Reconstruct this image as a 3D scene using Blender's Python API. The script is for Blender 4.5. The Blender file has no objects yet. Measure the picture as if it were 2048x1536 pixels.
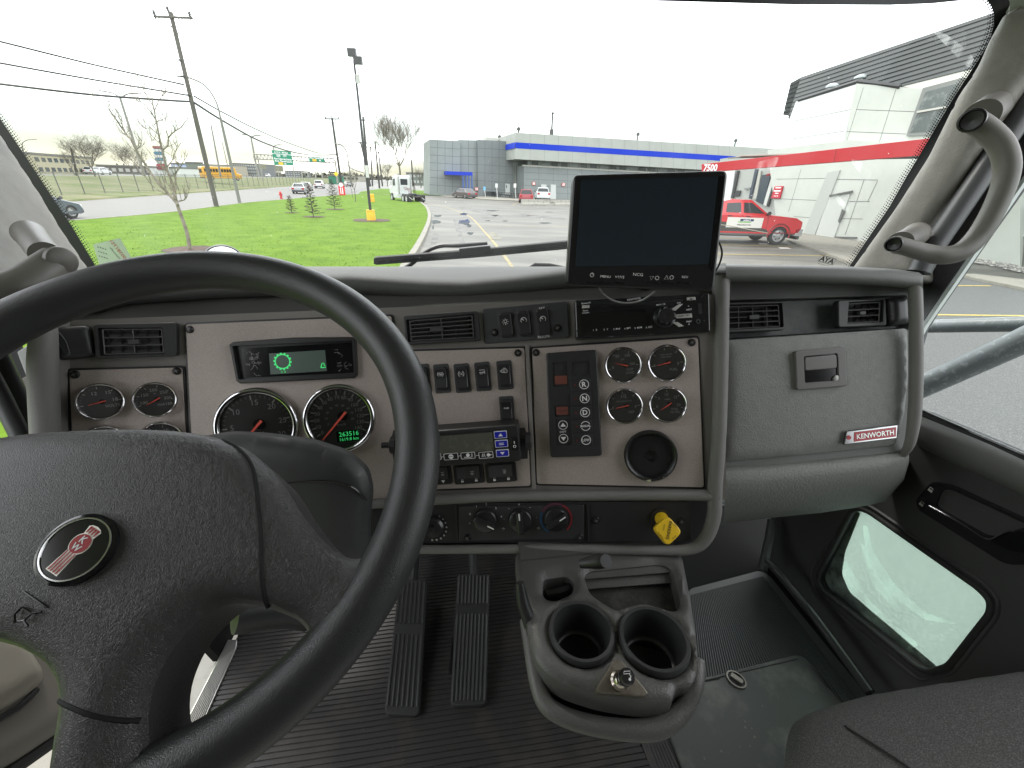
import bpy, bmesh, math, random
from mathutils import Vector as V, Matrix
from mathutils.geometry import delaunay_2d_cdt
rad = math.radians
random.seed(7)
S = bpy.context.scene
COL = S.collection
# ---------------------------------------------------------------- camera
FPX = 830.0                       # focal length in pixels of the 2048 px wide photograph
CAMH = 2.45
pit, rol = rad(25.9), rad(1.8)
Fv = V((0, math.cos(pit), -math.sin(pit)))
_U0 = V((0, math.sin(pit), math.cos(pit))); _R0 = V((1, 0, 0))
Rv = math.cos(rol)*_R0 + math.sin(rol)*_U0
Uv = -math.sin(rol)*_R0 + math.cos(rol)*_U0
CAM = V((0, 0, CAMH))
cd = bpy.data.cameras.new('camera'); cam = bpy.data.objects.new('camera', cd); COL.objects.link(cam)
cd.sensor_width = 36; cd.lens = FPX/2048*36; cd.clip_start = 0.02; cd.clip_end = 5000
cam.matrix_world = Matrix.Translation(CAM) @ Matrix((Rv, Uv, -Fv)).transposed().to_4x4()
S.camera = cam
# ---------------------------------------------------------------- sky and sun
SUN_EL, SUN_AZ = rad(48), rad(-35)        # azimuth from +Y towards +X
wd = bpy.data.worlds.new('World'); S.world = wd; wd.use_nodes = True
nt = wd.node_tree; N = nt.nodes; L = nt.links; N.clear()
out = N.new('ShaderNodeOutputWorld'); add = N.new('ShaderNodeAddShader')
sky = N.new('ShaderNodeTexSky'); sky.sky_type = 'NISHITA'; sky.sun_disc = False
sky.sun_elevation = SUN_EL; sky.sun_rotation = SUN_AZ
b1 = N.new('ShaderNodeBackground'); b1.inputs[1].default_value = 0.05
L.new(sky.outputs[0], b1.inputs[0])
tc = N.new('ShaderNodeTexCoord'); sep = N.new('ShaderNodeSeparateXYZ'); L.new(tc.outputs['Generated'], sep.inputs[0])
mp = N.new('ShaderNodeMapping'); mp.inputs['Scale'].default_value = (2.2, 2.2, 13); L.new(tc.outputs['Generated'], mp.inputs[0])
nz = N.new('ShaderNodeTexNoise'); nz.inputs['Scale'].default_value = 1.1; nz.inputs['Detail'].default_value = 5; nz.inputs['Roughness'].default_value = .55
L.new(mp.outputs[0], nz.inputs[0])
cr = N.new('ShaderNodeValToRGB'); cr.color_ramp.elements[0].position = .40; cr.color_ramp.elements[0].color = (.06, .085, .08, 1); e_ = cr.color_ramp.elements.new(.53); e_.color = (.15, .18, .172, 1)
cr.color_ramp.elements[-1].position = .64; cr.color_ramp.elements[-1].color = (1, 1, .985, 1)
L.new(nz.outputs[0], cr.inputs[0])
mr = N.new('ShaderNodeMapRange'); mr.inputs[1].default_value = .03; mr.inputs[2].default_value = .19; mr.interpolation_type = 'SMOOTHSTEP'
L.new(sep.outputs[2], mr.inputs[0])
mx = N.new('ShaderNodeMix'); mx.data_type = 'RGBA'; L.new(mr.outputs[0], mx.inputs[0]); L.new(cr.outputs[0], mx.inputs[6]); mx.inputs[7].default_value = (1, 1, .99, 1)
b2 = N.new('ShaderNodeBackground'); b2.inputs[1].default_value = 1.8; L.new(mx.outputs[2], b2.inputs[0])
L.new(b1.outputs[0], add.inputs[0]); L.new(b2.outputs[0], add.inputs[1]); L.new(add.outputs[0], out.inputs[0])
sd = bpy.data.lights.new('sun', 'SUN'); sd.energy = 1.2; sd.angle = rad(12); sd.color = (1, .95, .88)
so = bpy.data.objects.new('sun', sd); COL.objects.link(so)
sdir = V((math.sin(SUN_AZ)*math.cos(SUN_EL), math.cos(SUN_AZ)*math.cos(SUN_EL), math.sin(SUN_EL)))
so.rotation_euler = sdir.to_track_quat('Z', 'Y').to_euler(); so.location = (0, 0, 50)
S.view_settings.view_transform = 'Standard'; S.view_settings.look = 'None'
S.view_settings.exposure = 0.80; S.view_settings.gamma = 1; S.view_settings.use_curve_mapping = False
S.cycles.max_bounces = 8; S.cycles.transparent_max_bounces = 16
# ---------------------------------------------------------------- pixel rays -> places in the world
def ray(px, py): return Fv + Rv*((px-1024)/FPX) - Uv*((py-768)/FPX)
def W(px, py, d): return CAM + ray(px, py)*d
def G(px, py, z=0.0):
    r = ray(px, py); return CAM + r*((z-CAMH)/r.z)
def proj(p):
    q = p-CAM; d = q.dot(Fv); return (1024+q.dot(Rv)/d*FPX, 768-q.dot(Uv)/d*FPX, d)
def height_at(base, py):           # how high above the ground point the vertical line meets image row py
    lo, hi = -5.0, 60.0
    for _ in range(40):
        m = (lo+hi)/2
        if proj(V((base.x, base.y, m)))[1] > py: lo = m
        else: hi = m
    return lo
CX = (Rv*.9925 + Uv*.059 + Fv*.112).normalized()      # the cab's sideways axis
CZ = (Uv*math.cos(rad(26)) - Fv*math.sin(rad(26))); CZ = (CZ - CX*CZ.dot(CX)).normalized()
CY = CZ.cross(CX)
class Fr:
    def __init__(s, o, u, v, w): s.o, s.u, s.v, s.w = o, u, v, w
    def p(s, a, b, c=0.0): return s.o + s.u*a + s.v*b + s.w*c
    def uv(s, px, py, w=0.0):
        r = ray(px, py); t = (s.o + s.w*w - CAM).dot(s.w)/r.dot(s.w); q = CAM + r*t - s.o
        return (q.dot(s.u), q.dot(s.v))
    def poly(s, pts, w=0.0): return [s.uv(x, y, w) for x, y in pts]
    def at(s, px, py, w=0.0, rot=0.0, yaw=0.0, tilt=0.0):
        a, b = s.uv(px, py, w); o = s.p(a, b, w)
        u, v, n = s.u, s.v, s.w
        M = Matrix.Rotation(rad(yaw), 3, v); u, n = M@u, M@n
        M = Matrix.Rotation(rad(tilt), 3, u); v, n = M@v, M@n
        M = Matrix.Rotation(rad(rot), 3, n); u, v = M@u, M@v
        return Fr(o, u, v, n)
    def sc(s, px, py, w=0.0):       # metres per pixel there
        a, b = s.uv(px, py, w); return proj(s.p(a, b, w))[2]/FPX
def P3(a, b, c, right=None):
    A, B, C = W(*a), W(*b), W(*c); n = (B-A).cross(C-A).normalized()
    if n.dot(CAM-A) < 0: n = -n
    r = right or CX; u = (r - n*r.dot(n)).normalized(); v = n.cross(u)
    return Fr(A, u, v, n)
def PN(o, n, right):
    n = n.normalized()
    if n.dot(CAM-o) < 0: n = -n
    u = (right - n*right.dot(n)).normalized(); return Fr(o, u, n.cross(u), n)
# ---------------------------------------------------------------- mesh builder
class MB:
    def __init__(s): s.v = []; s.f = []; s.m = []; s.mats = []; s.cur = 0
    def mat(s, m):
        if m not in s.mats: s.mats.append(m)
        s.cur = s.mats.index(m); return s
    def add(s, vs, fs):
        k = len(s.v); s.v += [V(q) for q in vs]
        for f in fs: s.f.append([i+k for i in f]); s.m.append(s.cur)
        return s
    def build(s, name, m=None, parent=None, ang=35, label=None, cat=None, group=None, kind=None, flip=False):
        org = V((0, 0, 0))
        if parent is not None: org = ORG[parent.name]
        elif s.v and not kind:
            xs = [q.x for q in s.v]; ys = [q.y for q in s.v]
            org = V(((min(xs)+max(xs))/2, (min(ys)+max(ys))/2, min(q.z for q in s.v)))
        me = bpy.data.meshes.new(name); me.from_pydata([q-org for q in s.v], [], s.f)
        if m is not None and not s.mats: me.materials.append(m)
        for q in s.mats: me.materials.append(q)
        if s.mats: me.polygons.foreach_set('material_index', s.m)
        me.update(); me.shade_smooth(); me.set_sharp_from_angle(angle=rad(ang))
        o = bpy.data.objects.new(name, me); COL.objects.link(o)
        ORG[o.name] = org
        if parent is not None: o.parent = parent
        else: o.location = org
        tag(o, label, cat, group, kind); return o
ORG = {}
def tag(o, label=None, cat=None, group=None, kind=None):
    if label: o['label'] = label
    if cat: o['category'] = cat
    if group: o['group'] = group
    if kind: o['kind'] = kind
    return o
def thing(name, label, cat, loc=None, group=None):
    o = bpy.data.objects.new(name, None); COL.objects.link(o); o.empty_display_size = .1
    loc = V(loc) if loc is not None else V((0, 0, 0)); o.location = loc; ORG[o.name] = loc
    return tag(o, label, cat, group)
def dup(o, loc=None, rz=None, label=None):
    r = o.copy(); COL.objects.link(r); ORG[r.name] = V(loc) if loc is not None else ORG[o.name]
    if loc is not None: r.location = loc
    if rz is not None: r.rotation_euler = (0, 0, rz)
    if label: r['label'] = label
    for c in [q for q in bpy.data.objects if q.parent == o]:
        k = c.copy(); COL.objects.link(k); k.parent = r; ORG[k.name] = ORG[r.name]
        for g in [q for q in bpy.data.objects if q.parent == c]:
            h = g.copy(); COL.objects.link(h); h.parent = k
    return r
def area2(p): return sum(p[i][0]*p[(i+1) % len(p)][1]-p[(i+1) % len(p)][0]*p[i][1] for i in range(len(p)))
def ccw(p): return list(p) if area2(p) > 0 else list(p)[::-1]
def rnd(p, r, n=4):                # round the corners of a 2-D polygon
    o = []; k = len(p)
    for i in range(k):
        a, b, c = V(p[i-1]), V(p[i]), V(p[(i+1) % k]); d1, d2 = a-b, c-b
        l1, l2 = d1.length, d2.length
        if l1 < 1e-9 or l2 < 1e-9: continue
        t = min(r, l1*.48, l2*.48); s, e = b+d1/l1*t, b+d2/l2*t
        for j in range(n+1):
            q = j/n; o.append(tuple(s*(1-q)**2 + b*2*q*(1-q) + e*q*q))
    return o
def inset(p, d):
    o = []; k = len(p)
    for i in range(k):
        a, b, c = V(p[i-1]), V(p[i]), V(p[(i+1) % k]); e1, e2 = (b-a), (c-b)
        if e1.length < 1e-9: e1 = e2
        if e2.length < 1e-9: e2 = e1
        n1, n2 = V((-e1.y, e1.x)).normalized(), V((-e2.y, e2.x)).normalized()
        m = n1+n2; l = m.length
        m = m/l if l > .2 else n1
        o.append(tuple(b + m*min(d/max(m.dot(n1), .5), d*2)))
    return o
def circ(cx, cy, r, n=24, ry=None): return [(cx+r*math.cos(2*math.pi*i/n), cy+(ry or r)*math.sin(2*math.pi*i/n)) for i in range(n)]
def rect(a, b, c, d): return [(a, b), (c, b), (c, d), (a, d)]
def inside(p, q):
    x, y = q; r = False; j = len(p)-1
    for i in range(len(p)):
        if (p[i][1] > y) != (p[j][1] > y) and x < (p[j][0]-p[i][0])*(y-p[i][1])/(p[j][1]-p[i][1])+p[i][0]: r = not r
        j = i
    return r
def dist(p, q):
    x, y = q; b = 1e9; n = len(p)
    for i in range(n):
        ax, ay = p[i]; cx, cy = p[(i+1) % n]; dx, dy = cx-ax, cy-ay; l = dx*dx+dy*dy
        t = 0 if l < 1e-14 else max(0, min(1, ((x-ax)*dx+(y-ay)*dy)/l))
        b = min(b, math.hypot(x-ax-t*dx, y-ay-t*dy))
    return b
def tri(loops, inner=()):
    vs = []; es = []
    for l in loops:
        k = len(vs); vs += [V(q) for q in l]; es += [(k+i, k+(i+1) % len(l)) for i in range(len(l))]
    nb = len(vs); vs += [V(q) for q in inner]
    r = delaunay_2d_cdt(vs, es, [], 0, 1e-9)
    pv, fs = r[0], r[2]; keep = []
    for f in fs:
        c = sum((pv[i] for i in f), V((0, 0)))/len(f); c = (c.x, c.y)
        if inside(loops[0], c) and not any(inside(h, c) for h in loops[1:]): keep.append(list(f))
    return pv, keep
def wall(mb, fr, p, q, wp, wq):    # band between two equal-length loops
    n = len(p); vs = [fr.p(a, b, wp) for a, b in p] + [fr.p(a, b, wq) for a, b in q]
    mb.add(vs, [(i, (i+1) % n, n+(i+1) % n, n+i) for i in range(n)])
def plate(mb, fr, p, w0, w1, b=0.0, holes=(), back=False):
    """flat board with rounded edge; a hole is (loop, depth, floor?)"""
    p = ccw(p)
    if b > 0:
        q = inset(p, b*.35); r = inset(p, b)
        wall(mb, fr, p, p, w0, w1-b); wall(mb, fr, p, q, w1-b, w1-b*.3); wall(mb, fr, q, r, w1-b*.3, w1)
    else: r = p; wall(mb, fr, p, p, w0, w1)
    hl = [ccw(h[0]) for h in holes]
    pv, fs = tri([r]+hl); mb.add([fr.p(a.x, a.y, w1) for a in pv], fs)
    for h, hh in zip(hl, holes):
        d = hh[1]; wall(mb, fr, h[::-1], h[::-1], w1, w1-d)
        if len(hh) > 2 and hh[2]:
            pv, fs = tri([h]); mb.add([fr.p(a.x, a.y, w1-d) for a in pv], fs)
    if back:
        pv, fs = tri([p]); mb.add([fr.p(a.x, a.y, w0) for a in pv], [f[::-1] for f in fs])
    return mb
def flat(mb, fr, p, w=0.0, holes=()):
    pv, fs = tri([ccw(p)]+[ccw(h) for h in holes]); mb.add([fr.p(a.x, a.y, w) for a in pv], fs); return mb
def puff(mb, fr, p, w0, h, r, step, skirt=.02, holes=(), fn=None):
    """padded panel: height rises from the outline over the distance r"""
    p = ccw(p); hl = [ccw(x) for x in holes]
    def dens(l):
        o = []
        for i in range(len(l)):
            a, b = V(l[i]), V(l[(i+1) % len(l)]); k = max(1, int((b-a).length/step))
            o += [tuple(a+(b-a)*j/k) for j in range(k)]
        return o
    p = dens(p); hl = [dens(x) for x in hl]
    xs = [a[0] for a in p]; ys = [a[1] for a in p]; inn = []
    ny = int((max(ys)-min(ys))/step)+1; nx = int((max(xs)-min(xs))/step)+1
    for j in range(ny+1):
        for i in range(nx+1):
            q = (min(xs)+(i+.5*(j % 2))*step, min(ys)+j*step)
            if inside(p, q) and dist(p, q) > step*.45 and not any(inside(x, q) or dist(x, q) < step*.45 for x in hl): inn.append(q)
    rings = inset(p, r*.12)
    inn += [q for q in rings if inside(p, q) and not any(inside(x, q) for x in hl)] if r > step else []
    pv, fs = tri([p]+hl, inn); vs = []
    for a in pv:
        d = min([dist(p, (a.x, a.y))]+[dist(x, (a.x, a.y)) for x in hl]); t = min(1, d/r)
        z = w0 + h*math.sqrt(max(0, 1-(1-t)**2))
        if fn: z += fn(a.x, a.y)
        vs.append(fr.p(a.x, a.y, z))
    mb.add(vs, fs); 
    def zz(q): return w0+(fn(q[0], q[1]) if fn else 0)
    for l in [p]+[x[::-1] for x in hl]:
        n = len(l); a = [fr.p(q[0], q[1], zz(q)-skirt) for q in l]+[fr.p(q[0], q[1], zz(q)) for q in l]
        mb.add(a, [(i, (i+1) % n, n+(i+1) % n, n+i) for i in range(n)])
    return mb
def box(mb, fr, a0, a1, b0, b1, c0, c1):
    vs = [fr.p(a, b, c) for a in (a0, a1) for b in (b0, b1) for c in (c0, c1)]
    mb.add(vs, [(0, 1, 3, 2), (4, 6, 7, 5), (0, 4, 5, 1), (2, 3, 7, 6), (0, 2, 6, 4), (1, 5, 7, 3)]); return mb
def lathe(mb, fr, prof, seg=32, su=1.0, sv=1.0, cu=0.0, cv=0.0, a0=0, a1=360):
    full = abs(a1-a0) >= 360; n = seg if full else seg+1; vs = []
    for r, z in prof:
        for i in range(n):
            t = rad(a0+(a1-a0)*i/seg); vs.append(fr.p(cu+r*math.cos(t)*su, cv+r*math.sin(t)*sv, z))
    fs = []
    for k in range(len(prof)-1):
        for i in range(seg):
            j = (i+1) % n; fs.append((k*n+i, k*n+j, (k+1)*n+j, (k+1)*n+i))
    mb.add(vs, fs); return mb
def smooth_path(pts, k=6):
    pts = [V(p) for p in pts]; o = []
    for i in range(len(pts)-1):
        p0 = pts[max(i-1, 0)]; p1 = pts[i]; p2 = pts[i+1]; p3 = pts[min(i+2, len(pts)-1)]
        for j in range(k):
            t = j/k; o.append(.5*((2*p1)+(p2-p0)*t+(2*p0-5*p1+4*p2-p3)*t*t+(3*p1-p0-3*p2+p3)*t**3))
    o.append(pts[-1]); return o
def tube(mb, pts, r, seg=10, closed=False, cap=True, flat_=1.0, up=None):
    pts = [V(p) for p in pts]; n = len(pts); rr = r if isinstance(r, (list, tuple)) else [r]*n
    if len(rr) != n: rr = [rr[min(int(i/(n-1)*(len(rr)-1)), len(rr)-2)]*(1-((i/(n-1)*(len(rr)-1)) % 1 if i < n-1 else 1))+rr[min(int(i/(n-1)*(len(rr)-1)), len(rr)-2)+1]*((i/(n-1)*(len(rr)-1)) % 1 if i < n-1 else 1) for i in range(n)]
    vs = []; a = None
    for i in range(n):
        t = (pts[(i+1) % n]-pts[i-1]) if closed else (pts[min(i+1, n-1)]-pts[max(i-1, 0)])
        if t.length < 1e-12: t = V((0, 0, 1))
        t.normalize()
        if a is None:
            a = up if up is not None else (V((0, 0, 1)) if abs(t.z) < .9 else V((1, 0, 0)))
        a = a - t*a.dot(t)
        if a.length < 1e-6: a = t.orthogonal()
        a.normalize(); b = t.cross(a)
        for k in range(seg):
            q = 2*math.pi*k/seg; vs.append(pts[i]+a*(rr[i]*flat_*math.cos(q))+b*(rr[i]*math.sin(q)))
    fs = []
    for i in range(n if closed else n-1):
        j = (i+1) % n
        for k in range(seg): l = (k+1) % seg; fs.append((i*seg+k, i*seg+l, j*seg+l, j*seg+k))
    if cap and not closed: fs += [tuple(range(seg))[::-1], tuple((n-1)*seg+k for k in range(seg))]
    mb.add(vs, fs); return mb
def loft(mb, rows, closed=False):
    n = len(rows[0]); vs = [V(p) for r in rows for p in r]
    mb.add(vs, [(i*n+j, i*n+(j+1) % n, (i+1)*n+(j+1) % n, (i+1)*n+j) for i in range(len(rows)-1) for j in range(n if closed else n-1)]); return mb
_tx = {}
def text(mb, fr, s, size, a=0.0, b=0.0, w=.0004, rot=0.0, align='CENTER', sx=1.0, mirror=False, bold=0.0):
    key = (s, bold)
    if key not in _tx:
        c = bpy.data.curves.new('t', 'FONT'); c.body = s; c.size = 1; c.align_x = 'LEFT'; c.resolution_u = 2; c.offset = bold
        o = bpy.data.objects.new('t', c); COL.objects.link(o); dg = bpy.context.evaluated_depsgraph_get(); dg.update()
        me = bpy.data.meshes.new_from_object(o.evaluated_get(dg))
        vs = [tuple(q.co) for q in me.vertices]; fs = [tuple(q.vertices) for q in me.polygons]
        bpy.data.objects.remove(o); bpy.data.curves.remove(c); bpy.data.meshes.remove(me); _tx[key] = (vs, fs)
    vs, fs = _tx[key]
    if not vs: return mb
    x0 = min(q[0] for q in vs); x1 = max(q[0] for q in vs)
    off = {'CENTER': -(x0+x1)/2, 'LEFT': -x0, 'RIGHT': -x1}[align]; ct, st = math.cos(rad(rot)), math.sin(rad(rot)); m = -1 if mirror else 1
    o = []
    for q in vs:
        x, y = (q[0]+off)*size*sx*m, (q[1]-.34)*size
        o.append(fr.p(a+x*ct-y*st, b+x*st+y*ct, w))
    mb.add(o, fs); return mb
# ---------------------------------------------------------------- materials
_m = {}
def mat(name, c, rough=.5, metal=0.0, bump=None, var=None, emit=0.0, spec=.5, coat=0.0, alpha=None, sheen=0):
    if name in _m: return _m[name]
    m = bpy.data.materials.new(name); m.use_nodes = True; t = m.node_tree; n = t.nodes; l = t.links; b = n['Principled BSDF']
    b.inputs['Base Color'].default_value = (*c, 1); b.inputs['Roughness'].default_value = rough; b.inputs['Metallic'].default_value = metal
    b.inputs['Specular IOR Level'].default_value = spec; b.inputs['Coat Weight'].default_value = coat; b.inputs['Coat Roughness'].default_value = .08
    if sheen: b.inputs['Sheen Weight'].default_value = sheen
    if emit: b.inputs['Emission Color'].default_value = (*c, 1); b.inputs['Emission Strength'].default_value = emit
    if bump or var: co = n.new('ShaderNodeTexCoord').outputs['Object']
    if var:      # (scale, dark colour, lo, hi[, stretch])  blotches of a second colour
        z = n.new('ShaderNodeTexNoise'); z.inputs['Scale'].default_value = var[0]; z.inputs['Detail'].default_value = 6; z.inputs['Roughness'].default_value = .62
        if len(var) > 4:
            g = n.new('ShaderNodeMapping'); g.inputs['Scale'].default_value = var[4]; l.new(co, g.inputs[0]); l.new(g.outputs[0], z.inputs[0])
        else: l.new(co, z.inputs[0])
        r = n.new('ShaderNodeMapRange'); r.inputs[1].default_value = var[2]; r.inputs[2].default_value = var[3]; l.new(z.outputs[0], r.inputs[0])
        x = n.new('ShaderNodeMix'); x.data_type = 'RGBA'; x.inputs[6].default_value = (*c, 1); x.inputs[7].default_value = (*var[1], 1)
        l.new(r.outputs[0], x.inputs[0]); l.new(x.outputs[2], b.inputs['Base Color'])
        q = n.new('ShaderNodeMapRange'); q.inputs[3].default_value = rough*.85; q.inputs[4].default_value = min(1, rough*1.15); l.new(z.outputs[0], q.inputs[0]); l.new(q.outputs[0], b.inputs['Roughness'])
    if bump:     # (kind, scale, strength, distance)
        k, s, st, ds = bump[:4]; bp = n.new('ShaderNodeBump'); bp.inputs['Strength'].default_value = st; bp.inputs['Distance'].default_value = ds
        if k == 'noise': z = n.new('ShaderNodeTexNoise'); z.inputs['Scale'].default_value = s; z.inputs['Detail'].default_value = 4; l.new(co, z.inputs[0]); h = z.outputs[0]
        elif k == 'leather':
            z0 = n.new('ShaderNodeTexNoise'); z0.inputs['Scale'].default_value = s*.35; l.new(co, z0.inputs[0])
            ad = n.new('ShaderNodeMix'); ad.data_type = 'VECTOR'; ad.inputs[0].default_value = bump[4] if len(bump) > 4 else .012; l.new(co, ad.inputs[4]); l.new(z0.outputs['Color'], ad.inputs[5])
            z = n.new('ShaderNodeTexVoronoi'); z.feature = 'DISTANCE_TO_EDGE'; z.inputs['Scale'].default_value = s; l.new(ad.outputs[1], z.inputs[0])
            r = n.new('ShaderNodeMapRange'); r.inputs[2].default_value = .18; l.new(z.outputs[0], r.inputs[0]); h = r.outputs[0]
        elif k == 'weave':
            w1 = n.new('ShaderNodeTexWave'); w1.inputs['Scale'].default_value = s; w1.bands_direction = 'X'; w1.inputs['Distortion'].default_value = 1.2; w1.inputs['Detail Scale'].default_value = 3; l.new(co, w1.inputs[0])
            w2 = n.new('ShaderNodeTexWave'); w2.inputs['Scale'].default_value = s; w2.bands_direction = 'Y'; w2.inputs['Distortion'].default_value = 1.2; w2.inputs['Detail Scale'].default_value = 3; l.new(co, w2.inputs[0])
            mm = n.new('ShaderNodeMath'); mm.operation = 'MAXIMUM'; l.new(w1.outputs[1], mm.inputs[0]); l.new(w2.outputs[1], mm.inputs[1]); h = mm.outputs[0]
        l.new(h, bp.inputs['Height']); l.new(bp.outputs[0], b.inputs['Normal'])
    _m[name] = m; return m
def glass(name, tint=(1, 1, 1), refl=.5, haze=0.0, hz=(30, .55, .8), hcol=(.8, .82, .82)):
    if name in _m: return _m[name]
    m = bpy.data.materials.new(name); m.use_nodes = True; t = m.node_tree; n = t.nodes; l = t.links; n.clear()
    o = n.new('ShaderNodeOutputMaterial'); tr = n.new('ShaderNodeBsdfTransparent'); tr.inputs[0].default_value = (*tint, 1)
    gl = n.new('ShaderNodeBsdfGlossy'); gl.inputs['Roughness'].default_value = .02
    fr_ = n.new('ShaderNodeFresnel'); fr_.inputs[0].default_value = 1.45; mu = n.new('ShaderNodeMath'); mu.operation = 'MULTIPLY'; mu.inputs[1].default_value = refl; l.new(fr_.outputs[0], mu.inputs[0])
    mx = n.new('ShaderNodeMixShader'); l.new(mu.outputs[0], mx.inputs[0]); l.new(tr.outputs[0], mx.inputs[1]); l.new(gl.outputs[0], mx.inputs[2]); last = mx.outputs[0]
    if haze:
        co = n.new('ShaderNodeTexCoord'); g = n.new('ShaderNodeMapping'); g.inputs['Scale'].default_value = (1, 1, .3); l.new(co.outputs['Object'], g.inputs[0])
        z = n.new('ShaderNodeTexNoise'); z.inputs['Scale'].default_value = hz[0]; z.inputs['Detail'].default_value = 5; l.new(g.outputs[0], z.inputs[0])
        r = n.new('ShaderNodeMapRange'); r.inputs[1].default_value = hz[1]; r.inputs[2].default_value = hz[2]; r.inputs[4].default_value = haze; l.new(z.outputs[0], r.inputs[0])
        df = n.new('ShaderNodeBsdfTranslucent'); df.inputs[0].default_value = (*hcol, 1); m2 = n.new('ShaderNodeMixShader'); l.new(r.outputs[0], m2.inputs[0]); l.new(last, m2.inputs[1]); l.new(df.outputs[0], m2.inputs[2]); last = m2.outputs[0]
    l.new(last, o.inputs[0]); _m[name] = m; return m
BLK = mat('black_plastic', (.018, .018, .019), .42, bump=('noise', 900, .25, .0004))
BLKG = mat('black_gloss', (.008, .008, .009), .12)
BLKR = mat('black_rubber', (.022, .022, .022), .75, bump=('noise', 500, .3, .0005))
DGREY = mat('dark_grey_plastic', (.045, .046, .047), .5, bump=('noise', 900, .3, .0004))
TRIM = mat('taupe_grey_trim', (.185, .172, .16), .55, bump=('noise', 700, .35, .0005))
SOFT = mat('grey_soft_dash', (.13, .134, .127), .6, bump=('leather', 420, .35, .0006, .004))
GLOV = mat('grey_grained_lid', (.215, .22, .208), .6, bump=('leather', 230, .5, .0006, .02), var=(90, (.19, .195, .185), .4, .7))
PAN = mat('taupe_panel', (.46, .39, .355), .5, bump=('noise', 1500, .3, .0003), var=(1100, (.31, .265, .24), .42, .62))
PILL = mat('taupe_vinyl', (.235, .225, .20), .55, bump=('leather', 120, .3, .0006, .08), var=(25, (.195, .185, .165), .4, .7))
HAND = mat('taupe_handle', (.15, .142, .125), .45, var=(10, (.12, .112, .10), .45, .7))
RIM = mat('wheel_leather', (.03, .031, .032), .38, bump=('leather', 520, .25, .0005, .004))
HUB = mat('hub_leather', (.05, .047, .048), .40, bump=('leather', 640, .42, .0006, .007))
CHR = mat('chrome', (.62, .62, .63), .1, 1)
STEEL = mat('brushed_steel', (.5, .5, .48), .35, 1)
WHI = mat('white_marking', (.8, .8, .8), .6)
WGR = mat('pale_marking', (.45, .45, .45), .6)
RED = mat('red_needle', (.6, .09, .06), .4)
GREEN = mat('green_display_digits', (.05, .62, .17), .4, emit=.45)
LCD = mat('grey_lcd', (.10, .14, .12), .3)
FACE = mat('gauge_face', (.13, .124, .124), .35)
# ================================================================ steering wheel
WC = CAM + Rv*-.312 + Uv*-.067 + Fv*.360
_a, _b = .122, .521
WN = (Rv*math.sin(_a) + Uv*math.sin(_b)*math.cos(_a) - Fv*math.cos(_a)*math.cos(_b)).normalized()
WF = PN(WC, WN, Rv)
sw = thing('steering_wheel', 'black leather steering wheel with padded hub in front of the gauges', 'steering wheel', WC)
mb = MB(); pts = []; rr = []
for i in range(120):
    t = 2*math.pi*i/120; pts.append(WF.p(.225*math.cos(t), .225*math.sin(t))); rr.append(.0210)
tube(mb, pts, rr, 24, closed=True, up=WN); mb.build('rim', RIM, sw)
hub = [(-330, 915), (-150, 893), (0, 882), (100, 873), (250, 867), (350, 868), (430, 877), (503, 903), (562, 958), (604, 1030), (648, 1088), (700, 1119), (745, 1105), (775, 1082), (800, 1130), (770, 1190), (705, 1285), (655, 1330), (622, 1302), (612, 1266), (592, 1240), (531, 1213), (470, 1205), (425, 1222), (375, 1268), (335, 1320), (305, 1385), (293, 1440), (293, 1490), (308, 1514), (345, 1521), (420, 1500), (400, 1570), (300, 1640), (80, 1640), (108, 1520), (126, 1450), (137, 1410), (137, 1360), (115, 1325), (60, 1290), (0, 1278), (-250, 1262)]
def hubfn(a, b):                   # the pad domes toward the driver
    c = WF.uv(200, 1060, .0); q = math.hypot(a-c[0], (b-c[1]))/.19
    return .022*max(0, 1-q*q)
HP = ccw(rnd(WF.poly(hub, .008), .010, 3)); HW, HH, HR = -.002, .018, .030
def hub_z(a, b): t = min(1, dist(HP, (a, b))/HR); return HW+HH*math.sqrt(max(0, 1-(1-t)**2))+hubfn(a, b)
mb = MB(); puff(mb, WF, HP, HW, HH, HR, .0058, .05, fn=hubfn); mb.build('hub_pad', HUB, sw, 60)
def seam(px, nm, r=.0014):
    P_ = smooth_path([V((*WF.uv(x, y, .018), 0)) for x, y in px], 5); P_ = [p for p in P_ if inside(HP, (p.x, p.y))]
    mb = MB(); tube(mb, [WF.p(p.x, p.y, hub_z(p.x, p.y)-r*.45) for p in P_], r, 7); mb.build(nm, mat('seam_black', (.004, .004, .004), .8), sw)
seam([(425, 868), (470, 893), (500, 922), (516, 958), (525, 1010), (530, 1060), (531, 1110), (529, 1160), (526, 1222)], 'seam', .0017)
seam([(126, 1400), (165, 1410), (240, 1438), (300, 1450)], 'seam', .0018)
# emblem disc and horn mark
hc = hub_z(*WF.uv(155, 1098, .03))
EF = WF.at(155, 1098, hc+.0012, rot=-27)
EF = Fr(EF.o, EF.u*.81, EF.v*.81, EF.w)
mb = MB(); R_ = .0262
lathe(mb, EF, [(R_*1.12, -.002), (R_*1.12, .0012), (R_*1.03, .0022), (R_, .0012)], 48)
emb = mb.build('emblem', BLKG, sw)
mb = MB(); lathe(mb, EF, [(R_*1.0, .0013), (R_*.985, .0022), (R_*.94, .0022), (R_*.925, .0013)], 48); mb.build('ring', CHR, emb)
mb = MB(); flat(mb, EF, circ(0, 0, R_*.93, 40), .0014); mb.build('disc', BLKG, emb)
mb = MB().mat(mat('emblem_silver', (.78, .75, .68), .35, .3))
wing = lambda k: [(-.0058*k, -.0205*k), (.0058*k, -.0205*k), (.0055*k, .004*k), (-.0055*k, .004*k)]
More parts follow.
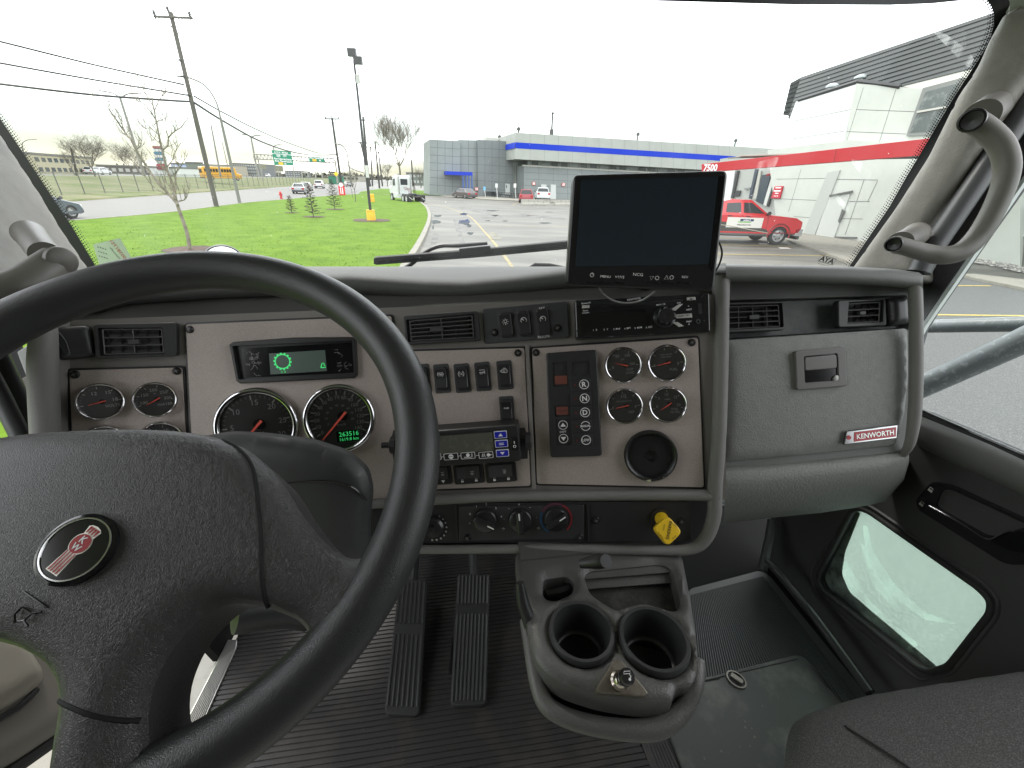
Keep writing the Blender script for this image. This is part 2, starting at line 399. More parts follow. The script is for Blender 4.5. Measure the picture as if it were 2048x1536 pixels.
flat(mb, EF, [(-.0062, -.0212), (.0062, -.0212), (.0050, -.002), (-.0050, -.002)], .0017)
flat(mb, EF, circ(0, .0045, .0088, 32), .0018)
flat(mb, EF, [(-.0052, .011), (.0052, .011), (.0068, .0178), (.0045, .0195), (0, .0203), (-.0045, .0195), (-.0068, .0178)], .0017)
mb.mat(mat('emblem_red', (.36, .012, .02), .25))
for k in range(4):
    x = -.0047+k*.00265; flat(mb, EF, [(x, -.0204), (x+.0014, -.0204), (x+.0012, -.003), (x+.0002, -.003)], .0021)
flat(mb, EF, circ(0, .0045, .0079, 32), .0022)
for k in range(4):
    x = -.005+k*.0027; flat(mb, EF, [(x+.0004, .013), (x+.0014, .013), (x+.0022, .0185), (x+.0002, .0185)], .0021)
mb.mat(WHI); text(mb, EF, 'K', .0078, 0, .0078, .0025, bold=.02); text(mb, EF, 'W', .0072, 0, .0012, .0025, bold=.02)
mb.build('badge', None, emb)
hc2 = hub_z(*WF.uv(65, 1215, .02))
HF = WF.at(62, 1213, hc2+.0006, rot=-27); mb = MB()
for pl in ([(-.011, .004), (.009, .004)], [(-.004, -.0025), (-.004, -.007), (0, -.010), (.004, -.007), (.0045, -.002), (-.004, -.0025)], [(.004, -.002), (.0085, .001)], [(.004, -.007), (.009, -.008)]):
    tube(mb, [HF.p(a, b, .0004) for a, b in pl], .0007, 6)
mb.build('horn_mark', BLKG, sw)
# column shroud behind the wheel
col = thing('steering_column', 'black plastic column shroud behind the wheel spoke', 'steering column', W(620, 960, .56))
SF = P3((500, 880, .55), (735, 950, .56), (640, 1110, .58)); mb = MB()
puff(mb, SF, rnd(SF.poly([(260, 905), (440, 872), (520, 876), (610, 888), (685, 912), (727, 948), (737, 990), (730, 1055), (733, 1118), (700, 1150), (560, 1200), (400, 1260), (300, 1150)], .0), .01, 3), -.012, .024, .05, .011, .012)
mb.build('shroud', mat('shroud_plastic', (.03, .031, .032), .45, bump=('noise', 1200, .3, .0003)), col, 50)
mb = MB(); tube(mb, smooth_path([SF.p(*SF.uv(x, y, z), z) for x, y, z in ((560, 968, .0125), (640, 962, .0125), (700, 972, .010), (733, 1000, -.002))], 4), .0012, 6); mb.build('seam', BLKG, col)
mb = MB(); tube(mb, smooth_path([W(470, 1225, .62), W(560, 1212, .66), W(620, 1222, .69), W(650, 1224, .70)], 5), [.030, .032, .03, .012], 14, up=CZ)
mb.build('column_cover', BLK, col)
# ================================================================ dashboard
def dd(px, py):
    K = [(-300, .50), (75, .60), (140, .64), (370, .69), (800, .72), (1060, .705), (1455, .665), (1900, .67)]
    for (a, da), (b, db) in zip(K, K[1:]):
        if px <= b: break
    return da+(db-da)*(px-a)/(b-a) + (py-800)*6e-5
def PD(a, b, c): return P3((*a, dd(*a)), (*b, dd(*b)), (*c, dd(*c)))
D1 = PD((140, 800), (368, 800), (250, 650)); D2 = PD((372, 800), (798, 800), (585, 650))
D3 = PD((815, 800), (1058, 800), (940, 640)); D4 = PD((1062, 800), (1400, 800), (1230, 640))
def pick(px): return D1 if px < 370 else D2 if px < 805 else D3 if px < 1060 else D4
dash = thing('dashboard', 'wide grey truck dashboard with taupe gauge panels across the cab', 'dashboard', W(1000, 800, .72))
# trim face as a lofted sheet following the wrap-around
xs = [60, 100, 140, 200, 260, 320, 370, 480, 600, 700, 800, 930, 1060, 1130, 1200, 1300, 1400, 1452]
mb = MB(); top = lambda x: 652 if x < 70 else 640 - (x-160)*.040 if x > 160 else 641
rows = []
for k in range(9):
    r = []
    for x in xs:
        y = top(x)+(1000-top(x))*k/8; r.append(W(x, y, dd(x, y)+.004))
    rows.append(r)
loft(mb, rows[::-1]); mb.build('trim_face', TRIM, dash)
# cowl recess above the trim and the padded roll
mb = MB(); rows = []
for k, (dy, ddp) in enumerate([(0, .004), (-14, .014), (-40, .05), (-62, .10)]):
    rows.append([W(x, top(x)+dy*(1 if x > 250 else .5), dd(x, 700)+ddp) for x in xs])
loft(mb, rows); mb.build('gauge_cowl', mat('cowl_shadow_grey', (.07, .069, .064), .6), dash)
def roll(x):                       # centre line of the padded front roll, px
    K = [(40, 640), (160, 610), (260, 585), (420, 572), (560, 566), (700, 562), (850, 572), (930, 574), (1030, 565), (1130, 553), (1250, 548), (1400, 548), (1452, 550)]
    for (a, ya), (b, yb) in zip(K, K[1:]):
        if x <= b: break
    t = (x-a)/(b-a); t = t*t*(3-2*t); return ya+(yb-ya)*t
mb = MB(); rows = []; XR = [40, 100, 160, 210, 260, 340, 420, 490, 560, 630, 700, 780, 850, 930, 980, 1030, 1080, 1130, 1190, 1250, 1330, 1400, 1452]
prof = [(30, -.000, .0), (26, -.018, 0), (14, -.03, 0), (0, -.034, 0), (-10, -.028, 0), (-17, -.010, 0)]
for dy, dz, _ in prof: rows.append([W(x, roll(x)+dy*.9, dd(x, 600)+.03+dz+.02) for x in XR])
rows.append([W(x, (roll(x)-22)*.6+.4*538, dd(x, 600)+.09) for x in XR])
rows.append([W(x, 537+max(0, (250-x))*.10, .84) for x in XR]); rows.append([W(x, 533+max(0, (250-x))*.12, .95) for x in XR])
rows.append([W(x, 545, 1.03) for x in XR])
loft(mb, rows); mb.build('top_pad', mat('top_pad_grey', (.085, .088, .083), .65, bump=('leather', 420, .35, .0006, .004)), dash, 80)
# right (passenger) half
mb = MB(); R1 = [(1452, 540), (1520, 541), (1600, 542), (1700, 545), (1780, 549), (1838, 556), (1846, 562)]
rows = []
for dy, dz in [(24, .012), (22, -.004), (14, -.014), (4, -.016), (-6, -.01), (-9, .004), (-10, .05), (-12, .2)]:
    rows.append([W(x, y+dy, dd(x, 560)+.01+dz) for x, y in R1])
loft(mb, rows)
for s in (0, -1):
    mb.add([r[s] for r in rows], [tuple(range(len(rows)))])
mb.build('top_roll', SOFT, dash, 60)
D5 = P3((1460, 800, .70), (1830, 800, .69), (1640, 600, .70)); D5d = D5
mb = MB()
plate(mb, D5, rnd(D5.poly([(1440, 550), (1838, 560), (1842, 800), (1812, 905), (1440, 945)]), .01), -.05, -.004, .002,
      holes=[(rnd(D5.poly([(1448, 600), (1814, 590), (1818, 660), (1448, 682)], -.004), .004), .02, True)])
mb.build('passenger_trim', SOFT, dash)
mb = MB(); plate(mb, D5, rnd(D5.poly([(1446, 606), (1808, 594), (1812, 656), (1446, 678)], -.02), .003), -.03, -.018, .001)
mb.build('vent_strip', mat('dark_strip', (.085, .092, .092), .55, bump=('noise', 500, .4, .0005), var=(40, (.055, .06, .06), .45, .7)), dash)
# glove box lid with a bowed face
def lid(fr, l, t, b, r, bow, m, name, steps=10):
    mb = MB(); rows = []
    return mb
D6 = P3((1460, 680, .676), (1820, 660, .668), (1640, 900, .684))
def bow(a, b): q = D6.uv(1640, 780); return -.35*(b-q[1])**2-.08*(a-q[0])**2
mb = MB(); puff(mb, D6, rnd(D6.poly([(1449, 681), (1824, 656), (1822, 760), (1815, 830), (1801, 892), (1449, 928)]), .006), -.004, .006, .006, .012, .03, fn=bow)
gl = mb.build('glove_box_lid', GLOV, dash, 40)
LF = D6.at(1639, 737, .004, rot=2); s_ = LF.sc(1639, 737); mb = MB()
plate(mb, LF, rnd(rect(-49*s_, -39*s_, 49*s_, 39*s_), .004), -.004, .004, .0012, holes=[(rnd(rect(-33*s_, -27*s_, 34*s_, 28*s_), .004), .0035, True)])
lat = mb.build('latch', mat('latch_grey', (.12, .118, .11), .4), gl)
mb = MB(); plate(mb, LF, rnd(rect(-31*s_, -2*s_, 32*s_, 25*s_), .004), -.002, .0035, .0015); mb.build('latch_paddle', mat('latch_grey2', (.13, .128, .12), .35), gl)
mb = MB(); LK = LF.at(1671, 758); lathe(mb, LK, [(7.5*s_, 0), (7.5*s_, .003), (6*s_, .0035), (0, .0035)], 24); mb.build('lock', mat('lock_metal', (.3, .3, .28), .4, .7), gl)
mb = MB(); flat(mb, LF, rnd(rect(-32*s_, -26*s_, 33*s_, 27*s_), .004), .0008); mb.build('recess_shade', BLKG, gl)  # black sheet paints the shade of the hollow round the paddle
BF = D6.at(1741, 869, .0035, rot=4.5); s_ = BF.sc(1741, 869); mb = MB().mat(mat('badge_chrome', (.32, .32, .32), .15, 1))
plate(mb, BF, [(-55*s_, -13*s_), (48*s_, -13*s_), (52*s_, 13*s_), (-48*s_, 13*s_)], -.001, .0025, .0008)
mb.mat(mat('badge_red', (.38, .01, .02), .25)); flat(mb, BF, [(-36*s_, -9.5*s_), (46*s_, -9.5*s_), (48*s_, 9.5*s_), (-34*s_, 9.5*s_)], .003)
mb.mat(mat('badge_silver', (.6, .58, .56), .3, .6)); text(mb, BF, 'KENWORTH', 14*s_, 6*s_, 0, .0034, sx=.92, bold=.015)
mb.mat(mat('badge_red', (1, 1, 1))); flat(mb, BF, circ(-45*s_, 0, 4.5*s_, 12), .003)
mb.build('badge', None, gl)
# lower kneepad roll
mb = MB(); rows = []
XK = [(1449, 932, 1046), (1540, 926, 1036), (1640, 916, 1026), (1720, 906, 1014), (1770, 900, 1003), (1808, 897, 960), (1818, 896, 925)]
for t, dz in [(0, .02), (.03, -.002), (.15, -.012), (.35, -.012), (.6, .004), (.85, .035), (1, .075)]:
    rows.append([W(x, a+(b-a)*t, .70+dz) for x, a, b in XK])
rows.append([W(x, b-10, .86) for x, a, b in XK])
loft(mb, rows[::-1]); mb.build('knee_pad', mat('knee_pad_grey', (.18, .187, .172), .55, bump=('leather', 150, .4, .0008, .02)), dash, 70)
# divider between centre stack and glove box, side roll, lower frame
FRM = mat('frame_roll_grey', (.175, .172, .163), .55, bump=('leather', 500, .35, .0005, .004))
def ptube(name, pts, r, m=FRM, seg=14, par=None, k=5, fl=1.0):
    mb = MB(); tube(mb, smooth_path([W(*p) for p in pts], k), r, seg, flat_=fl); return mb.build(name, m, par or dash, 60)
ptube('frame_roll', [(1440, 556, .665), (1443, 620, .66), (1441, 760, .664), (1437, 880, .668), (1430, 975, .672), (1428, 1030, .676), (1412, 1075, .68), (1380, 1098, .684), (1300, 1101, .69), (1150, 1098, .70), (1000, 1098, .71), (860, 1099, .72), (740, 1098, .72)], [.015, .0112, .0112, .0112, .0112, .011, .0105, .009, .0075, .0075, .0075, .0075, .0075])
ptube('frame_bar', [(1436, 992, .672), (1380, 990, .68), (1200, 991, .70), (1000, 994, .712), (860, 1001, .72), (740, 1008, .72)], [.0105, .009, .009, .0085, .0085, .0085])
ptube('side_roll', [(1830, 572, .66), (1832, 640, .655), (1832, 760, .66), (1829, 830, .665), (1820, 885, .675), (1806, 910, .69)], [.0088, .0088, .0088, .0085, .007, .005])
ptube('side_roll', [(88, 650, .60), (86, 720, .60), (88, 800, .605), (92, 880, .61), (96, 1000, .62)], [.014, .0165, .0165, .0165, .016])
mb = MB(); loft(mb, [[W(x, y, d) for x, d in ((100, .62), (118, .645), (138, .655))] for y in (640, 760, 1000)][::-1]); mb.build('side_return', mat('side_dark', (.04, .04, .04), .6), dash)
# inset panels
def panel(px, fr, w=.0, dark=True):
    mb = MB()
    if dark: mb.mat(BLK); plate(mb, fr, rnd(inset(ccw(fr.poly(px)), -.0022), .006), -.006, -.0022, 0)
    mb.mat(PAN); plate(mb, fr, rnd(fr.poly(px), .005), -.004, w, .0008); return mb.build('gauge_panel', None, dash)
p1 = panel([(137, 741), (364, 735), (378, 1000), (148, 1000)], D1, -.001)
p2 = panel([(371, 649), (783, 632), (800, 1000), (389, 1000)], D2, 0)
p3 = panel([(812, 703), (1049, 696), (1061, 972), (812, 981)], D3, 0)
p4 = panel([(1064, 697), (1396, 675), (1408, 975), (1074, 968)], D4, 0)
mb = MB(); loft(mb, [[W(x+dx, y, .70-dz) for dx, dz in ((-4, 0), (-3, .004), (3, .004), (4, 0))] for x, y in ((1054, 690), (1068, 978))][::-1]); mb.build('panel_rib', TRIM, dash)
# dark underside and firewall
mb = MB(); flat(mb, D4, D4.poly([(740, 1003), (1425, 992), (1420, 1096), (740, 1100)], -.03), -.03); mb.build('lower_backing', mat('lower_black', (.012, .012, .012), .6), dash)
# ---- gauges
DM = mat('dial_mark', (.68, .68, .66), .5); DMG = mat('dial_mark_dim', (.3, .3, .3), .5)
def ang(r, t): return (r*math.cos(rad(t)), r*math.sin(rad(t)))
def gauge(px, py, rpx, fr, yaw=0, needle=180, labels=(), ticks=None, texts=(), hub_off=(0, 0), nlen=.62, label=None, big=False, sq=1.0):
    s = fr.sc(px, py); R = rpx*s; g = fr.at(px, py, R*math.sin(rad(abs(yaw)))*.95+.0008, rot=2, yaw=yaw)
    mb = MB(); h = .0075 if not big else .009
    lathe(mb, g, [(R*1.0, -.002-2*R*math.sin(rad(abs(yaw)))), (R*1.0, h*.5), (R*.97, h*.85), (R*.925, h), (R*.87, h*.85), (R*.845, h*.4), (R*.84, .0012)], 56)
    mb.mat(CHR); o = mb.build('gauge', None, dash, 60)
    if label: o['label'] = label
    mb = MB(); lathe(mb, g, [(R*.86, .0013), (R*.80, .0012), (0, .0012)], 40); mb.build('face', FACE, o)
    mb = MB().mat(DM)
    if ticks:
        a0, a1, n, mj = ticks
        for i in range(n+1):
            t = a0+(a1-a0)*i/n; big_ = i % mj == 0; mb.mat(DM if big_ else DMG)
            r0, r1 = R*(.69 if big_ else .735), R*.81; w_ = R*(.018 if big_ else .011); c, q = math.cos(rad(t)), math.sin(rad(t))
            flat(mb, g, [(r0*c+w_*q, r0*q-w_*c), (r1*c+w_*q, r1*q-w_*c), (r1*c-w_*q, r1*q+w_*c), (r0*c-w_*q, r0*q+w_*c)], .0018)
    mb.mat(DM)
    for tx, a, r, sz in labels: text(mb, g, tx, R*sz, *ang(R*r, a), .0018)
    for tx, x, y, sz in texts: text(mb, g, tx, R*sz, R*x, R*y, .0018)
    mb.build('markings', None, o)
    hx, hy = hub_off; mb = MB(); c, q = math.cos(rad(needle)), math.sin(rad(needle)); x0, y0 = hx*R, hy*R
    L1 = R*nlen; w0_, w1_ = R*.035, R*.012; bk = R*.08
    plate(mb, g, [(x0-c*bk+q*w0_, y0-q*bk-c*w0_), (x0+c*L1+q*w1_, y0+q*L1-c*w1_), (x0+c*L1-q*w1_, y0+q*L1+c*w1_), (x0-c*bk-q*w0_, y0-q*bk+c*w0_)], .004, .0052); mb.build('needle', RED, o)
    mb = MB(); lathe(mb, g, [(R*.14, .0012), (R*.13, .0042), (0, .0044)], 20, cu=x0*.6, cv=y0*.6); mb.build('needle_hub', BLK, o)
    mb = MB(); lathe(mb, g, [(R*.87, h*.45), (0, h*.55)], 32); mb.build('lens', glass('gauge_glass', (1, 1, 1), .9), o)
    return o, g, s, R
gauge(202, 803, 36.5, D1, yaw=22, needle=190, labels=[('12', 112, .5, .26), ('15', 52, .58, .26), ('18', 4, .58, .26)], ticks=(190, 0, 16, 4), texts=[('VOLTS', .42, -.28, .2)], hub_off=(.12, 0), label='volts gauge, its red needle lying almost flat')
gauge(311, 799, 35, D1, yaw=16, needle=208, labels=[('100', 192, .5, .24), ('150', 142, .52, .24), ('200', 92, .55, .24), ('250', 42, .55, .24), ('300', 2, .55, .24)], ticks=(200, -5, 20, 4), texts=[('WATER', .38, -.32, .2), ('°F', 0, .32, .14)], hub_off=(.15, .05), label='water temperature gauge with the 200 mark on top')
gauge(209, 888, 37, D1, yaw=22, needle=200, labels=[('60', 60, .55, .24)], ticks=(200, -5, 20, 4), label='gauge below the volts gauge, mostly hidden by the wheel hub')
gauge(322, 880, 37, D1, yaw=16, needle=200, labels=[('40', 110, .55, .24), ('60', 60, .55, .24)], ticks=(200, -5, 20, 4), label='gauge below the water gauge, mostly hidden by the wheel hub')
gauge(515, 852, 76, D2, yaw=8, needle=226, labels=[('5', 178, .58, .2), ('10', 136, .6, .2), ('15', 88, .62, .2), ('20', 50, .62, .2), ('25', 8, .62, .2), ('30', -26, .62, .2)], ticks=(222, -32, 30, 5), texts=[('RPM', .02, -.2, .13), ('x100', .0, -.08, .08)], hub_off=(.08, .08), nlen=.72, big=True, label='large tachometer reading x100 RPM')
o, g, s, R = gauge(680, 837, 69, D2, yaw=4, needle=226, labels=[(str(10*i), 214-17.6*i, .62 if i < 10 else .58, .15) for i in range(15)], ticks=(214, -32, 28, 2), texts=[('km/h', .03, -.17, .12), ('MPH', .03, -.07, .07)]+[(str(10*i), .36*math.cos(rad(205-27*i)), .36*math.sin(rad(205-27*i))+.03, .085) for i in range(9)], hub_off=(.14, .12), nlen=.95, big=True, label='large speedometer marked to 140 km/h')
mb = MB(); flat(mb, g, rnd(rect(R*-.14, R*-.68, R*.46, R*-.36), R*.03), .0019); mb.build('odometer_window', mat('odometer_dark', (.006, .02, .012), .2), o)
mb = MB(); text(mb, g, '263516', R*.185, R*.2, R*-.46, .0023, sx=1.0); text(mb, g, '1619.8 km', R*.13, R*.2, R*-.61, .0023); mb.build('odometer_digits', GREEN, o)
gk = g.at(726, 868, .0012); mb = MB(); lathe(mb, gk, [(R*.07, 0), (R*.06, .005), (0, .0055)], 16); mb.build('reset_knob', BLK, o)
gauge(1246, 730, 36, D4, yaw=-6, needle=164, labels=[('0', 190, .55, .2), ('50', 118, .58, .22), ('100', 62, .58, .22), ('150', 4, .5, .2)], ticks=(195, -2, 15, 5), texts=[('psi', 0, .33, .15), ('SUSP', .35, -.26, .17), ('LOAD', .35, -.44, .17)], hub_off=(.18, -.04), label='suspension load gauge, upper left of the four on the right panel')
gauge(1333, 726, 37, D4, yaw=-6, needle=191, labels=[('F', -8, .6, .26), ('E', 188, .62, .2)], ticks=(190, 0, 8, 2), texts=[('LOW SULFUR', 0, .46, .1), ('FUEL ONLY', 0, .33, .1), ('FUEL', .34, -.36, .19)], hub_off=(.12, .02), label='fuel gauge, upper right of the four on the right panel')
gauge(1249, 812, 36, D4, yaw=-6, needle=190, labels=[('1/2', 90, .55, .26), ('F', -6, .6, .24), ('E', 186, .62, .2)], ticks=(190, 0, 8, 2), texts=[('DIESEL EXHAUST FLUID', 0, .28, .08), ('DEF', .35, -.34, .18)], hub_off=(.14, .02), label='exhaust fluid gauge, lower left of the four on the right panel')
gauge(1335, 809, 36.5, D4, yaw=-6, needle=212, labels=[('0', 188, .55, .2), ('5', 138, .56, .2), ('10', 92, .56, .24), ('15', 42, .58, .22), ('20', -4, .56, .2)], ticks=(195, -15, 20, 5), texts=[('inHG', 0, .3, .13), ('FUEL', .36, -.26, .16), ('FILTER', .36, -.42, .16)], hub_off=(.14, .05), label='fuel filter gauge, lower right of the four on the right panel')
# ---- driver display
g = D2.at(590, 720, .0, rot=2.6); s = g.sc(590, 720); mb = MB()
q = D2.poly([(462, 689), (470, 684), (590, 675), (706, 674), (713, 680), (716, 750), (710, 756), (484, 767), (476, 762)], .002)
hq = rnd([(x, y) for x, y in D2.poly([(469, 692), (706, 681), (710, 746), (481, 759)], .002)], .002)
plate(mb, D2, q, -.002, .0085, .002, holes=[(hq, .0075, True)]); dsp = mb.build('driver_display', BLK, dash)
mb = MB(); flat(mb, D2, D2.poly([(484, 697), (704, 685), (707, 745), (488, 756)], .0013), .0013); mb.build('display_glass', BLKG, dsp)
mb = MB(); flat(mb, D2, D2.poly([(538, 707), (650, 700), (654, 742), (541, 749)], .0016), .0016); mb.build('screen', LCD, dsp)
gg = D2.at(565, 723, .0020); mb = MB().mat(GREEN); r0 = 15*s
for i in range(28):
    a, b = 360*i/28, 360*(i+1)/28; ro = r0*(1.16 if i % 2 else 1.0); flat(mb, gg, [ang(r0*.86, a), ang(ro, a), ang(ro, b), ang(r0*.86, b)], 0)
text(mb, gg, 'x x', 8*s, 0, -20*s, 0); gb = D2.at(646, 731, .0020)
tube(mb, [gb.p(x*s, y*s) for x, y in ((-5, -4), (-3, 0), (-2, 4), (0, 5), (2, 4), (3, 0), (5, -4), (-5, -4), (0, -5))], .0007, 5)
mb.build('symbols', None, dsp)
mb = MB(); random.seed(3); wf = D2
for i in range(16):
    x, y = random.uniform(494, 518), random.uniform(706, 750); P_ = [(x, y)]
    for k in range(5): x += random.uniform(-6, 6); y += random.uniform(-4, 4); P_.append((max(490, min(522, x)), max(703, min(752, y))))
    tube(mb, smooth_path([D2.p(*D2.uv(*p_, .0018), .0018) for p_ in P_], 3), .00022, 4)
for i in range(9):
    x, y = random.uniform(668, 700), random.uniform(690, 742); P_ = [(x, y)]
    for k in range(5): x += random.uniform(-6, 6); y += random.uniform(-4, 4); P_.append((max(664, min(703, x)), max(688, min(744, y))))
    tube(mb, smooth_path([D2.p(*D2.uv(*p_, .0018), .0018) for p_ in P_], 3), .00014, 4)
mb.build('scratches', WGR, dsp)
# ---- screws
def screw(px, py, fr, w=.0):
    g = fr.at(px, py, w, rot=20); mb = MB(); r = .0062
    lathe(mb, g, [(r, 0), (r, .0012), (r*.75, .0032), (r*.3, .0038), (0, .0038)], 18); o = mb.build('screw', mat('screw_black', (.02, .02, .02), .3, .4), dash)
    mb = MB(); flat(mb, g, rect(-r*.5, -r*.1, r*.5, r*.1), .0041); flat(mb, g, rect(-r*.1, -r*.5, r*.1, r*.5), .0042); mb.build('slot', mat('slot', (.12, .12, .11), .5), o)
for a in [(380, 659, D2), (150, 749, D1), (354, 742, D1), (1036, 706, D3), (1072, 705, D4), (1383, 685, D4)]: screw(*a)
# ---- vents
def vent(fr, quad, grille, nh=3, nv=1, knob=None, w=0.004, label=None, frame=True, holes_w=0):
    mb = MB(); gq = rnd(fr.poly(grille, w), .002)
    W0 = w; w = w+.004; plate(mb, fr, rnd(fr.poly(quad, w), .005), -.004, w, .0015, holes=[(gq, .0085 if fr is not D5 else .02, True)]); o = mb.build('air_vent', mat('vent_black', (.028, .029, .029), .45), dash)
    if label: o['label'] = label
    mb = MB(); A, B, C, D = [V(fr.uv(*p_, w)) for p_ in grille]      # tl tr br bl
    def q(u, v): return (A*(1-u)+B*u)*(1-v)+(D*(1-u)+C*u)*v
    LV = mat('louver_edge', (.10, .10, .10), .4)
    for i in range(nh+1):
        v = .06+.88*i/nh; tube(mb, [fr.p(*q(.04+.92*t/4, v), w-.002) for t in range(5)], .0009, 6)
    for u in [.04, .96]+[(j+1)/(nv+1) for j in range(nv)]:
        tube(mb, [fr.p(*q(u, .06), w-.002), fr.p(*q(u, .94), w-.002)], .0009 if u in (.04, .96) else .0007, 6)
    mb.build('louvers', LV, o)
    mb = MB()
    for i in range(nh):
        v0 = .06+.88*(i+.35)/nh; v1 = .06+.88*(i+.9)/nh
        mb.add([fr.p(*q(.05, v0), w-.0078), fr.p(*q(.95, v0), w-.0078), fr.p(*q(.95, v1), w-.004), fr.p(*q(.05, v1), w-.004)], [(3, 2, 1, 0)])
    for j in range(5):
        u = .1+.2*j; mb.add([fr.p(*q(u, .08), w-.0035), fr.p(*q(u, .92), w-.0035), fr.p(*q(u+.02, .92), w-.008), fr.p(*q(u+.02, .08), w-.008)], [(0, 1, 2, 3)])
    mb.build('inner_blades', BLK, o)
    k = knob or .5; a = q(k-.08, .44); b = q(k+.1, .6); mb = MB(); plate(mb, fr, rnd(ccw([(a[0], a[1]), (b[0], a[1]), (b[0], b[1]), (a[0], b[1])]), .001), w-.006, w+.0015, .0006); mb.build('slider', DGREY, o)
    return o
vent(D1, [(186, 648), (352, 645), (354, 712), (190, 717)], [(198, 656), (327, 655), (332, 708), (203, 712)], label='left air vent beside the driver demister hood')
vent(D3, [(806, 631), (955, 621), (960, 681), (812, 690)], [(813, 640), (949, 628), (953, 677), (817, 684)], nh=5, knob=.42, label='wide air vent just right of the wheel rim')
vent(D5, [(1440, 605), (1568, 602), (1570, 660), (1440, 666)], [(1450, 610), (1562, 607), (1565, 655), (1450, 661)], nh=4, nv=3, w=.001, knob=.5, label='air vent left of the glove box latch')
vent(D5, [(1676, 600), (1772, 597), (1774, 651), (1677, 655)], [(1694, 605), (1764, 601), (1762, 645), (1691, 649)], nh=3, nv=0, w=.004, knob=.45, label='small air vent at the passenger end')
g = D5.at(1789, 623, .0); s = g.sc(1789, 623); mb = MB(); puff(mb, g, rnd(rect(-18*s, -28*s, 20*s, 28*s), .008), .0, .014, .012, .004, .01); mb.build('vent_hood', BLK, dash, 50)
g = D1.at(146, 686, .001, rot=4, yaw=20); s = g.sc(146, 686); mb = MB()
puff(mb, g, rnd(rect(-26*s, -32*s, 32*s, 33*s), .008), .001, .010, .010, .003, .008); vh = mb.build('vent_hood', mat('vent_black', (1, 1, 1)), dash, 50)
mb = MB(); q_ = [(-22, 22), (-13, 24), (-6, 4), (-5, -22), (-11, -26), (-17, -8)]; plate(mb, g, rnd([(x*s, y*s) for x, y in q_], .004), .006, .0125, .001, holes=[(rnd([(x*s*.72-3.5*s, y*s*.78) for x, y in q_], .003), .004, True)]); mb.build('hood_slot', DGREY, vh)
# ---- rocker switches
def icon(mb, g, k, s):
    c = WHI; mb.mat(c); T = lambda pts, r=.00035: tube(mb, [g.p(x*s, y*s, 0) for x, y in pts], r, 4)
    C = lambda x, y, r, a0=0, a1=360: T([(x+r*math.cos(rad(a0+(a1-a0)*i/12)), y+r*math.sin(rad(a0+(a1-a0)*i/12))) for i in range(13)])
    if k == 'lamp':
        C(0, 1, 3)
        for i in range(8): T([ang(4.6, i*45), ang(6.6, i*45)])
        T([(-1.5, -4), (1.5, -4)])
    elif k == 'cruise':
        C(0, 0, 6, -40, 220); T([(0, 0), (-4, 4)], .0006)
        for i in range(5): T([ang(4.2, 20+i*35), ang(5.8, 20+i*35)])
    elif k == 'brake': C(0, 0, 3.5); C(0, 0, 6, -50, 50); C(0, 0, 6, 130, 230); T([(-1.5, 1.5), (1.5, -1.5)], .0006)
    elif k == 'tc': C(0, 0, 6, -60, 60); C(0, 0, 6, 120, 240); text(mb, g, 'TC', 7*s, 0, 0, .0003)
    elif k == 'horn': T([(-5, 0), (3, 0), (6, 3), (6, -3), (3, 0)], .0005); T([(-4, 0), (-4, -3), (1, -3), (1, 0)]); T([(-5, 5), (6, 5)])
    elif k == 'engine': T([(-5, -3), (-5, 2), (-2, 4), (4, 4), (6, 1), (6, -3), (3, -4), (-5, -3)], .0005); T([(-8, -2), (-8, 2)]); T([(-2, 6), (3, 6)]); C(0, 0, 2)
    elif k == 'dots': text(mb, g, 'PASS', 5*s, 0, 0, .0003)
    elif k == 'dot': C(0, 0, 2)
    elif k == 'truck': T([(-4, 3), (0, 0), (4, 3)]); T([(-4, -3), (4, -3)]); T([(-3, -6), (3, -6)])
def rocker(px, py, wpx, hpx, fr, kind, rot=2, up=True, label=None, base=True, iy=.18):
    g = fr.at(px, py, 0, rot=rot); s = g.sc(px, py); w, h = wpx*s/2, hpx*s/2; mb = MB()
    if base: plate(mb, g, rnd(rect(-w, -h, w, h), .0035), -.001, .0022, .0008)
    else: plate(mb, g, rnd(rect(-w, -h, w, h), .0035), -.001, .0008, .0005)
    o = mb.build('rocker_switch', DGREY, dash)
    if label: o['label'] = label
    a, b = w*.72, h*.78; mb = MB(); z = .002; n = 10; rows = []
    for i in range(n+1):
        y = b-2*b*i/n; t = i/n
        zz = z+.0085-(.0045*(t/.45) if t < .45 else .0045-.003*(t-.45)/.55)
        if not up: zz = z+.0085-(.0045*((1-t)/.45) if t > .55 else .0045-.003*(.55-t)/.55)
        if i in (0, n): zz -= .002
        sh = a*(1 if i not in (0, n) else .8)
        rows.append([g.p(-sh, y, z-.001), g.p(-sh, y, zz-.001), g.p(-sh*.88, y, zz), g.p(sh*.88, y, zz), g.p(sh, y, zz-.001), g.p(sh, y, z-.001)])
    rows.insert(0, [g.p(x_, b*1.03, z-.001) for x_ in (-a*.8, -a*.8, -a*.7, a*.7, a*.8, a*.8)]); rows.append([g.p(x_, -b*1.03, z-.001) for x_ in (-a*.8, -a*.8, -a*.7, a*.7, a*.8, a*.8)])
    loft(mb, rows[::-1]); mb.build('rocker', BLK, o, 25)
    gi = Fr(g.p(0, h*iy, .0092), g.u, g.v, g.w); mb = MB(); icon(mb, gi, kind, s*.95); mb.build('icon', None, o); return o
SP = D3.at(1051, 645, .0); mb = MB(); plate(mb, D4, rnd(D4.poly([(965, 618), (1134, 602), (1139, 674), (969, 688)], .001), .005), -.004, .002, .001)
sp = mb.build('switch_plate', mat('switch_plate_black', (.04, .042, .044), .5, bump=('noise', 900, .5, .0004)), dash)
for a in [(989, 665, D4, .002), (1115, 656, D4, .002)]: screw(*a)
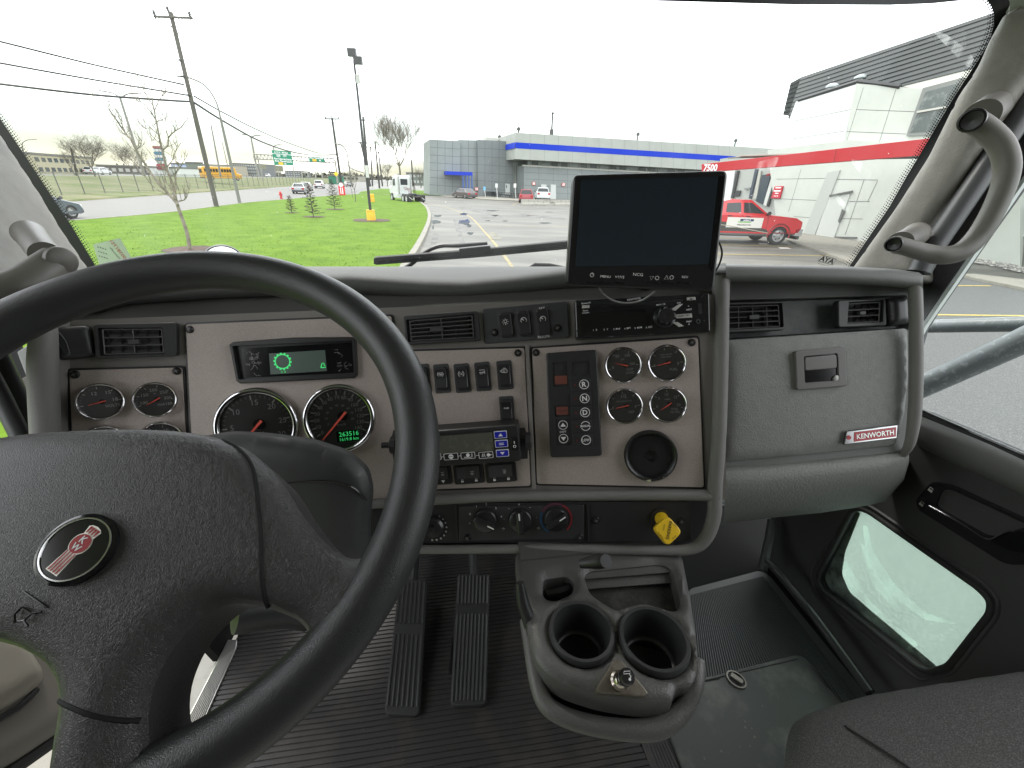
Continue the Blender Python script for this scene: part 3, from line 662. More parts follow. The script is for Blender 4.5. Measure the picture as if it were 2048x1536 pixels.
rocker(1013, 650, 32, 62, D4, 'lamp', 4, label='rocker switch with lamp icon on the upper plate')
rocker(1049, 647, 32, 62, D4, 'cruise', 4, label='middle rocker switch on the upper plate, cruise icon')
rocker(1087, 645, 32, 66, D4, 'cruise', 4, up=True, label='rocker switch between the words SET and RESUME')
mb = MB(); g = D4.at(1084, 617, .0034, rot=4); s = g.sc(1084, 617); text(mb, g, 'SET', 8*s, 0, 0, .0006); g2 = D4.at(1088, 673, .0034, rot=3); text(mb, g2, 'RESUME', 7*s, 0, 0, .0006); mb.build('switch_lettering', WHI, dash)
for px, py, k, lb in [(845, 757, 'dot', 'rocker switch half hidden by the wheel rim'), (884, 757, 'brake', 'rocker switch with round brake icon'), (925, 756, 'tc', 'rocker switch marked TC'), (966, 753, 'horn', 'rocker switch with horn icon'), (1010, 750, 'engine', 'rocker switch with engine icon')]:
    rocker(px, py, 31, 58, D3, k, 2, up=k != 'x', label=lb, iy=.3)
rocker(1014, 819, 29, 54, D3, 'dots', 1, label='lone rocker switch below the row', iy=.15)
for i, (px, py, w_) in enumerate([(880, 949, 48), (938, 947, 60), (1002, 944, 62)]):
    g = D3.at(px, py, 0, rot=2.5); s = g.sc(px, py); mb = MB(); plate(mb, g, rnd(rect(-w_/2*s, -20*s, w_/2*s, 20*s), .004), -.001, .003, .001)
    o = mb.build('lock_switch', BLK, dash); o['label'] = ['lock switch nearest the wheel rim', 'lock switch in the middle under the display unit', 'lock switch at the right under the display unit'][i]
    mb = MB(); rows = []
    for t in range(7):
        x = (-w_*.38+w_*.76*t/6)*s; z = .004+.006*abs(t/6-.45); rows.append([g.p(x, -8*s, .003), g.p(x, -8*s, z), g.p(x, 16*s, z+.001), g.p(x, 17*s, .003)])
    loft(mb, rows); mb.build('rocker', BLKG if 0 else DGREY, o, 40)
    mb = MB().mat(WHI)
    for x in (-14, 14) if i else (6,):
        if i: flat(mb, g, rect((x-2.5)*s, -16*s, (x+2.5)*s, -12.5*s), .0036); tube(mb, [g.p(x*s+q_*s, y_*s, .0036) for q_, y_ in ((-1.8, -12.5), (-1.6, -10), (1.6, -10), (1.8, -12.5 if x > 0 else -11))], .0003, 4)
        else: flat(mb, g, [((x-4)*s, -11*s), ((x+4)*s, -11*s), (x*s, -17*s)], .0036)
    gi = Fr(g.p(8*s, 5*s, .0085), g.u, g.v, g.w); icon(mb, gi, 'truck', s*.8); mb.build('lock_icons', None, o)
# ---- add-on display unit on its bracket
UF = P3((860, 860, .665), (1040, 855, .66), (950, 930, .675))
du = thing('display_unit', 'black bracket-mounted scale display with three blue buttons', 'display unit', W(950, 890, .68))
mb = MB(); plate(mb, UF, rnd(UF.poly([(792, 866), (1037, 848), (1043, 921), (796, 938)]), .006), -.03, .004, .003); mb.build('housing', BLK, du)
mb = MB(); flat(mb, UF, rnd(UF.poly([(797, 876), (1015, 860), (1020, 914), (801, 930)], .0046), .002), .0046); mb.build('front_panel', mat('front_matt_black', (.015, .015, .016), .35), du)
mb = MB(); flat(mb, UF, UF.poly([(806, 878), (984, 864), (988, 901), (808, 915)], .005), .005); mb.build('screen', mat('lcd_olive', (.085, .09, .07), .18, var=(60, (.12, .12, .09), .5, .65)), du)
BLU = mat('blue_button', (.01, .015, .42), .35)
for x, y, t in ((1001, 869, 0), (1003, 887, 1), (1005, 906, 2)):
    g = UF.at(x, y, .0048, rot=3); s = g.sc(x, y); mb = MB().mat(WHI); plate(mb, g, rnd(rect(-13*s, -7.6*s, 13*s, 7.6*s), .0015), 0, .0008); mb.mat(BLU); plate(mb, g, rnd(rect(-11.6*s, -6.2*s, 11.6*s, 6.2*s), .0013), .0004, .0015)
    mb.mat(WHI)
    if t == 0: flat(mb, g, [(-5*s, -3*s), (5*s, -3*s), (0, 3*s)], .0019)
    elif t == 2: flat(mb, g, [(-5*s, 3*s), (5*s, 3*s), (0, -3*s)], .0019)
    else: flat(mb, g, rect(-5*s, .8*s, 5*s, 2.2*s), .0019); flat(mb, g, rect(-5*s, -2.2*s, 5*s, -.8*s), .0019)
    mb.build('button', None, du)
for i, (x, y) in enumerate(((868, 914), (902, 913), (936, 911), (972, 910))):
    g = UF.at(x, y, .0048, rot=3); s = g.sc(x, y); mb = MB().mat(WHI); tube(mb, [g.p(a, b, .0003) for a, b in rnd(rect(-14*s, -6.5*s, 14*s, 6.5*s), .0015)], .0004, 4, closed=True)
    if i: tube(mb, [g.p(-20*s, .5*s, .0003), g.p(-14*s, .5*s, .0003)], .0004, 4)
    if i == 0: flat(mb, g, circ(2*s, 0, 4*s, 14), .0004)
    elif i == 1: flat(mb, g, circ(0, 0, 5*s, 16), .0004, holes=[circ(-2*s, 0, 1.3*s, 8), circ(2*s, 0, 1.3*s, 8)])
    elif i == 2: flat(mb, g, circ(0, 1*s, 3.8*s, 14), .0004); tube(mb, [g.p(-8*s, -3*s, .0003), g.p(4*s, -4*s, .0003), g.p(8*s, -3*s, .0003), g.p(8*s, 4*s, .0003)], .0006, 4)
    else: text(mb, g, '/:\\', 9*s, -5*s, 0, .0004, bold=.03); flat(mb, g, circ(5*s, 0, 3.6*s, 12), .0004); tube(mb, [g.p(5*s, 0, .0003), g.p(11*s, 0, .0003)], .0008, 4)
    mb.build('button', None, du)
g = UF.at(1029, 887, .004, rot=3); s = g.sc(1029, 887); mb = MB(); plate(mb, g, rnd(rect(-6.5*s, -14*s, 6.5*s, 14*s), .001), 0, .002, .0005); ps = mb.build('power_switch', BLKG, du)
mb = MB(); flat(mb, g, rect(-.8*s, 1*s, .8*s, 6*s), .0024); lathe(mb, g, [(3*s, .0024), (2*s, .0024)], 14, cv=-5*s); mb.build('symbols', WHI, ps)
for (x, y) in ((1056, 882), (788, 890)):
    g = UF.at(x, y, -.012); g = Fr(g.o, g.v, g.w, g.u); mb = MB(); lathe(mb, g, [(.013, -.005), (.015, -.004), (.0145, .004), (.012, .006), (0, .006)], 9); lathe(mb, g, [(.005, -.02), (.005, .0)], 10); mb.build('bracket_knob', BLK, du, 20)
mb = MB(); box(mb, Fr(W(1050, 895, .69), CX, CZ, -CY), -.008, .004, -.02, .02, -.03, .004); box(mb, Fr(W(790, 900, .69), CX, CZ, -CY), -.004, .004, -.02, .02, -.03, .004); mb.build('bracket', BLK, du)
# ---- shift keypad
mb = MB(); KP = rnd(D4.poly([(1092, 706), (1193, 699), (1204, 911), (1101, 914)], .006), .005); plate(mb, D4, KP, -.002, .010, .0018,
    holes=[(rnd(D4.poly(q_, .008), .0012), .0022, True) for q_ in ([(1105, 726), (1134, 724), (1136, 772), (1107, 774)], [(1144, 725), (1179, 722), (1180, 749), (1145, 751)], [(1109, 811), (1137, 810), (1138, 833), (1110, 834)], [(1111, 840), (1139, 839), (1142, 889), (1114, 891)])])
kp = mb.build('shift_keypad', mat('keypad_black', (.028, .028, .030), .4, bump=('noise', 1100, .4, .0004)), dash)
def dpoly(name, q_, w, m, r=.0005, par=kp, fr=D4): mb = MB(); flat(mb, fr, rnd(fr.poly(q_, w), r, 2), w); return mb.build(name, m, par)
AMB = mat('amber_window', (.17, .06, .045), .35)
dpoly('amber_window', [(1109, 752), (1134, 751), (1135, 768), (1110, 769)], .0092, AMB); dpoly('amber_window', [(1112, 814), (1136, 813), (1137, 829), (1113, 830)], .0092, AMB)
mb = MB(); g = D4.at(1125, 821.5, .0095, rot=2); s = g.sc(1125, 821); text(mb, g, 'SERVICE', 5*s, 0, 0, .0002); mb.build('lettering', mat('amber_text', (.06, .03, .03), .5), kp)
for i, (x, y, t) in enumerate([(1168, 769, 'R'), (1169, 797, 'N'), (1170, 825, 'D'), (1171, 852, 'MANUAL'), (1172, 880, 'LOW')]):
    g = D4.at(x-7, y, .010, rot=2); s = g.sc(x, y); mb = MB().mat(mat('keypad_black', (1, 1, 1))); plate(mb, g, rnd(rect(-20*s, -11.5*s, 20*s, 11.5*s), .001), -.001, .0022 if i == 1 else .0012, .0006)
    o = mb.build('key', None, kp); mb = MB().mat(WHI); z = .0027 if i == 1 else .0017; r = 9.6*s
    cut = i == 3
    for a0, a1 in (((25, 155), (205, 335)) if cut else ((0, 360),)): lathe(mb, g, [(r, z), (r*.87, z)], 28, cu=7*s, a0=a0, a1=a1)
    text(mb, g, t, (14 if i < 3 else 6.2 if cut else 7.5)*s, 7*s, 0, z, bold=.025, sx=1 if i < 3 else .8); mb.mat(mat('led_red', (.12, .02, .02), .4)); flat(mb, g, circ(-11*s, 0, 2.2*s, 10), z); mb.build('key_lettering', None, o)
for x, y, up_ in ((1126, 850, 1), (1127, 877, -1)):
    g = D4.at(x, y, .0082, rot=2); s = g.sc(x, y); mb = MB().mat(WHI); lathe(mb, g, [(9.3*s, .0006), (8.2*s, .0006)], 24); flat(mb, g, [(-5.5*s, -3.2*s*up_), (5.5*s, -3.2*s*up_), (0, 4.6*s*up_)], .0006); mb.build('shift_arrow', None, kp)
mb = MB(); g = D4.at(1126, 863.5, .0088, rot=2); text(mb, g, 'SHIFT', 5.4*g.sc(1126, 863), 0, 0, .0003); mb.build('lettering', WHI, kp)
# ---- round tweeter
g = D4.at(1300, 910, 0, yaw=-4); s = g.sc(1300, 910); mb = MB(); R = 51*s
lathe(mb, g, [(R, 0), (R, .008), (R*.95, .011), (R*.88, .010), (R*.82, .004), (R*.4, .006), (R*.3, .0075), (R*.24, .007), (R*.2, .003), (R*.1, .003), (0, .0045)], 48)
spk = mb.build('speaker', mat('speaker_black', (.014, .014, .015), .32, bump=('noise', 120, .3, .002)), dash, 50)
mb = MB(); random.seed(5)
for a, k in ((255, 1), (262, 1), (205, 0), (215, 0), (300, 0)):
    c = ang(R*.93, a); flat(mb, g, [(c[0]+random.uniform(-4, 4)*s*(.5+k), c[1]+random.uniform(-3, 3)*s*(.5+k)) for _ in range(3)], .0118)
mb.build('tape_scraps', mat('tape_yellowish', (.55, .6, .35), .4), spk)
# ---- radio
RF = P3((1150, 640, .672), (1416, 625, .655), (1280, 600, .664)); mb = MB()
plate(mb, RF, rnd(RF.poly([(1149, 602), (1416, 588), (1418, 664), (1152, 678)]), .003), -.02, .006, .002); rd = mb.build('car_radio', mat('radio_black', (.012, .012, .013), .22), dash); rd['label'] = 'black single-height car radio with round knob'
def rpoly(name, q_, m, w=.0066, th=0, r=.001):
    mb = MB()
    if th: plate(mb, RF, rnd(RF.poly(q_, w), r), w-.002, w+th, .0004)
    else: flat(mb, RF, rnd(RF.poly(q_, w), r, 2), w)
    return mb.build(name, m, rd)
rpoly('display', [(1163, 628), (1290, 618), (1300, 652), (1163, 664)], BLKG)
rpoly('disc_slot', [(1185, 612), (1365, 598), (1366, 603), (1185, 617)], mat('slot_black', (.003, .003, .003), .5))
g = RF.at(1328, 634, .006, rot=2); s = g.sc(1328, 634); mb = MB(); lathe(mb, g, [(22*s, 0), (22*s, .002), (18*s, .0035), (17*s, .012), (15*s, .0145), (10*s, .015), (0, .0135)], 30); mb.build('knob', mat('knob_black', (.02, .02, .021), .25), rd, 30)
mb = MB()
for i in range(8): a = 45*i+20; tube(mb, [g.p(*ang(16.8*s, a), .008), g.p(*ang(16.8*s, a), .013)], .0022, 6)
mb.build('knob_grips', BLKG, rd)
KEY = mat('pale_key', (.5, .49, .46), .35)
for q_ in ([(1342, 618), (1357, 609), (1366, 608), (1350, 622)], [(1352, 629), (1383, 627), (1384, 635), (1352, 637)], [(1344, 645), (1354, 644), (1368, 652), (1358, 654)], [(1373, 595), (1390, 594), (1391, 600), (1374, 601)], [(1164, 611), (1179, 610), (1179, 616), (1164, 617)]): rpoly('key', q_, KEY, .0066, .0012, .0006)
mb = MB()
for t, x, y, z in (('Bluetooth', 1172, 606, 4.6), ('Phone', 1171, 621, 4.2), ('+2 Room', 1171, 625.5, 3.8), ('KENWOOD', 1268, 598, 5), ('MENU / OK', 1322, 609, 3.6), ('PWR', 1358, 606, 3.6), ('NEXT', 1378, 619, 4.4), ('PREV', 1378, 643, 4.4), ('^', 1377, 613, 6), ('v', 1378, 648, 5)): g = RF.at(x, y, .0068, rot=3); text(mb, g, t, z*g.sc(x, y), 0, 0, .0003, bold=.01)
for i, t in enumerate(('1   II', '2   //', '3  iPod', '4  RPT', '5  RDM', '6  ESC')): g = RF.at(1190+i*21.6, 660-i*1.15, .0068, rot=3); text(mb, g, t, 4.6*g.sc(1190, 660), 0, 0, .0003, bold=.01)
g = RF.at(1368, 631, .0082, rot=3); mb.build('lettering', WHI, rd)
mb = MB(); text(mb, g, 'SCAN   SRC', 4.4*g.sc(1368, 631), 0, 0, .0002, bold=.02); g = RF.at(1382, 597.5, .0082, rot=3); s = g.sc(1382, 597); flat(mb, g, [(-3*s, -1.6*s), (3*s, -1.6*s), (0, 2*s)], .0003); mb.build('key_lettering', BLK, rd)
rpoly('usb_port', [(1395, 607), (1403, 606), (1405, 628), (1397, 629)], mat('slot_black', (1, 1, 1)))
g = RF.at(1396, 643, .006); s = g.sc(1396, 643); mb = MB(); lathe(mb, g, [(4.5*s, 0), (4.5*s, .0015), (2.5*s, .0015), (2.4*s, -.0005), (0, -.0005)], 16); mb.build('aux_socket', DGREY, rd)
for x, y in ((1154, 614), (1155, 662), (1404, 594), (1408, 642)): g = RF.at(x, y, .006); mb = MB(); flat(mb, g, circ(0, 0, .0016, 10), .0004); mb.build('pin_hole', mat('slot_black', (1, 1, 1)), rd)
# ---- heater controls
HV = P3((760, 1050, .725), (1380, 1040, .685), (1100, 1000, .70)); HB = mat('hvac_black', (.02, .02, .021), .45)
mb = MB(); plate(mb, HV, rnd(HV.poly([(742, 1010), (1383, 1003), (1383, 1084), (742, 1090)]), .006), -.01, -.003, .001)
for xx in (914, 1177): box(mb, HV.at(xx, 1045, -.003), -.0016, .0016, -.032, .032, -.002, .004)
hp = mb.build('heater_panel', HB, dash)
mb = MB(); plate(mb, HV, rnd(HV.poly([(918, 1012), (1168, 1009), (1168, 1076), (918, 1081)], -.003), .004), -.004, .0005, .001); mb.build('heater_plate', mat('hvac_plate', (.03, .03, .031), .5), hp)
for i, (x, y, an) in enumerate([(971, 1040, -30), (1041, 1040, 90), (1112, 1037, 30)]):
    g = HV.at(x, y, 0, rot=2); s = g.sc(x, y); R = 25*s; mb = MB(); lathe(mb, g, [(R, 0), (R, .004), (R*.9, .008), (R*.84, .009), (0, .009)], 32)
    c, q_ = math.cos(rad(an)), math.sin(rad(an)); gb = Fr(g.o, g.u*c+g.v*q_, g.v*c-g.u*q_, g.w); plate(mb, gb, rnd(rect(-R*.92, -R*.26, R*.92, R*.26), .003), .007, .019, .003)
    o = mb.build('heater_knob', mat('knob_black', (1, 1, 1)), dash, 40); o['label'] = ['fan knob, leftmost of the three heater knobs', 'airflow knob, middle of the three heater knobs', 'temperature knob ringed with blue and red'][i]
    mb = MB(); flat(mb, gb, rect(R*.3, -R*.05, R*.85, R*.05), .0194); mb.build('pointer', WHI, o)
    if i == 2:
        for nm, a0, a1, cc in (('cold_arc', 150, 235, (.02, .09, .2)), ('hot_arc', -50, 60, (.24, .02, .03)), ('mild_arc', 62, 148, (.12, .03, .06))): mb = MB(); lathe(mb, g, [(R*1.3, .0012), (R*1.15, .0012)], 24, a0=a0, a1=a1); mb.build(nm, mat(nm, cc, .5), o)
    else:
        mb = MB().mat(WHI)
        for k, t in enumerate(('*', '0', '1', '2', '3', '4') if i == 0 else ('.', '~', 'v', '~', '.')): text(mb, g, t, 7*s, *ang(R*1.32, 190-k*36 if i == 0 else 170-k*40), .0012)
        mb.build('scale', None, o)
for x, y in ((1007, 1059), (1077, 1058)): g = HV.at(x, y, 0, rot=2); mb = MB(); text(mb, g, '*', 14*g.sc(x, y), 0, -.001, .0012, bold=.03); mb.build('button_mark', WGR, hp)
g = HV.at(868, 1054, -.002); s = g.sc(868, 1054); mb = MB(); lathe(mb, g, [(22*s, 0), (22*s, .006), (18*s, .010), (9*s, .011), (8*s, .018), (0, .019)], 30); dm = mb.build('dimmer_knob', mat('knob_black', (1, 1, 1)), dash, 30)
mb = MB()
for k in range(9): flat(mb, g, circ(*ang(26*s, 60-k*20), (1.2+.15*k)*s, 8), .0022)
mb.build('dimmer_dots', WGR, dm)
for a in [(935, 1075, HV, 0), (1160, 1074, HV, 0), (1192, 1040, HV, -.003), (1362, 1042, HV, -.003)]: screw(*a)
# ---- yellow parking brake knob
YEL = mat('yellow_knob', (.86, .55, .02), .42); g = HV.at(1334, 1060, .034, rot=-8, tilt=-22); s = g.sc(1334, 1060)
mb = MB(); plate(mb, g, rnd([(0, -31*s), (28*s, 0), (0, 28*s), (-29*s, 0)], .008), -.004, .006, .002, back=True); pk = mb.build('parking_brake_knob', YEL, dash)
mb = MB(); st = HV.at(1322, 1036, -.002); tube(mb, [st.o, g.p(0, .002, -.003)], [.011, .009], 16); mb.build('stem', YEL, pk)
mb = MB(); lathe(mb, st, [(.017, 0), (.017, .002), (.011, .002)], 24); mb.build('collar', BLK, pk)
mb = MB(); text(mb, g, 'PARKING', 8.5*s, 2*s, 0, .0065, rot=-100, bold=.02)
for t, x, y, r_ in (('PULL', 14, 10, -45), ('TO APPLY', -14, -12, -45), ('PUSH', 12, -12, 45), ('BRAKE', -8, 4, -100)): text(mb, g, t, 4*s, x*s, y*s, .0065, rot=r_)
mb.build('lettering', BLK, pk)
# ================================================================ backup monitor
MF = P3((1140, 460, .560), (1445, 460, .548), (1290, 560, .572), right=(W(1432, 578, .56)-W(1132, 568, .56)))
mo = thing('backup_monitor', 'black flat screen monitor standing on top of the dashboard', 'monitor', W(1290, 580, .59))
mb = MB(); mq = rnd(MF.poly([(1146, 349), (1457, 340), (1428, 583), (1131, 573)]), .008)
plate(mb, MF, mq, -.024, .0, .003, back=True); mb.build('housing', mat('monitor_black', (.014, .014, .015), .3), mo)
mb = MB(); flat(mb, MF, rnd(MF.poly([(1162, 361), (1437, 353), (1417, 529), (1150, 533)], .0006), .002), .0006); mb.build('screen', mat('screen_black', (.02, .03, .04), .2, coat=.5), mo)
mb = MB(); flat(mb, MF, MF.poly([(1437, 353), (1450, 352), (1424, 545), (1417, 529)], .0005), .0005); mb.build('side_bezel', BLKG, mo)
mb = MB().mat(WHI)
for t, x, y, z in (('MENU', 1211, 553, 6.5), ('V1/V2', 1239, 554, 6.5), ('NCG', 1276, 549, 8), ('REV', 1370, 554, 6.5)): g = MF.at(x, y, .0004, rot=-1); text(mb, g, t, z*g.sc(x, y), 0, 0, .0004, sx=1.15)
for x, y, k in ((1184, 550, 0), (1303, 556, 1), (1314, 556, 2), (1333, 555, 3), (1343, 555, 2)):
    g = MF.at(x, y, .0004); s = g.sc(x, y)
    if k in (0, 2): tube(mb, [g.p(*ang(3.6*s, a), .0004) for a in range(0, 360, 30)], .0003, 4, closed=True)
    if k == 0: tube(mb, [g.p(0, 0, .0004), g.p(0, 5*s, .0004)], .0003, 4)
    if k in (1, 3): q_ = 1 if k == 3 else -1; tube(mb, [g.p(a*s, b*s*q_, .0004) for a, b in ((-4, -3.4), (4, -3.4), (0, 4))], .0003, 4, closed=True)
mb.build('button_lettering', None, mo)
for x in (1184, 1211, 1239, 1308, 1338, 1370):
    g = MF.at(x, 556, .0, rot=-1); s = g.sc(x, 556); mb = MB(); plate(mb, g, rnd(rect(-12*s, -7*s, 12*s, 4*s) if 0 else rect(-12*s, -12*s, 12*s, -8*s), .0005), -.001, .0012, .0004); mb.build('button', BLKG, mo)
mb = MB(); tube(mb, [W(1290, 540, .60), W(1292, 556, .66), W(1291, 562, .70)], [.013, .012, .02], 14); mb.build('mount', BLK, mo)
mb = MB(); tube(mb, smooth_path([W(1198, 575, .60), W(1208, 590, .63), W(1232, 603, .65), W(1258, 606, .652), W(1285, 600, .64), W(1310, 583, .60)], 5), .0014, 8); mb.build('cable', mat('grey_cable', (.25, .25, .24), .4), mo)
mb = MB(); tube(mb, smooth_path([W(1425, 470, .59), W(1436, 480, .60), W(1444, 505, .61), W(1438, 530, .63), W(1428, 545, .66)], 5), .0014, 8); mb.build('cable', BLK, mo)
# ================================================================ cab shell: windscreen, pillars, header
GP = P3((200, 530, 1.04), (1700, 530, 1.04), (1000, 0, .80))
cab = thing('truck_cab', 'taupe lined truck cab with windscreen, pillars and black glass border', 'truck cab', W(1000, 300, .9))
FRT = mat('frit_black', (.006, .0075, .008), .35)
fin = [(1963, -6), (1975, 10), (1981, 28), (1980, 50), (1974, 72), (1962, 98), (1946, 124), (1918, 166), (1888, 214), (1842, 292), (1806, 352), (1772, 412), (1730, 474), (1692, 531), (1690, 560)]
fil = [(-120, 60), (-60, 136), (0, 226), (50, 300), (113, 396), (150, 451), (196, 528), (212, 560)]
hd = [(900, -40), (1050, -4), (1300, 1), (1586, 9), (1780, 10), (1862, 7), (1930, 0)]
def strip(inner, dx, name):
    mb = MB(); flat(mb, GP, GP.poly(inner+[(x+dx, y) for x, y in inner[::-1]])); return mb.build(name, FRT, cab)
strip([(x+7, y+1) for x, y in fin], 70, 'glass_border'); strip([(x-7, y) for x, y in fil], -75, 'glass_border')
mb = MB(); flat(mb, GP, GP.poly(hd+[(1975, -30), (2150, -60), (2150, -140), (900, -140)], .001), .001); mb.build('glass_border', FRT, cab)
def dots(path, n, name, sg):
    mb = MB(); L_ = [0]
    for a, b in zip(path, path[1:]): L_.append(L_[-1]+math.hypot(b[0]-a[0], b[1]-a[1]))
    for row, (off, rr) in enumerate(((5, .0019), (0, .0016), (-4.5, .0010))):
        for k in range(n):
            t = (k+.5*(row % 2))/n*L_[-1]
            for i in range(len(path)-1):
                if L_[i+1] >= t: break
            u = (t-L_[i])/(L_[i+1]-L_[i]); x = path[i][0]+(path[i+1][0]-path[i][0])*u; y = path[i][1]+(path[i+1][1]-path[i][1])*u
            a, b = GP.uv(x+off*sg, y, -.0006); flat(mb, GP, circ(a, b, rr, 8), -.0006)
    return mb.build(name, FRT, cab)
dots(fin, 118, 'border_dots', 1); dots(fil[2:], 66, 'border_dots', -1)
mb = MB(); mb.add([GP.p(*GP.uv(x, y), -.003) for x, y in ((-500, 640), (2300, 640), (2300, -250), (-500, -250))], [(0, 1, 2, 3)])
mb.build('windscreen', glass('windscreen_glass', (.97, .99, .98), .35, .035, (9, .3, .75)), cab)
# smears and pale reflections, both painted as translucent patches on the glass
SM = glass('glass_smear_glare', (1, 1, 1), 0, .34, (38, .42, .75), (.85, .88, .87))
for q_ in ([(1862, 60), (1892, 68), (1925, 92), (1950, 118), (1938, 138), (1905, 105)], [(1700, 318), (1722, 322), (1748, 352), (1745, 368), (1722, 352)], [(1652, 380), (1668, 384), (1700, 415), (1698, 428)], [(1500, 328), (1560, 312), (1548, 338), (1520, 344)], [(155, 432), (165, 424), (172, 428), (160, 440)]):
    mb = MB(); flat(mb, GP, rnd(GP.poly(q_, .002), .01), .002); mb.build('smear_and_glare', SM, cab)
def pillar(poly, pl, r=.02, h=.02, name='pillar_pad'):
    mb = MB(); puff(mb, pl, rnd(pl.poly(poly), .012), 0, h, r, .012, .10); return mb.build(name, PILL, cab, 60)
PR = P3((1720, 530, .92), (1990, 60, .76), (1850, 480, .83), right=CX)
pillar([(2006, 38), (2022, 27), (2048, 20), (2150, 10), (2150, 60), (2048, 170), (1937, 342), (1841, 490), (1850, 560), (1690, 560), (1711, 532), (1794, 417), (1859, 315), (1917, 197), (1956, 139), (1977, 90)], PR)
PLp = P3((0, 300, .74), (160, 530, .80), (0, 500, .64), right=CX)
pillar([(-200, 60), (-60, 205), (0, 297), (65, 393), (113, 472), (172, 556), (120, 640), (-200, 700)], PLp)
# headliner corner above the pillar
mb = MB(); hp_ = P3((1990, 0, .80), (2100, 10, .74), (2048, -60, .74)); puff(mb, hp_, rnd(hp_.poly([(1998, -40), (2150, -60), (2150, 6), (2050, 18), (2008, 30), (2022, 8)]), .008), 0, .01, .01, .012, .05); mb.build('headliner', mat('headliner_grey', (.22, .23, .22), .7), cab)
# door frame rail and seals (right)
DR = PN(W(1840, 900, .80), CX, CY*-1)
DR = Fr(DR.o, -CY, CZ, -CX)
mb = MB(); sl = P3((1860, 560, .86), (2048, 250, .80), (1850, 640, .84), right=CX); plate(mb, sl, sl.poly([(2200, -30), (2048, 168), (1937, 345), (1830, 505), (1828, 700), (1842, 652), (1860, 622), (1975, 455), (2048, 352), (2300, 0)]), -.02, 0, 0); mb.build('door_seal', BLK, cab)
mb = MB(); plate(mb, sl, sl.poly([(1838, 662), (1846, 645), (1960, 478), (2048, 350), (2200, 120), (2200, 136), (2048, 364), (1966, 484), (1852, 650), (1842, 668)], .002), -.005, .002, .0006); mb.build('door_edge', mat('pale_edge', (.5, .54, .52), .4), cab)
mb = MB(); tube(mb, [W(x, y, d) for x, y, d in ((2130, 90, .72), (2048, 222, .745), (1960, 355, .77), (1862, 500, .80), (1838, 545, .81))], .0185, 14); mb.build('seal_rail', mat('rail_grey', (.055, .058, .06), .4), cab, 60)
mb = MB(); tube(mb, [W(x, y, d) for x, y, d in ((2160, 140, .76), (2048, 290, .80), (1975, 400, .82), (1890, 535, .85))], .008, 10); mb.build('seal_lip', BLKR, cab, 60)
# grab handles
def grab(path, r, name, lab, bosses, m=HAND):
    t = thing(name, lab, 'grab handle', W(*path[len(path)//2])); pp_ = smooth_path([W(*p) for p in path], 5)
    mb = MB(); n = len(pp_); tube(mb, pp_, r, 22); mb.build('bar', m, t, 60)
    for (a, b, rr) in bosses:
        mb = MB(); A, B = W(*a), W(*b); w = (B-A).normalized(); f_ = Fr(A, w.orthogonal().normalized(), w.cross(w.orthogonal().normalized()), w); l_ = (B-A).length
        lathe(mb, f_, [(rr*1.12, -.01), (rr*1.08, 0), (rr*.98, l_*.35), (rr*.92, l_*.8), (rr*.9, l_), (0, l_)], 28); mb.build('mount', m, t, 60)
    return t
hr = grab([(1946, 241, .66), (1976, 262, .655), (2003, 292, .65), (2014, 332, .65), (2006, 376, .655), (1982, 430, .665), (1954, 474, .675), (1922, 503, .68), (1886, 511, .685), (1850, 505, .69), (1815, 495, .69), (1789, 488, .69)], [.016, .016, .016, .0158, .015, .0148, .0148, .0148, .0145, .0138, .0132, .0135], 'grab_handle', 'taupe grab handle with open bolt holes on the right windscreen pillar', [((1990, 212, .78), (1962, 232, .675), .026), ((1830, 470, .80), (1800, 486, .70), .020)])
for (x, y, d, r) in ((1945, 241, .648, .0135), (1789, 488, .678, .0095)):
    o_ = W(x, y, d); w = (CAM-o_).normalized()*.55 - CX*.6 - CY*.3; w.normalize(); f_ = PN(o_, w, CX); mb = MB(); lathe(mb, f_, [(r*1.25, .006), (r*1.2, .012), (r, .0125), (r*.95, .004), (0, .003)], 24); mb.build('bolt_hole', mat('hole_black', (.01, .01, .01), .3), hr)
hl = grab([(118, 520, .50), (98, 538, .49), (70, 558, .475), (35, 576, .46), (-10, 586, .45), (-80, 584, .44)], [.0175, .0195, .020, .0195, .0195, .0195], 'grab_handle', 'taupe grab handle on the left pillar behind the wheel rim', [((60, 470, .60), (92, 510, .505), .017)])
f_ = PN(W(121, 521, .49), (CAM-W(121, 521, .49))*.6+CX*.5, CX); mb = MB(); lathe(mb, f_, [(.016, 0), (.015, .004), (.012, .006), (0, .0065)], 24); mb.build('end_cap', HAND, hl)
# left door side pieces glimpsed under the wheel rim
dl = thing('driver_door', 'open driver door with beige padded panel beyond the steering wheel', 'door', W(20, 1400, .8))
mb = MB(); tube(mb, [W(*p) for p in ((-90, 560, .66), (-10, 715, .67), (30, 800, .68), (85, 905, .69))], .017, 12); tube(mb, [W(*p) for p in ((-80, 640, .64), (0, 790, .65), (50, 890, .66))], .012, 12); mb.build('door_frame', mat('door_frame_dark', (.05, .052, .054), .45), dl)
lp = P3((0, 700, .74), (70, 700, .76), (30, 850, .76)); mb = MB(); plate(mb, lp, lp.poly([(-20, 690), (38, 690), (60, 752), (30, 770), (-20, 740)]), -.01, 0, 0); mb.build('black_backdrop', BLK, dl)  # plain black backdrop behind the hinge pieces
mb = MB(); plate(mb, lp, rnd(lp.poly([(34, 704), (63, 686), (70, 745), (52, 752)], .004), .003), -.01, .004, .001); mb.build('hinge_plate', mat('pale_metal', (.42, .43, .42), .4), dl)
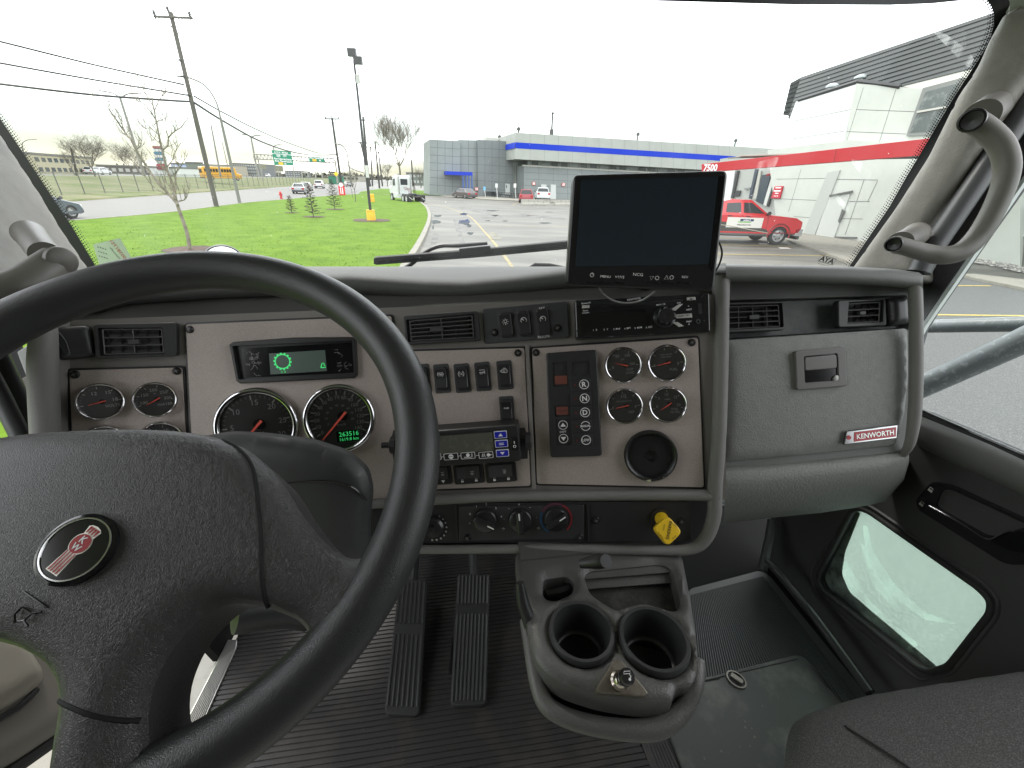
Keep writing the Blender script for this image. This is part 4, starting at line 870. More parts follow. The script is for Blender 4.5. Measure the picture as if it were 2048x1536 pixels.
mb = MB(); plate(mb, lp, rnd(lp.poly([(34, 762), (70, 744), (76, 870), (60, 830)], .004), .003), -.01, .006, .001); mb.build('hinge', mat('hinge_taupe', (.22, .2, .18), .5), dl)
dp = P3((0, 1300, .80), (140, 1350, .88), (0, 1500, .72), right=CX); BEI = mat('beige_door', (.28, .255, .215), .5, bump=('noise', 500, .3, .0005))
mb = MB(); puff(mb, dp, rnd(dp.poly([(-250, 1200), (150, 1240), (200, 1400), (130, 1457), (15, 1533), (-120, 1600), (-250, 1600)]), .02), 0, .02, .03, .02, .03); mb.build('door_panel', mat('door_taupe', (.17, .155, .135), .5, bump=('noise', 500, .3, .0005)), dl, 60)
mb = MB(); puff(mb, dp, rnd(dp.poly([(-250, 1190), (40, 1280), (82, 1345), (80, 1372), (40, 1400), (0, 1424), (-250, 1520)], .02), .02), .018, .022, .035, .012, .02); mb.build('armrest', BEI, dl, 60)
mb = MB(); tube(mb, smooth_path([dp.p(*dp.uv(x, y, .02), .02) for x, y in ((-60, 1478), (0, 1437), (40, 1412), (72, 1380))], 4), .006, 8); mb.build('pocket_gap', BLK, dl)
mb = MB(); tube(mb, [dp.p(*dp.uv(x, y, 0), -.01) for x, y in ((-60, 1600), (20, 1540), (132, 1463), (170, 1436))], .014, 8); mb.build('lower_seal', BLKR, dl)
# ================================================================ floor
FZ = -1.03
FL = Fr(CAM+CZ*FZ, CX, CY, CZ)
RUB = mat('floor_rubber', (.036, .034, .033), .45, var=(9, (.07, .06, .052), .5, .75), bump=('noise', 400, .4, .0008))
fm = thing('floor_mat', 'black rubber driver floor mat with ridges running across', 'floor mat', FL.p(0, .7, 0))
LA, LB = FL.uv(468, 1290), FL.uv(362, 1536)
def ul(v): t = (v-LB[1])/(LA[1]-LB[1]); return LB[0]+(LA[0]-LB[0])*min(t, 1.15) if t > 0 else LB[0]-.1*abs(t)
mb = MB(); v = .25; pit_ = .0105; rows = []
RA, RB = FL.uv(1268, 1465), FL.uv(1300, 1536)
def ur(v): return RB[0]+(RA[0]-RB[0])*(v-RB[1])/(RA[1]-RB[1])
while v < 1.12:
    a = ul(v); b = max(ur(v), .1)
    for dv, z in ((0, 0), (.0010, .0022), (.0078, .0022), (.0088, 0)):
        rows.append([FL.p(a+(b-a)*k/10, v+dv, z+.0012*math.sin(k*1.7+v*9)) for k in range(11)])
    v += pit_
loft(mb, rows); mb.build('mat_sheet', RUB, fm, 25)
fl = thing('cab_floor', 'dark cab floor, firewall and transmission tunnel under the dashboard', 'floor', FL.p(.3, .8, 0))
mb = MB(); rows = []
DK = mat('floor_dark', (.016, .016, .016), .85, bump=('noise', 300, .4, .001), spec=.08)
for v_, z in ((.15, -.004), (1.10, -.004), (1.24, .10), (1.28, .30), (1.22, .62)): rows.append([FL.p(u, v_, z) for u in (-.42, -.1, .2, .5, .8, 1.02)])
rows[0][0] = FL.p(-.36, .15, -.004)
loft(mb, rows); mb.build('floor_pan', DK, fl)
mb = MB(); v = 1.06
rows = []
for k in range(11): v_ = 1.02+.012*k; rows += [[FL.p(u, v_+d_, .002+.012*k*.55+z) for u in (.30, .6, 1.0)] for d_, z in ((0, 0), (.002, .003), (.008, .003), (.010, 0))]
loft(mb, rows); mb.build('toe_ribs', mat('toe_rubber', (.022, .026, .025), .6), fl)
# ridged strip and steel hatch in the middle
pm = thing('floor_mat', 'black passenger floor mat with fine lengthwise ridges and a smooth border', 'floor mat', FL.p(.6, .7, 0))
MQ = FL.poly([(1375, 1180), (1518, 1143), (1538, 1152), (1714, 1369), (1740, 1400), (1560, 1480), (1400, 1480)])
mb = MB(); plate(mb, FL, rnd(MQ, .02), 0, .004, .001); mb.build('mat_border', mat('mat_border', (.05, .056, .052), .5), pm)
A, B, C, D = [V(q_) for q_ in FL.poly([(1382, 1192), (1526, 1155), (1715, 1395), (1397, 1400)])]
mb = MB(); n = 52; rows = []
D = A+(D-A)*1.25; C = B+(C-B)*1.02
for i in range(n):
    for du_, z in ((0, .0042), (.12, .0075), (.5, .0075), (.62, .0042)):
        t = (i+du_)/n; p, q_ = A+(B-A)*t, D+(C-D)*t; rows.append([FL.p(p.x, p.y, z), FL.p(q_.x, q_.y, z)])
loft(mb, rows[::-1]); mb.build('ridges', mat('mat_ridge', (.04, .046, .044), .45), pm, 20)
ht = thing('floor_hatch', 'scuffed grey steel floor hatch with a ring latch beside the seat', 'hatch', FL.p(.6, .4, 0))
HQ = FL.poly([(1388, 1360), (1480, 1337), (1592, 1309), (1612, 1314), (1664, 1382), (1760, 1500), (1760, 1620), (1400, 1620), (1329, 1445)], .012)
mb = MB(); plate(mb, FL, rnd(HQ, .02), .0, .012, .002); mb.build('hatch_plate', mat('hatch_green_grey', (.058, .064, .058), .5, bump=('noise', 60, .3, .001), var=(9, (.16, .165, .145), .5, .72)), ht)
mb = MB()
for a, b in (((1398, 1364), (1595, 1318)), ((1622, 1332), (1655, 1376)), ((1350, 1375), (1440, 1357))): tube(mb, [FL.p(*FL.uv(*a, .0125), .0122), FL.p(*FL.uv(*b, .0125), .0122)], .0012, 5)
mb.build('edge_line', BLK, ht)
random.seed(11); mb = MB()
for k in range(26):
    x, y = random.uniform(1400, 1600), random.uniform(1345, 1520); a, b = FL.uv(x, y, .0126); r = random.uniform(.0006, .0022); flat(mb, FL, [(a+r*random.uniform(.4, 1.3)*math.cos(t), b+r*random.uniform(.4, 1.6)*math.sin(t)) for t in (0, 1.1, 2.2, 3.3, 4.4, 5.4)], .0126)
mb.build('paint_flecks', mat('pale_fleck', (.16, .16, .14), .6), ht)
g = FL.at(1472, 1360, .0122, rot=40); mb = MB(); lathe(mb, g, [(.017, 0), (.017, .004), (.0145, .004), (.014, 0)], 24, su=1, sv=1.25); plate(mb, g, rnd(rect(-.004, -.013, .007, .013), .002), 0, .007, .001); mb.build('ring_latch', mat('dirty_steel', (.2, .19, .165), .4, .8), ht)
mb = MB(); lathe(mb, g, [(.0145, .0005), (0, .0005)], 20, sv=1.25); mb.build('latch_well', BLK, ht)
mb = MB(); A_ = FL.poly([(1272, 1462), (1322, 1448), (1375, 1545), (1400, 1600), (1335, 1620), (1300, 1536)])
plate(mb, FL, A_, 0, .004, 0); mb.mat(RUB)
a, b, c_, d_ = [V(q_) for q_ in FL.poly([(1284, 1462), (1320, 1450), (1385, 1590), (1335, 1600)])]
for i in range(7): t = (i+.3)/7; tube(mb, [FL.p(*(a+(b-a)*t), .004), FL.p(*(d_+(c_-d_)*t), .004)], .0022, 5)
mb.mats = [RUB]; mb.m = [0]*len(mb.f); mb.build('ridge_strip', None, fl)
mb = MB(); tube(mb, smooth_path([W(1530, 1118, 1.10), W(1560, 1148, 1.08), W(1620, 1222, 1.0), W(1680, 1302, .93), W(1740, 1385, .86)], 4), [.006, .008, .010, .010, .010], 12); mb.build('door_sill_edge', mat('sill_black', (.035, .038, .036), .22), fl)
mb = MB(); tube(mb, [W(1545, 1040, 1.15), W(1538, 1080, 1.14), W(1525, 1140, 1.12)], .012, 8); mb.build('sill_post', DGREY, fl)
# kick plate and door jamb on the driver side
kp_ = thing('door_sill', 'white painted door sill with ribbed aluminium kick plate by the driver mat', 'door sill', FL.p(-.5, .5, 0))
mb = MB(); KQ = FL.poly([(456, 1279), (474, 1279), (472, 1296), (385, 1492), (350, 1560), (300, 1580), (434, 1322)], .006); plate(mb, FL, KQ, -.01, .006, .001)
A, B, C, D = [V(q_) for q_ in FL.poly([(436, 1322), (468, 1298), (364, 1536), (318, 1550)], .0065)]
for i in range(8): t = (i+.5)/8; tube(mb, [FL.p(*(A+(B-A)*t), .006), FL.p(*(D+(C-D)*t), .006)], .0021, 5)
mb.build('kick_plate', mat('aluminium', (.62, .61, .58), .35, .85), kp_)
WPT = mat('white_jamb', (.55, .56, .5), .35)
mb = MB(); g = FL; JQ = g.poly([(290, 1430), (310, 1400), (338, 1388), (362, 1345), (372, 1295), (366, 1268), (395, 1230), (425, 1230), (440, 1290), (440, 1325), (320, 1560), (290, 1540)], -.03)
plate(mb, g, rnd(JQ, .01), -.06, -.03, .002); mb.build('jamb', WPT, kp_)
mb = MB(); plate(mb, g, rnd(g.poly([(372, 1262), (400, 1240), (428, 1262), (436, 1318), (322, 1560), (296, 1530), (352, 1430), (378, 1345)], -.026), .006), -.04, -.026, .001); mb.build('sill_tread', mat('jamb_grey', (.30, .295, .26), .4, var=(30, (.2, .19, .17), .5, .8)), kp_)
mb = MB(); tube(mb, [g.p(*g.uv(x, y, -.02), -.022) for x, y in ((290, 1412), (366, 1440))], .009, 8, flat_=.3, up=CZ); mb.build('step_bar', DGREY, kp_)
mb = MB(); tube(mb, [g.p(*g.uv(x, y, 0), z) for x, y, z in ((400, 1228, .02), (422, 1262, .012), (440, 1300, .004))], .006, 8); mb.build('jamb_flange', mat('flange', (.5, .49, .43), .45), kp_)
g = g.at(322, 1372, -.05); mb = MB(); s = g.sc(322, 1372); lathe(mb, g, [(58*s, -.05), (58*s, 0), (52*s, .006), (40*s, .008), (38*s, .004), (34*s, .004), (32*s, .009), (20*s, .009), (0, .006)], 40); mb.build('step_pod', mat('step_dark', (.045, .045, .043), .4), kp_)
# ================================================================ pedals
PB = P3((810, 1160, 1.12), (980, 1160, 1.12), (900, 1420, .885), right=CX)
def pedal(q_, name, lab, ribs, bar):
    mb = MB(); t = thing(name, lab, 'pedal', W(*q_[3], .9)); mb = MB(); plate(mb, PB, rnd(PB.poly(q_), .012), -.018, 0, .003); mb.build('pad', BLKR, t)
    A, B, C, D = [V(x) for x in PB.poly(q_)]; mb = MB()
    for i in range(ribs):
        u = (i+.5)/ribs
        for v0, v1 in bar: p, q2 = A+(B-A)*u, D+(C-D)*u; a, b = p+(q2-p)*v0, p+(q2-p)*v1; tube(mb, [PB.p(*a, .0), PB.p(*b, .0)], .0027, 6)
    mb.build('ribs', mat('pedal_rib', (.025, .025, .025), .5), t)
    mb = MB(); m_ = (A+B)/2; tube(mb, [PB.p(m_.x, m_.y-.02, -.015), PB.p(m_.x, m_.y+.12, .0)+CY*.06], .012, 8); mb.build('arm', BLK, t); return t
pedal([(798, 1158), (853, 1158), (838, 1432), (768, 1428)], 'brake_pedal', 'tall ribbed black pedal on the left, nearer the steering wheel', 7, ((.03, .38), (.47, .95)))
pedal([(915, 1148), (979, 1148), (972, 1410), (900, 1412)], 'accelerator_pedal', 'ribbed black pedal on the right, nearer the console', 9, ((.02, .27), (.36, .97)))
mb = MB(); plate(mb, PB, rnd(PB.poly([(896, 1350), (905, 1270), (905, 1410), (965, 1410), (935, 1424), (900, 1428)], -.03), .004), -.04, -.028, .002); 
tag(mb.build('pedal_base', mat('wet_black', (.02, .02, .02), .15)), 'glossy black pedal base under the right pedal', 'pedal base')
# ================================================================ centre console
CT = PN(W(1235, 1260, .575), CZ, CX); CON = mat('console_grey', (.095, .093, .09), .42, bump=('leather', 200, .35, .0006, .01))
cn = thing('centre_console', 'grey plastic console with two cup holders and a cigarette lighter', 'console', CT.p(0, 0, -.4))
CQ = rnd(CT.poly([(1028, 1100), (1364, 1100), (1384, 1200), (1398, 1295), (1398, 1340), (1383, 1368), (1352, 1368), (1348, 1396), (1290, 1398), (1200, 1384), (1130, 1362), (1092, 1340), (1068, 1308), (1052, 1236)]), .015)
cupL, cupR = CT.uv(1163, 1262), CT.uv(1308, 1277); sL = CT.sc(1163, 1262); RL, RR = 66*sL, 69*sL
tr = rnd(CT.poly([(1168, 1146), (1180, 1136), (1320, 1122), (1345, 1130), (1364, 1206), (1352, 1218), (1330, 1212), (1290, 1200), (1255, 1208), (1235, 1216), (1215, 1205), (1180, 1182)]), .01)
sm = rnd(CT.poly([(1086, 1152), (1135, 1146), (1150, 1160), (1145, 1182), (1108, 1198), (1086, 1190)]), .008)
mb = MB(); puff(mb, CT, CQ, -.008, .008, .016, .008, .034, holes=[circ(*cupL, RL, 36), circ(*cupR, RR, 36), tr, sm])
top_ = mb.build('top', CON, cn, 50)
mb = MB(); flat(mb, CT, inset(ccw(tr), -.004), -.034); flat(mb, CT, inset(ccw(sm), -.004), -.03); mb.build('tray_floor', mat('tray_dark', (.03, .03, .028), .6, var=(40, (.08, .075, .065), .5, .7)), cn)
mb = MB(); loft(mb, [[CT.p(*CT.uv(x0+(x1-x0)*t/4, y0+(y1-y0)*t/4, z), z) for t in range(5)] for x0, y0, x1, y1, z in ((1166, 1138, 1350, 1122, -.010), (1170, 1158, 1356, 1143, -.013), (1171, 1161, 1357, 1146, -.021), (1174, 1178, 1360, 1164, -.024), (1174, 1180, 1360, 1167, -.034))][::-1])
mb.build('tray_step', CON, cn, 60)
mb = MB(); tube(mb, [CT.p(*CT.uv(x, y, -.024), -.024) for x, y in ((1092, 1190), (1118, 1186), (1142, 1176))], [.008, .012, .008], 10); mb.build('tray_socket', BLKG, cn)
LIN = mat('cup_liner', (.035, .037, .037), .4)
for (a, b), R in ((cupL, RL), (cupR, RR)):
    mb = MB(); g = Fr(CT.p(a, b, 0), CT.u, CT.v, CT.w); lathe(mb, g, [(R*1.0, -.006), (R*.985, .001), (R*.95, .0035), (R*.86, .003), (R*.83, -.004), (R*.78, -.05), (R*.74, -.053), (R*.67, -.054), (R*.655, -.058), (R*.64, -.09), (R*.6, -.094), (0, -.094)], 48); mb.build('cup_holder', LIN, cn, 50)
mb = MB(); n = len(CQ); cx_ = sum(q_[0] for q_ in CQ)/n; cy_ = sum(q_[1] for q_ in CQ)/n
lv = []
for z, k, sh in ((-.03, .97, .004), (-.085, .86, .04), (-.125, .70, .07), (-.16, .5, .12)): lv.append([CT.p(cx_+(x-cx_)*k, cy_+(y-cy_)*k+sh, z) for x, y in (CQ if area2(CQ) > 0 else CQ[::-1])])
loft(mb, lv[::-1], closed=True); mb.add(lv[-1], [tuple(range(len(lv[-1])))]); mb.build('body', mat('console_body', (.05, .05, .05), .5), cn)
mb = MB(); TP = [(1050, 1240, -.02), (1062, 1300, -.03), (1074, 1360, -.04), (1092, 1408, -.045), (1138, 1437, -.045), (1210, 1455, -.045), (1290, 1461, -.045), (1336, 1447, -.042), (1370, 1412, -.035), (1390, 1365, -.02), (1396, 1320, -.012)]
tube(mb, smooth_path([CT.p(*CT.uv(x, y, z), z) for x, y, z in TP], 5), [.008, .010, .011, .011, .011, .011, .012, .012, .0115, .011, .009], 14); mb.build('tray_rim', CON, cn, 60)
mb = MB(); flat(mb, CT, CT.poly([(x, y) for x, y, z in TP], -.06), -.058); mb.build('lower_tray', mat('tray_black', (.008, .008, .008), .8), cn)
g = CT.at(1240, 1366, .006, rot=-8, tilt=20); s = g.sc(1240, 1368); mb = MB(); plate(mb, g, rnd([(-48*s, -18*s), (44*s, -22*s), (52*s, -16*s), (6*s, 38*s), (-8*s, 38*s), (-50*s, -10*s)], .006), -.012, .005, .001); li = mb.build('lighter_plate', mat('worn_plate', (.2, .18, .15), .42, .7, var=(60, (.10, .08, .06), .45, .7)), cn)
mb = MB(); g2 = g.at(1238, 1362, .005); lathe(mb, g2, [(18*s, 0), (18*s, .004), (14*s, .006), (13*s, .010), (10*s, .012), (9*s, .002)], 24); mb.build('socket_ring', mat('dull_chrome', (.55, .5, .44), .22, 1), li)
mb = MB(); lathe(mb, g2, [(8*s, 0), (8*s, .024), (9.5*s, .026), (14*s, .030), (14.5*s, .040), (12*s, .0425), (0, .043)], 24, cv=-3*s); mb.build('lighter_knob', mat('knob_black', (1, 1, 1)), li)
g3 = Fr(g2.p(0, -3*s, .0434), g2.u, g2.v, g2.w); mb = MB(); tube(mb, [g3.p(x*s, y*s) for x, y in ((-7, 3), (5, 4), (6, 8), (-6, 7))], .0004, 4, closed=True); flat(mb, g3, circ(3*s, -5*s, 2.4*s, 10)); tube(mb, [g3.p(3*s, -5*s), g3.p(6*s, 0), g3.p(3*s, 3*s)], .0005, 4); mb.build('lighter_icon', WHI, li)
mb = MB(); sp_ = P3((1045, 1200, .60), (1060, 1290, .585), (1052, 1240, .70)); tube(mb, smooth_path([W(1040, 1165, .60), W(1046, 1205, .60), W(1058, 1240, .60), W(1062, 1270, .60), W(1058, 1305, .61)], 4), [.006, .009, .010, .010, .004], 10); mb.build('side_bin', BLK, cn, 60)
mb = MB(); tube(mb, [W(1160, 1128, .60), W(1200, 1122, .59), W(1212, 1122, .575)], [.006, .011, .009], 12); mb.build('socket_cap', BLK, cn)
mb = MB(); box(mb, Fr(CT.p(0, 0, 0), CT.u, CT.v, CT.w), CT.uv(1040, 1110)[0], CT.uv(1360, 1110)[0], CT.uv(1200, 1106)[1], CT.uv(1200, 1090)[1]+.05, -.03, .004); mb.build('rear_bridge', CON, cn)
# ================================================================ passenger door
pd = thing('passenger_door', 'black passenger door panel with low corner window and side glass', 'door', DR.p(0, 0, 0))
DBL = mat('door_black', (.048, .048, .049), .6, bump=('noise', 600, .4, .0006))
low = [(1703, 1020), (1720, 1016), (1740, 1024), (1962, 1178), (1984, 1202), (1982, 1228), (1898, 1334), (1860, 1345), (1836, 1335), (1646, 1180), (1636, 1160), (1640, 1145)]
mb = MB(); plate(mb, DR, DR.poly([(1630, 905), (1838, 826), (2120, 950), (2500, 1130), (2500, 2000), (1760, 1480), (1530, 1160), (1545, 1000)]), -.03, 0, 0, holes=[(rnd(DR.poly(low), .01), .03)]); mb.build('panel', DBL, pd)
mb = MB(); tube(mb, [DR.p(a, b, .001) for a, b in rnd(DR.poly(low), .012)], .006, 8, closed=True); mb.build('window_seal', BLKR, pd, 60)
mb = MB(); lq = rnd(DR.poly([(1688, 1050), (1705, 1012), (1725, 1005), (1750, 1018), (1975, 1172), (1998, 1200), (1994, 1232), (1905, 1345), (1840, 1360), (1636, 1192), (1622, 1160), (1630, 1130)]), .012); tube(mb, [DR.p(a, b, 0) for a, b in lq], .004, 6, closed=True); mb.build('panel_bead', DBL, pd, 60)
mb = MB(); flat(mb, DR, inset(ccw(DR.poly(low)), -.01), -.02); mb.build('low_window', glass('low_window_glass', (.72, .88, .78), .6, .62, (4, .0, .75), (.40, .54, .45)), pd)
mb = MB(); flat(mb, DR, rnd(DR.poly([(1662, 1092), (1700, 1022), (1722, 1024), (1690, 1105), (1684, 1150), (1700, 1185), (1880, 1338), (1850, 1345), (1640, 1175)], -.018), .01), -.018); mb.build('dusty_lower_edge', mat('dusty_black', (.05, .065, .058), .7, var=(14, (.26, .34, .29), .42, .66)), pd)
mb = MB(); g = DR.at(1838, 1322, -.016, rot=-2); text(mb, g, 'WAGNER', 8*g.sc(1838, 1322), 0, 0, .0, mirror=False); mb.build('etched_mark', BLK, pd)
mb = MB(); g = DR; rows = []
PA = [(1836, 826, 892), (1900, 852, 925), (1980, 885, 960), (2060, 922, 1000), (2300, 1030, 1130)]
for t, w_ in ((0, -.01), (.06, .012), (.35, .024), (.7, .026), (.93, .02), (1, 0)):
    rows.append([DR.p(*DR.uv(x, a+(b-a)*t, w_), w_) for x, a, b in PA])
loft(mb, rows[::-1]); mb.build('belt_pad', mat('belt_pad_grey', (.12, .12, .115), .5, bump=('noise', 500, .3, .0005)), pd, 60)
mb = MB(); tube(mb, [DR.p(*DR.uv(x, y, .0), .004) for x, y in ((1830, 814), (2048, 907), (2300, 1015))], .0035, 8); mb.build('window_trim', CHR, pd)
mb = MB(); tube(mb, [DR.p(*DR.uv(x, y, .0), .006) for x, y in ((1830, 820), (2048, 915), (2300, 1024))], .004, 8); mb.build('sweep_seal', BLKR, pd)
mb = MB(); plate(mb, DR, rnd(DR.poly([(1862, 962), (1900, 968), (2120, 1070), (2080, 1130), (2010, 1130), (1835, 1020), (1830, 1000)], .004), .012), -.002, .004, .002, holes=[(rnd(DR.poly([(1884, 978), (1905, 980), (2060, 1052), (1990, 1072), (1970, 1070), (1870, 1012)], .004), .008), .012, True)]); mb.build('handle_bezel', mat('handle_black', (.014, .014, .015), .25), pd)
mb = MB(); tube(mb, smooth_path([DR.p(*DR.uv(x, y, .006), .006) for x, y in ((1858, 1012), (1920, 1045), (1962, 1072), (1982, 1078), (2020, 1062), (2070, 1075))], 4), .0016, 6); mb.build('handle_rim', mat('dark_chrome', (.5, .5, .52), .15, 1), pd)
mb = MB(); plate(mb, DR, rnd(DR.poly([(1975, 1084), (2035, 1058), (2100, 1080), (2070, 1112), (2020, 1103)], .012), .003), .0, .012, .003); mb.build('door_handle', BLKG, pd)
for x, y in ((1861, 980), (1843, 1008)):
    g = DR.at(x, y, .0045, rot=-6); s = g.sc(x, y); mb = MB().mat(WGR); flat(mb, g, rect(-4*s, -4*s, 4*s, 1*s)); tube(mb, [g.p(a*s, b*s) for a, b in ((-3, 1), (-3, 5), (2, 5), (3, 3))], .0006, 4); mb.build('lock_button', None, pd)
mb = MB(); flat(mb, DR, DR.poly([(1836, 560), (1836, 822), (2300, 1020), (2300, 0), (2048, 330)], -.006), -.006); mb.build('side_glass', glass('side_glass', (.95, .98, .97), .3), pd)
# mirror arms outside the passenger window
BAR = mat('mirror_arm_grey', (.14, .155, .16), .4, var=(70, (.22, .24, .245), .56, .62))
ma = thing('mirror_bracket', 'grey tubular mirror bracket outside the passenger window', 'mirror bracket', W(2000, 700, 1.1))
mb = MB(); tube(mb, [W(1800, 655, 1.25), W(1840, 653, 1.2), (W(2048, 648, 1.0)), W(2200, 642, .9)], .0185, 14); mb.build('arm', BAR, ma, 60)
mb = MB(); tube(mb, [W(1780, 802, 1.2), W(1841, 774, 1.13), W(2048, 680, .97), W(2150, 632, .9)], .029, 14); mb.build('arm', BAR, ma, 60)
# ================================================================ passenger seat
ST = P3((1620, 1420, .60), (2048, 1320, .56), (1760, 1560, .50), right=CX)
se = thing('passenger_seat', 'dark woven fabric seat cushion in the lower right corner', 'seat', W(1800, 1500, .6))
FAB = mat('seat_fabric', (.092, .092, .088), .9, bump=('weave', 300, .9, .0012), var=(650, (.26, .26, .25), .46, .68), sheen=.1)
mb = MB(); puff(mb, ST, rnd(ST.poly([(1548, 1560), (1546, 1470), (1560, 1415), (1592, 1392), (1700, 1356), (1850, 1330), (2048, 1299), (2350, 1260), (2500, 1900), (1700, 1900)]), .03), -.05, .05, .06, .014, .30); mb.build('cushion', FAB, se, 70)
mb = MB(); tube(mb, smooth_path([ST.p(*ST.uv(x, y, z), z) for x, y, z in ((1690, 1452, -.001), (1700, 1460, .0), (1740, 1485, .001), (1830, 1545, .001), (1950, 1640, .001))], 5), .0016, 6); mb.build('seam', BLK, se)
# ================================================================ stickers, wipers, hood mirror
mb = MB().mat(mat('sticker_paper', (.42, .55, .36), .6)); flat(mb, GP, GP.poly([(186, 489), (240, 476), (268, 524), (205, 550)], .003), .003)
mb.mat(mat('sticker_red', (.45, .10, .06), .6)); g = GP.at(236, 503, .0034, rot=-68); s = g.sc(236, 503); text(mb, g, '000381751', 10*s, 0, 3*s, .0002, mirror=True)
mb.mat(mat('sticker_ink', (.10, .14, .09), .6)); text(mb, g, 'Mensuelle', 6*s, 0, -8*s, .0002, mirror=True)
for k in range(12): x, y = 196+(k % 4)*5+(k//4)*1.5, 494+(k//4)*9+(k % 4)*1.5; a, b = GP.uv(x, y, .0036); flat(mb, GP, circ(a, b, .0016, 6), .0036)
tag(mb.build('windscreen_sticker', None), 'pale green permit sticker with reversed red number on the windscreen', 'sticker')
g = GP.at(1654, 520, .003, rot=-14); s = g.sc(1654, 520); mb = MB(); tube(mb, [g.p(a*s, b*s) for a, b in ((-17, -6), (17, -6), (17, 6), (-17, 6))], .0007, 4, closed=True); text(mb, g, 'AYA', 13*s, 0, 0, .0, mirror=True, sx=1.2, bold=.03); text(mb, g, 'DOT 563 AS1 M', 4*s, 0, -10*s, .0, mirror=True)
tag(mb.build('glass_maker_mark', BLK), 'small black boxed glass mark low on the right of the windscreen', 'mark')
wp = thing('windscreen_wiper', 'long black wiper blade lying across the lower windscreen', 'wiper', W(940, 510, 1.12))
wf = P3((750, 522, 1.13), (1135, 487, 1.13), (900, 300, 1.0)); mb = MB()
plate(mb, wf, rnd(wf.poly([(748, 516), (752, 514), (940, 500), (1150, 480), (1150, 496), (945, 515), (754, 529), (748, 527)]), .002), -.008, .006, .002); mb.build('blade', BLKR, wp)
mb = MB(); tube(mb, [wf.p(*wf.uv(x, y, .008), .008) for x, y in ((754, 524), (945, 509), (1150, 490))], .0022, 6); mb.build('rubber_lip', BLKG, wp)
mb = MB(); plate(mb, wf, rnd(wf.poly([(918, 497), (980, 491), (984, 504), (920, 513)], .01), .003), 0, .012, .002); mb.build('clip', BLK, wp)
mb = MB(); tube(mb, smooth_path([W(770, 560, 1.16), W(820, 530, 1.16), W(850, 505, 1.15), W(880, 492, 1.15), W(918, 491, 1.14), W(975, 487, 1.14)], 4), [.007, .006, .005, .006, .006, .005], 8); mb.build('arm', BLK, wp)
w2 = thing('windscreen_wiper', 'second wiper, only its top edge showing above the dashboard', 'wiper', W(1030, 538, 1.12))
mb = MB(); tube(mb, [W(890, 541, 1.16), W(1000, 538, 1.15), (W(1150, 536, 1.15))], .0026, 6); mb.build('blade', BLK, w2)
mb = MB(); tube(mb, [W(1052, 540, 1.14), W(1070, 531, 1.14), W(1100, 531, 1.14), W(1130, 535, 1.14)], [.004, .007, .006, .003], 8); mb.build('arm', DGREY, w2)
hm = thing('hood_mirror', 'round convex mirror head peeking over the top of the steering wheel', 'mirror', W(450, 520, 2.3))
f_ = PN(W(450, 530, 2.3), (CAM-W(450, 530, 2.3)), CX); mb = MB(); R = .105
lathe(mb, f_, [(R, -.02), (R*1.03, 0), (R*.98, .012), (R*.93, .008)], 40); mb.build('rim', BLK, hm); mb = MB(); lathe(mb, f_, [(R*.95, .006), (R*.6, .02), (0, .03)], 40); mb.build('mirror_face', mat('mirror_face', (.75, .77, .76), .12, .9), hm)
mb = MB(); tube(mb, [f_.p(0, -.02, -.03), f_.p(.02, -.5, -.1)], .014, 8); mb.build('stalk', BLK, hm)

# roof, rear wall and far side wall of the cab (behind and above the camera)
LINR = mat('headliner_dark', (.16, .155, .145), .8); LINC = mat('headliner_light', (.5, .48, .44), .8)
CF = Fr(CAM, CX, CY, CZ)
mb = MB(); box(mb, CF, -.95, 1.0, -.75, .55, .62, .66); mb.build('roof', LINC, cab)
mb = MB(); plate(mb, Fr(CF.p(0, -.75, 0), CX, CZ, CY), rect(-.95, -1.03, 1.0, .62), -.04, 0, 0, back=False); mb.build('rear_wall', LINR, cab)
mb = MB(); box(mb, CF, .98, 1.02, -.75, -.20, -1.03, .62); mb.build('side_wall', LINR, cab)
mb = MB(); box(mb, CF, -.97, -.93, -.75, -.25, -1.03, .62); mb.build('side_wall', LINR, cab)

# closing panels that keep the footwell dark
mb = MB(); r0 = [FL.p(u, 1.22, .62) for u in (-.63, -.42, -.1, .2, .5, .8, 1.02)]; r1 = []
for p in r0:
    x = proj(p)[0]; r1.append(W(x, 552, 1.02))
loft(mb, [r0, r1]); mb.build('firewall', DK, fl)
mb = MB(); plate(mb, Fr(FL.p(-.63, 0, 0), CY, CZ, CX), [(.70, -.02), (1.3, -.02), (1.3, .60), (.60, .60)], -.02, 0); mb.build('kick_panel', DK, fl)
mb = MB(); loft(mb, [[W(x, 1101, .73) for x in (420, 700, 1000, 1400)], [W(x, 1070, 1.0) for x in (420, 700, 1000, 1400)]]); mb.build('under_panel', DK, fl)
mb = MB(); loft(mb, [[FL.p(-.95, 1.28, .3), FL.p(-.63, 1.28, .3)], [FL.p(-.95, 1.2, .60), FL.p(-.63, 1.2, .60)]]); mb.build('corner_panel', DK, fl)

for q_ in ([(1725, 1050), (1735, 1052), (1745, 1100), (1790, 1170), (1850, 1225), (1920, 1250), (1850, 1240), (1780, 1190), (1735, 1130)], [(1680, 1130), (1692, 1120), (1730, 1190), (1790, 1250), (1840, 1290), (1815, 1300), (1750, 1250), (1700, 1190)], [(1720, 1085), (1728, 1090), (1760, 1160), (1800, 1215), (1790, 1220), (1745, 1170)]):
    mb = MB(); flat(mb, DR, rnd(DR.poly(q_, -.017), .01), -.017); mb.build('glass_streak', glass('window_streak', (1, 1, 1), 0, .42, (16, .35, .7), (.8, .93, .84)), pd)

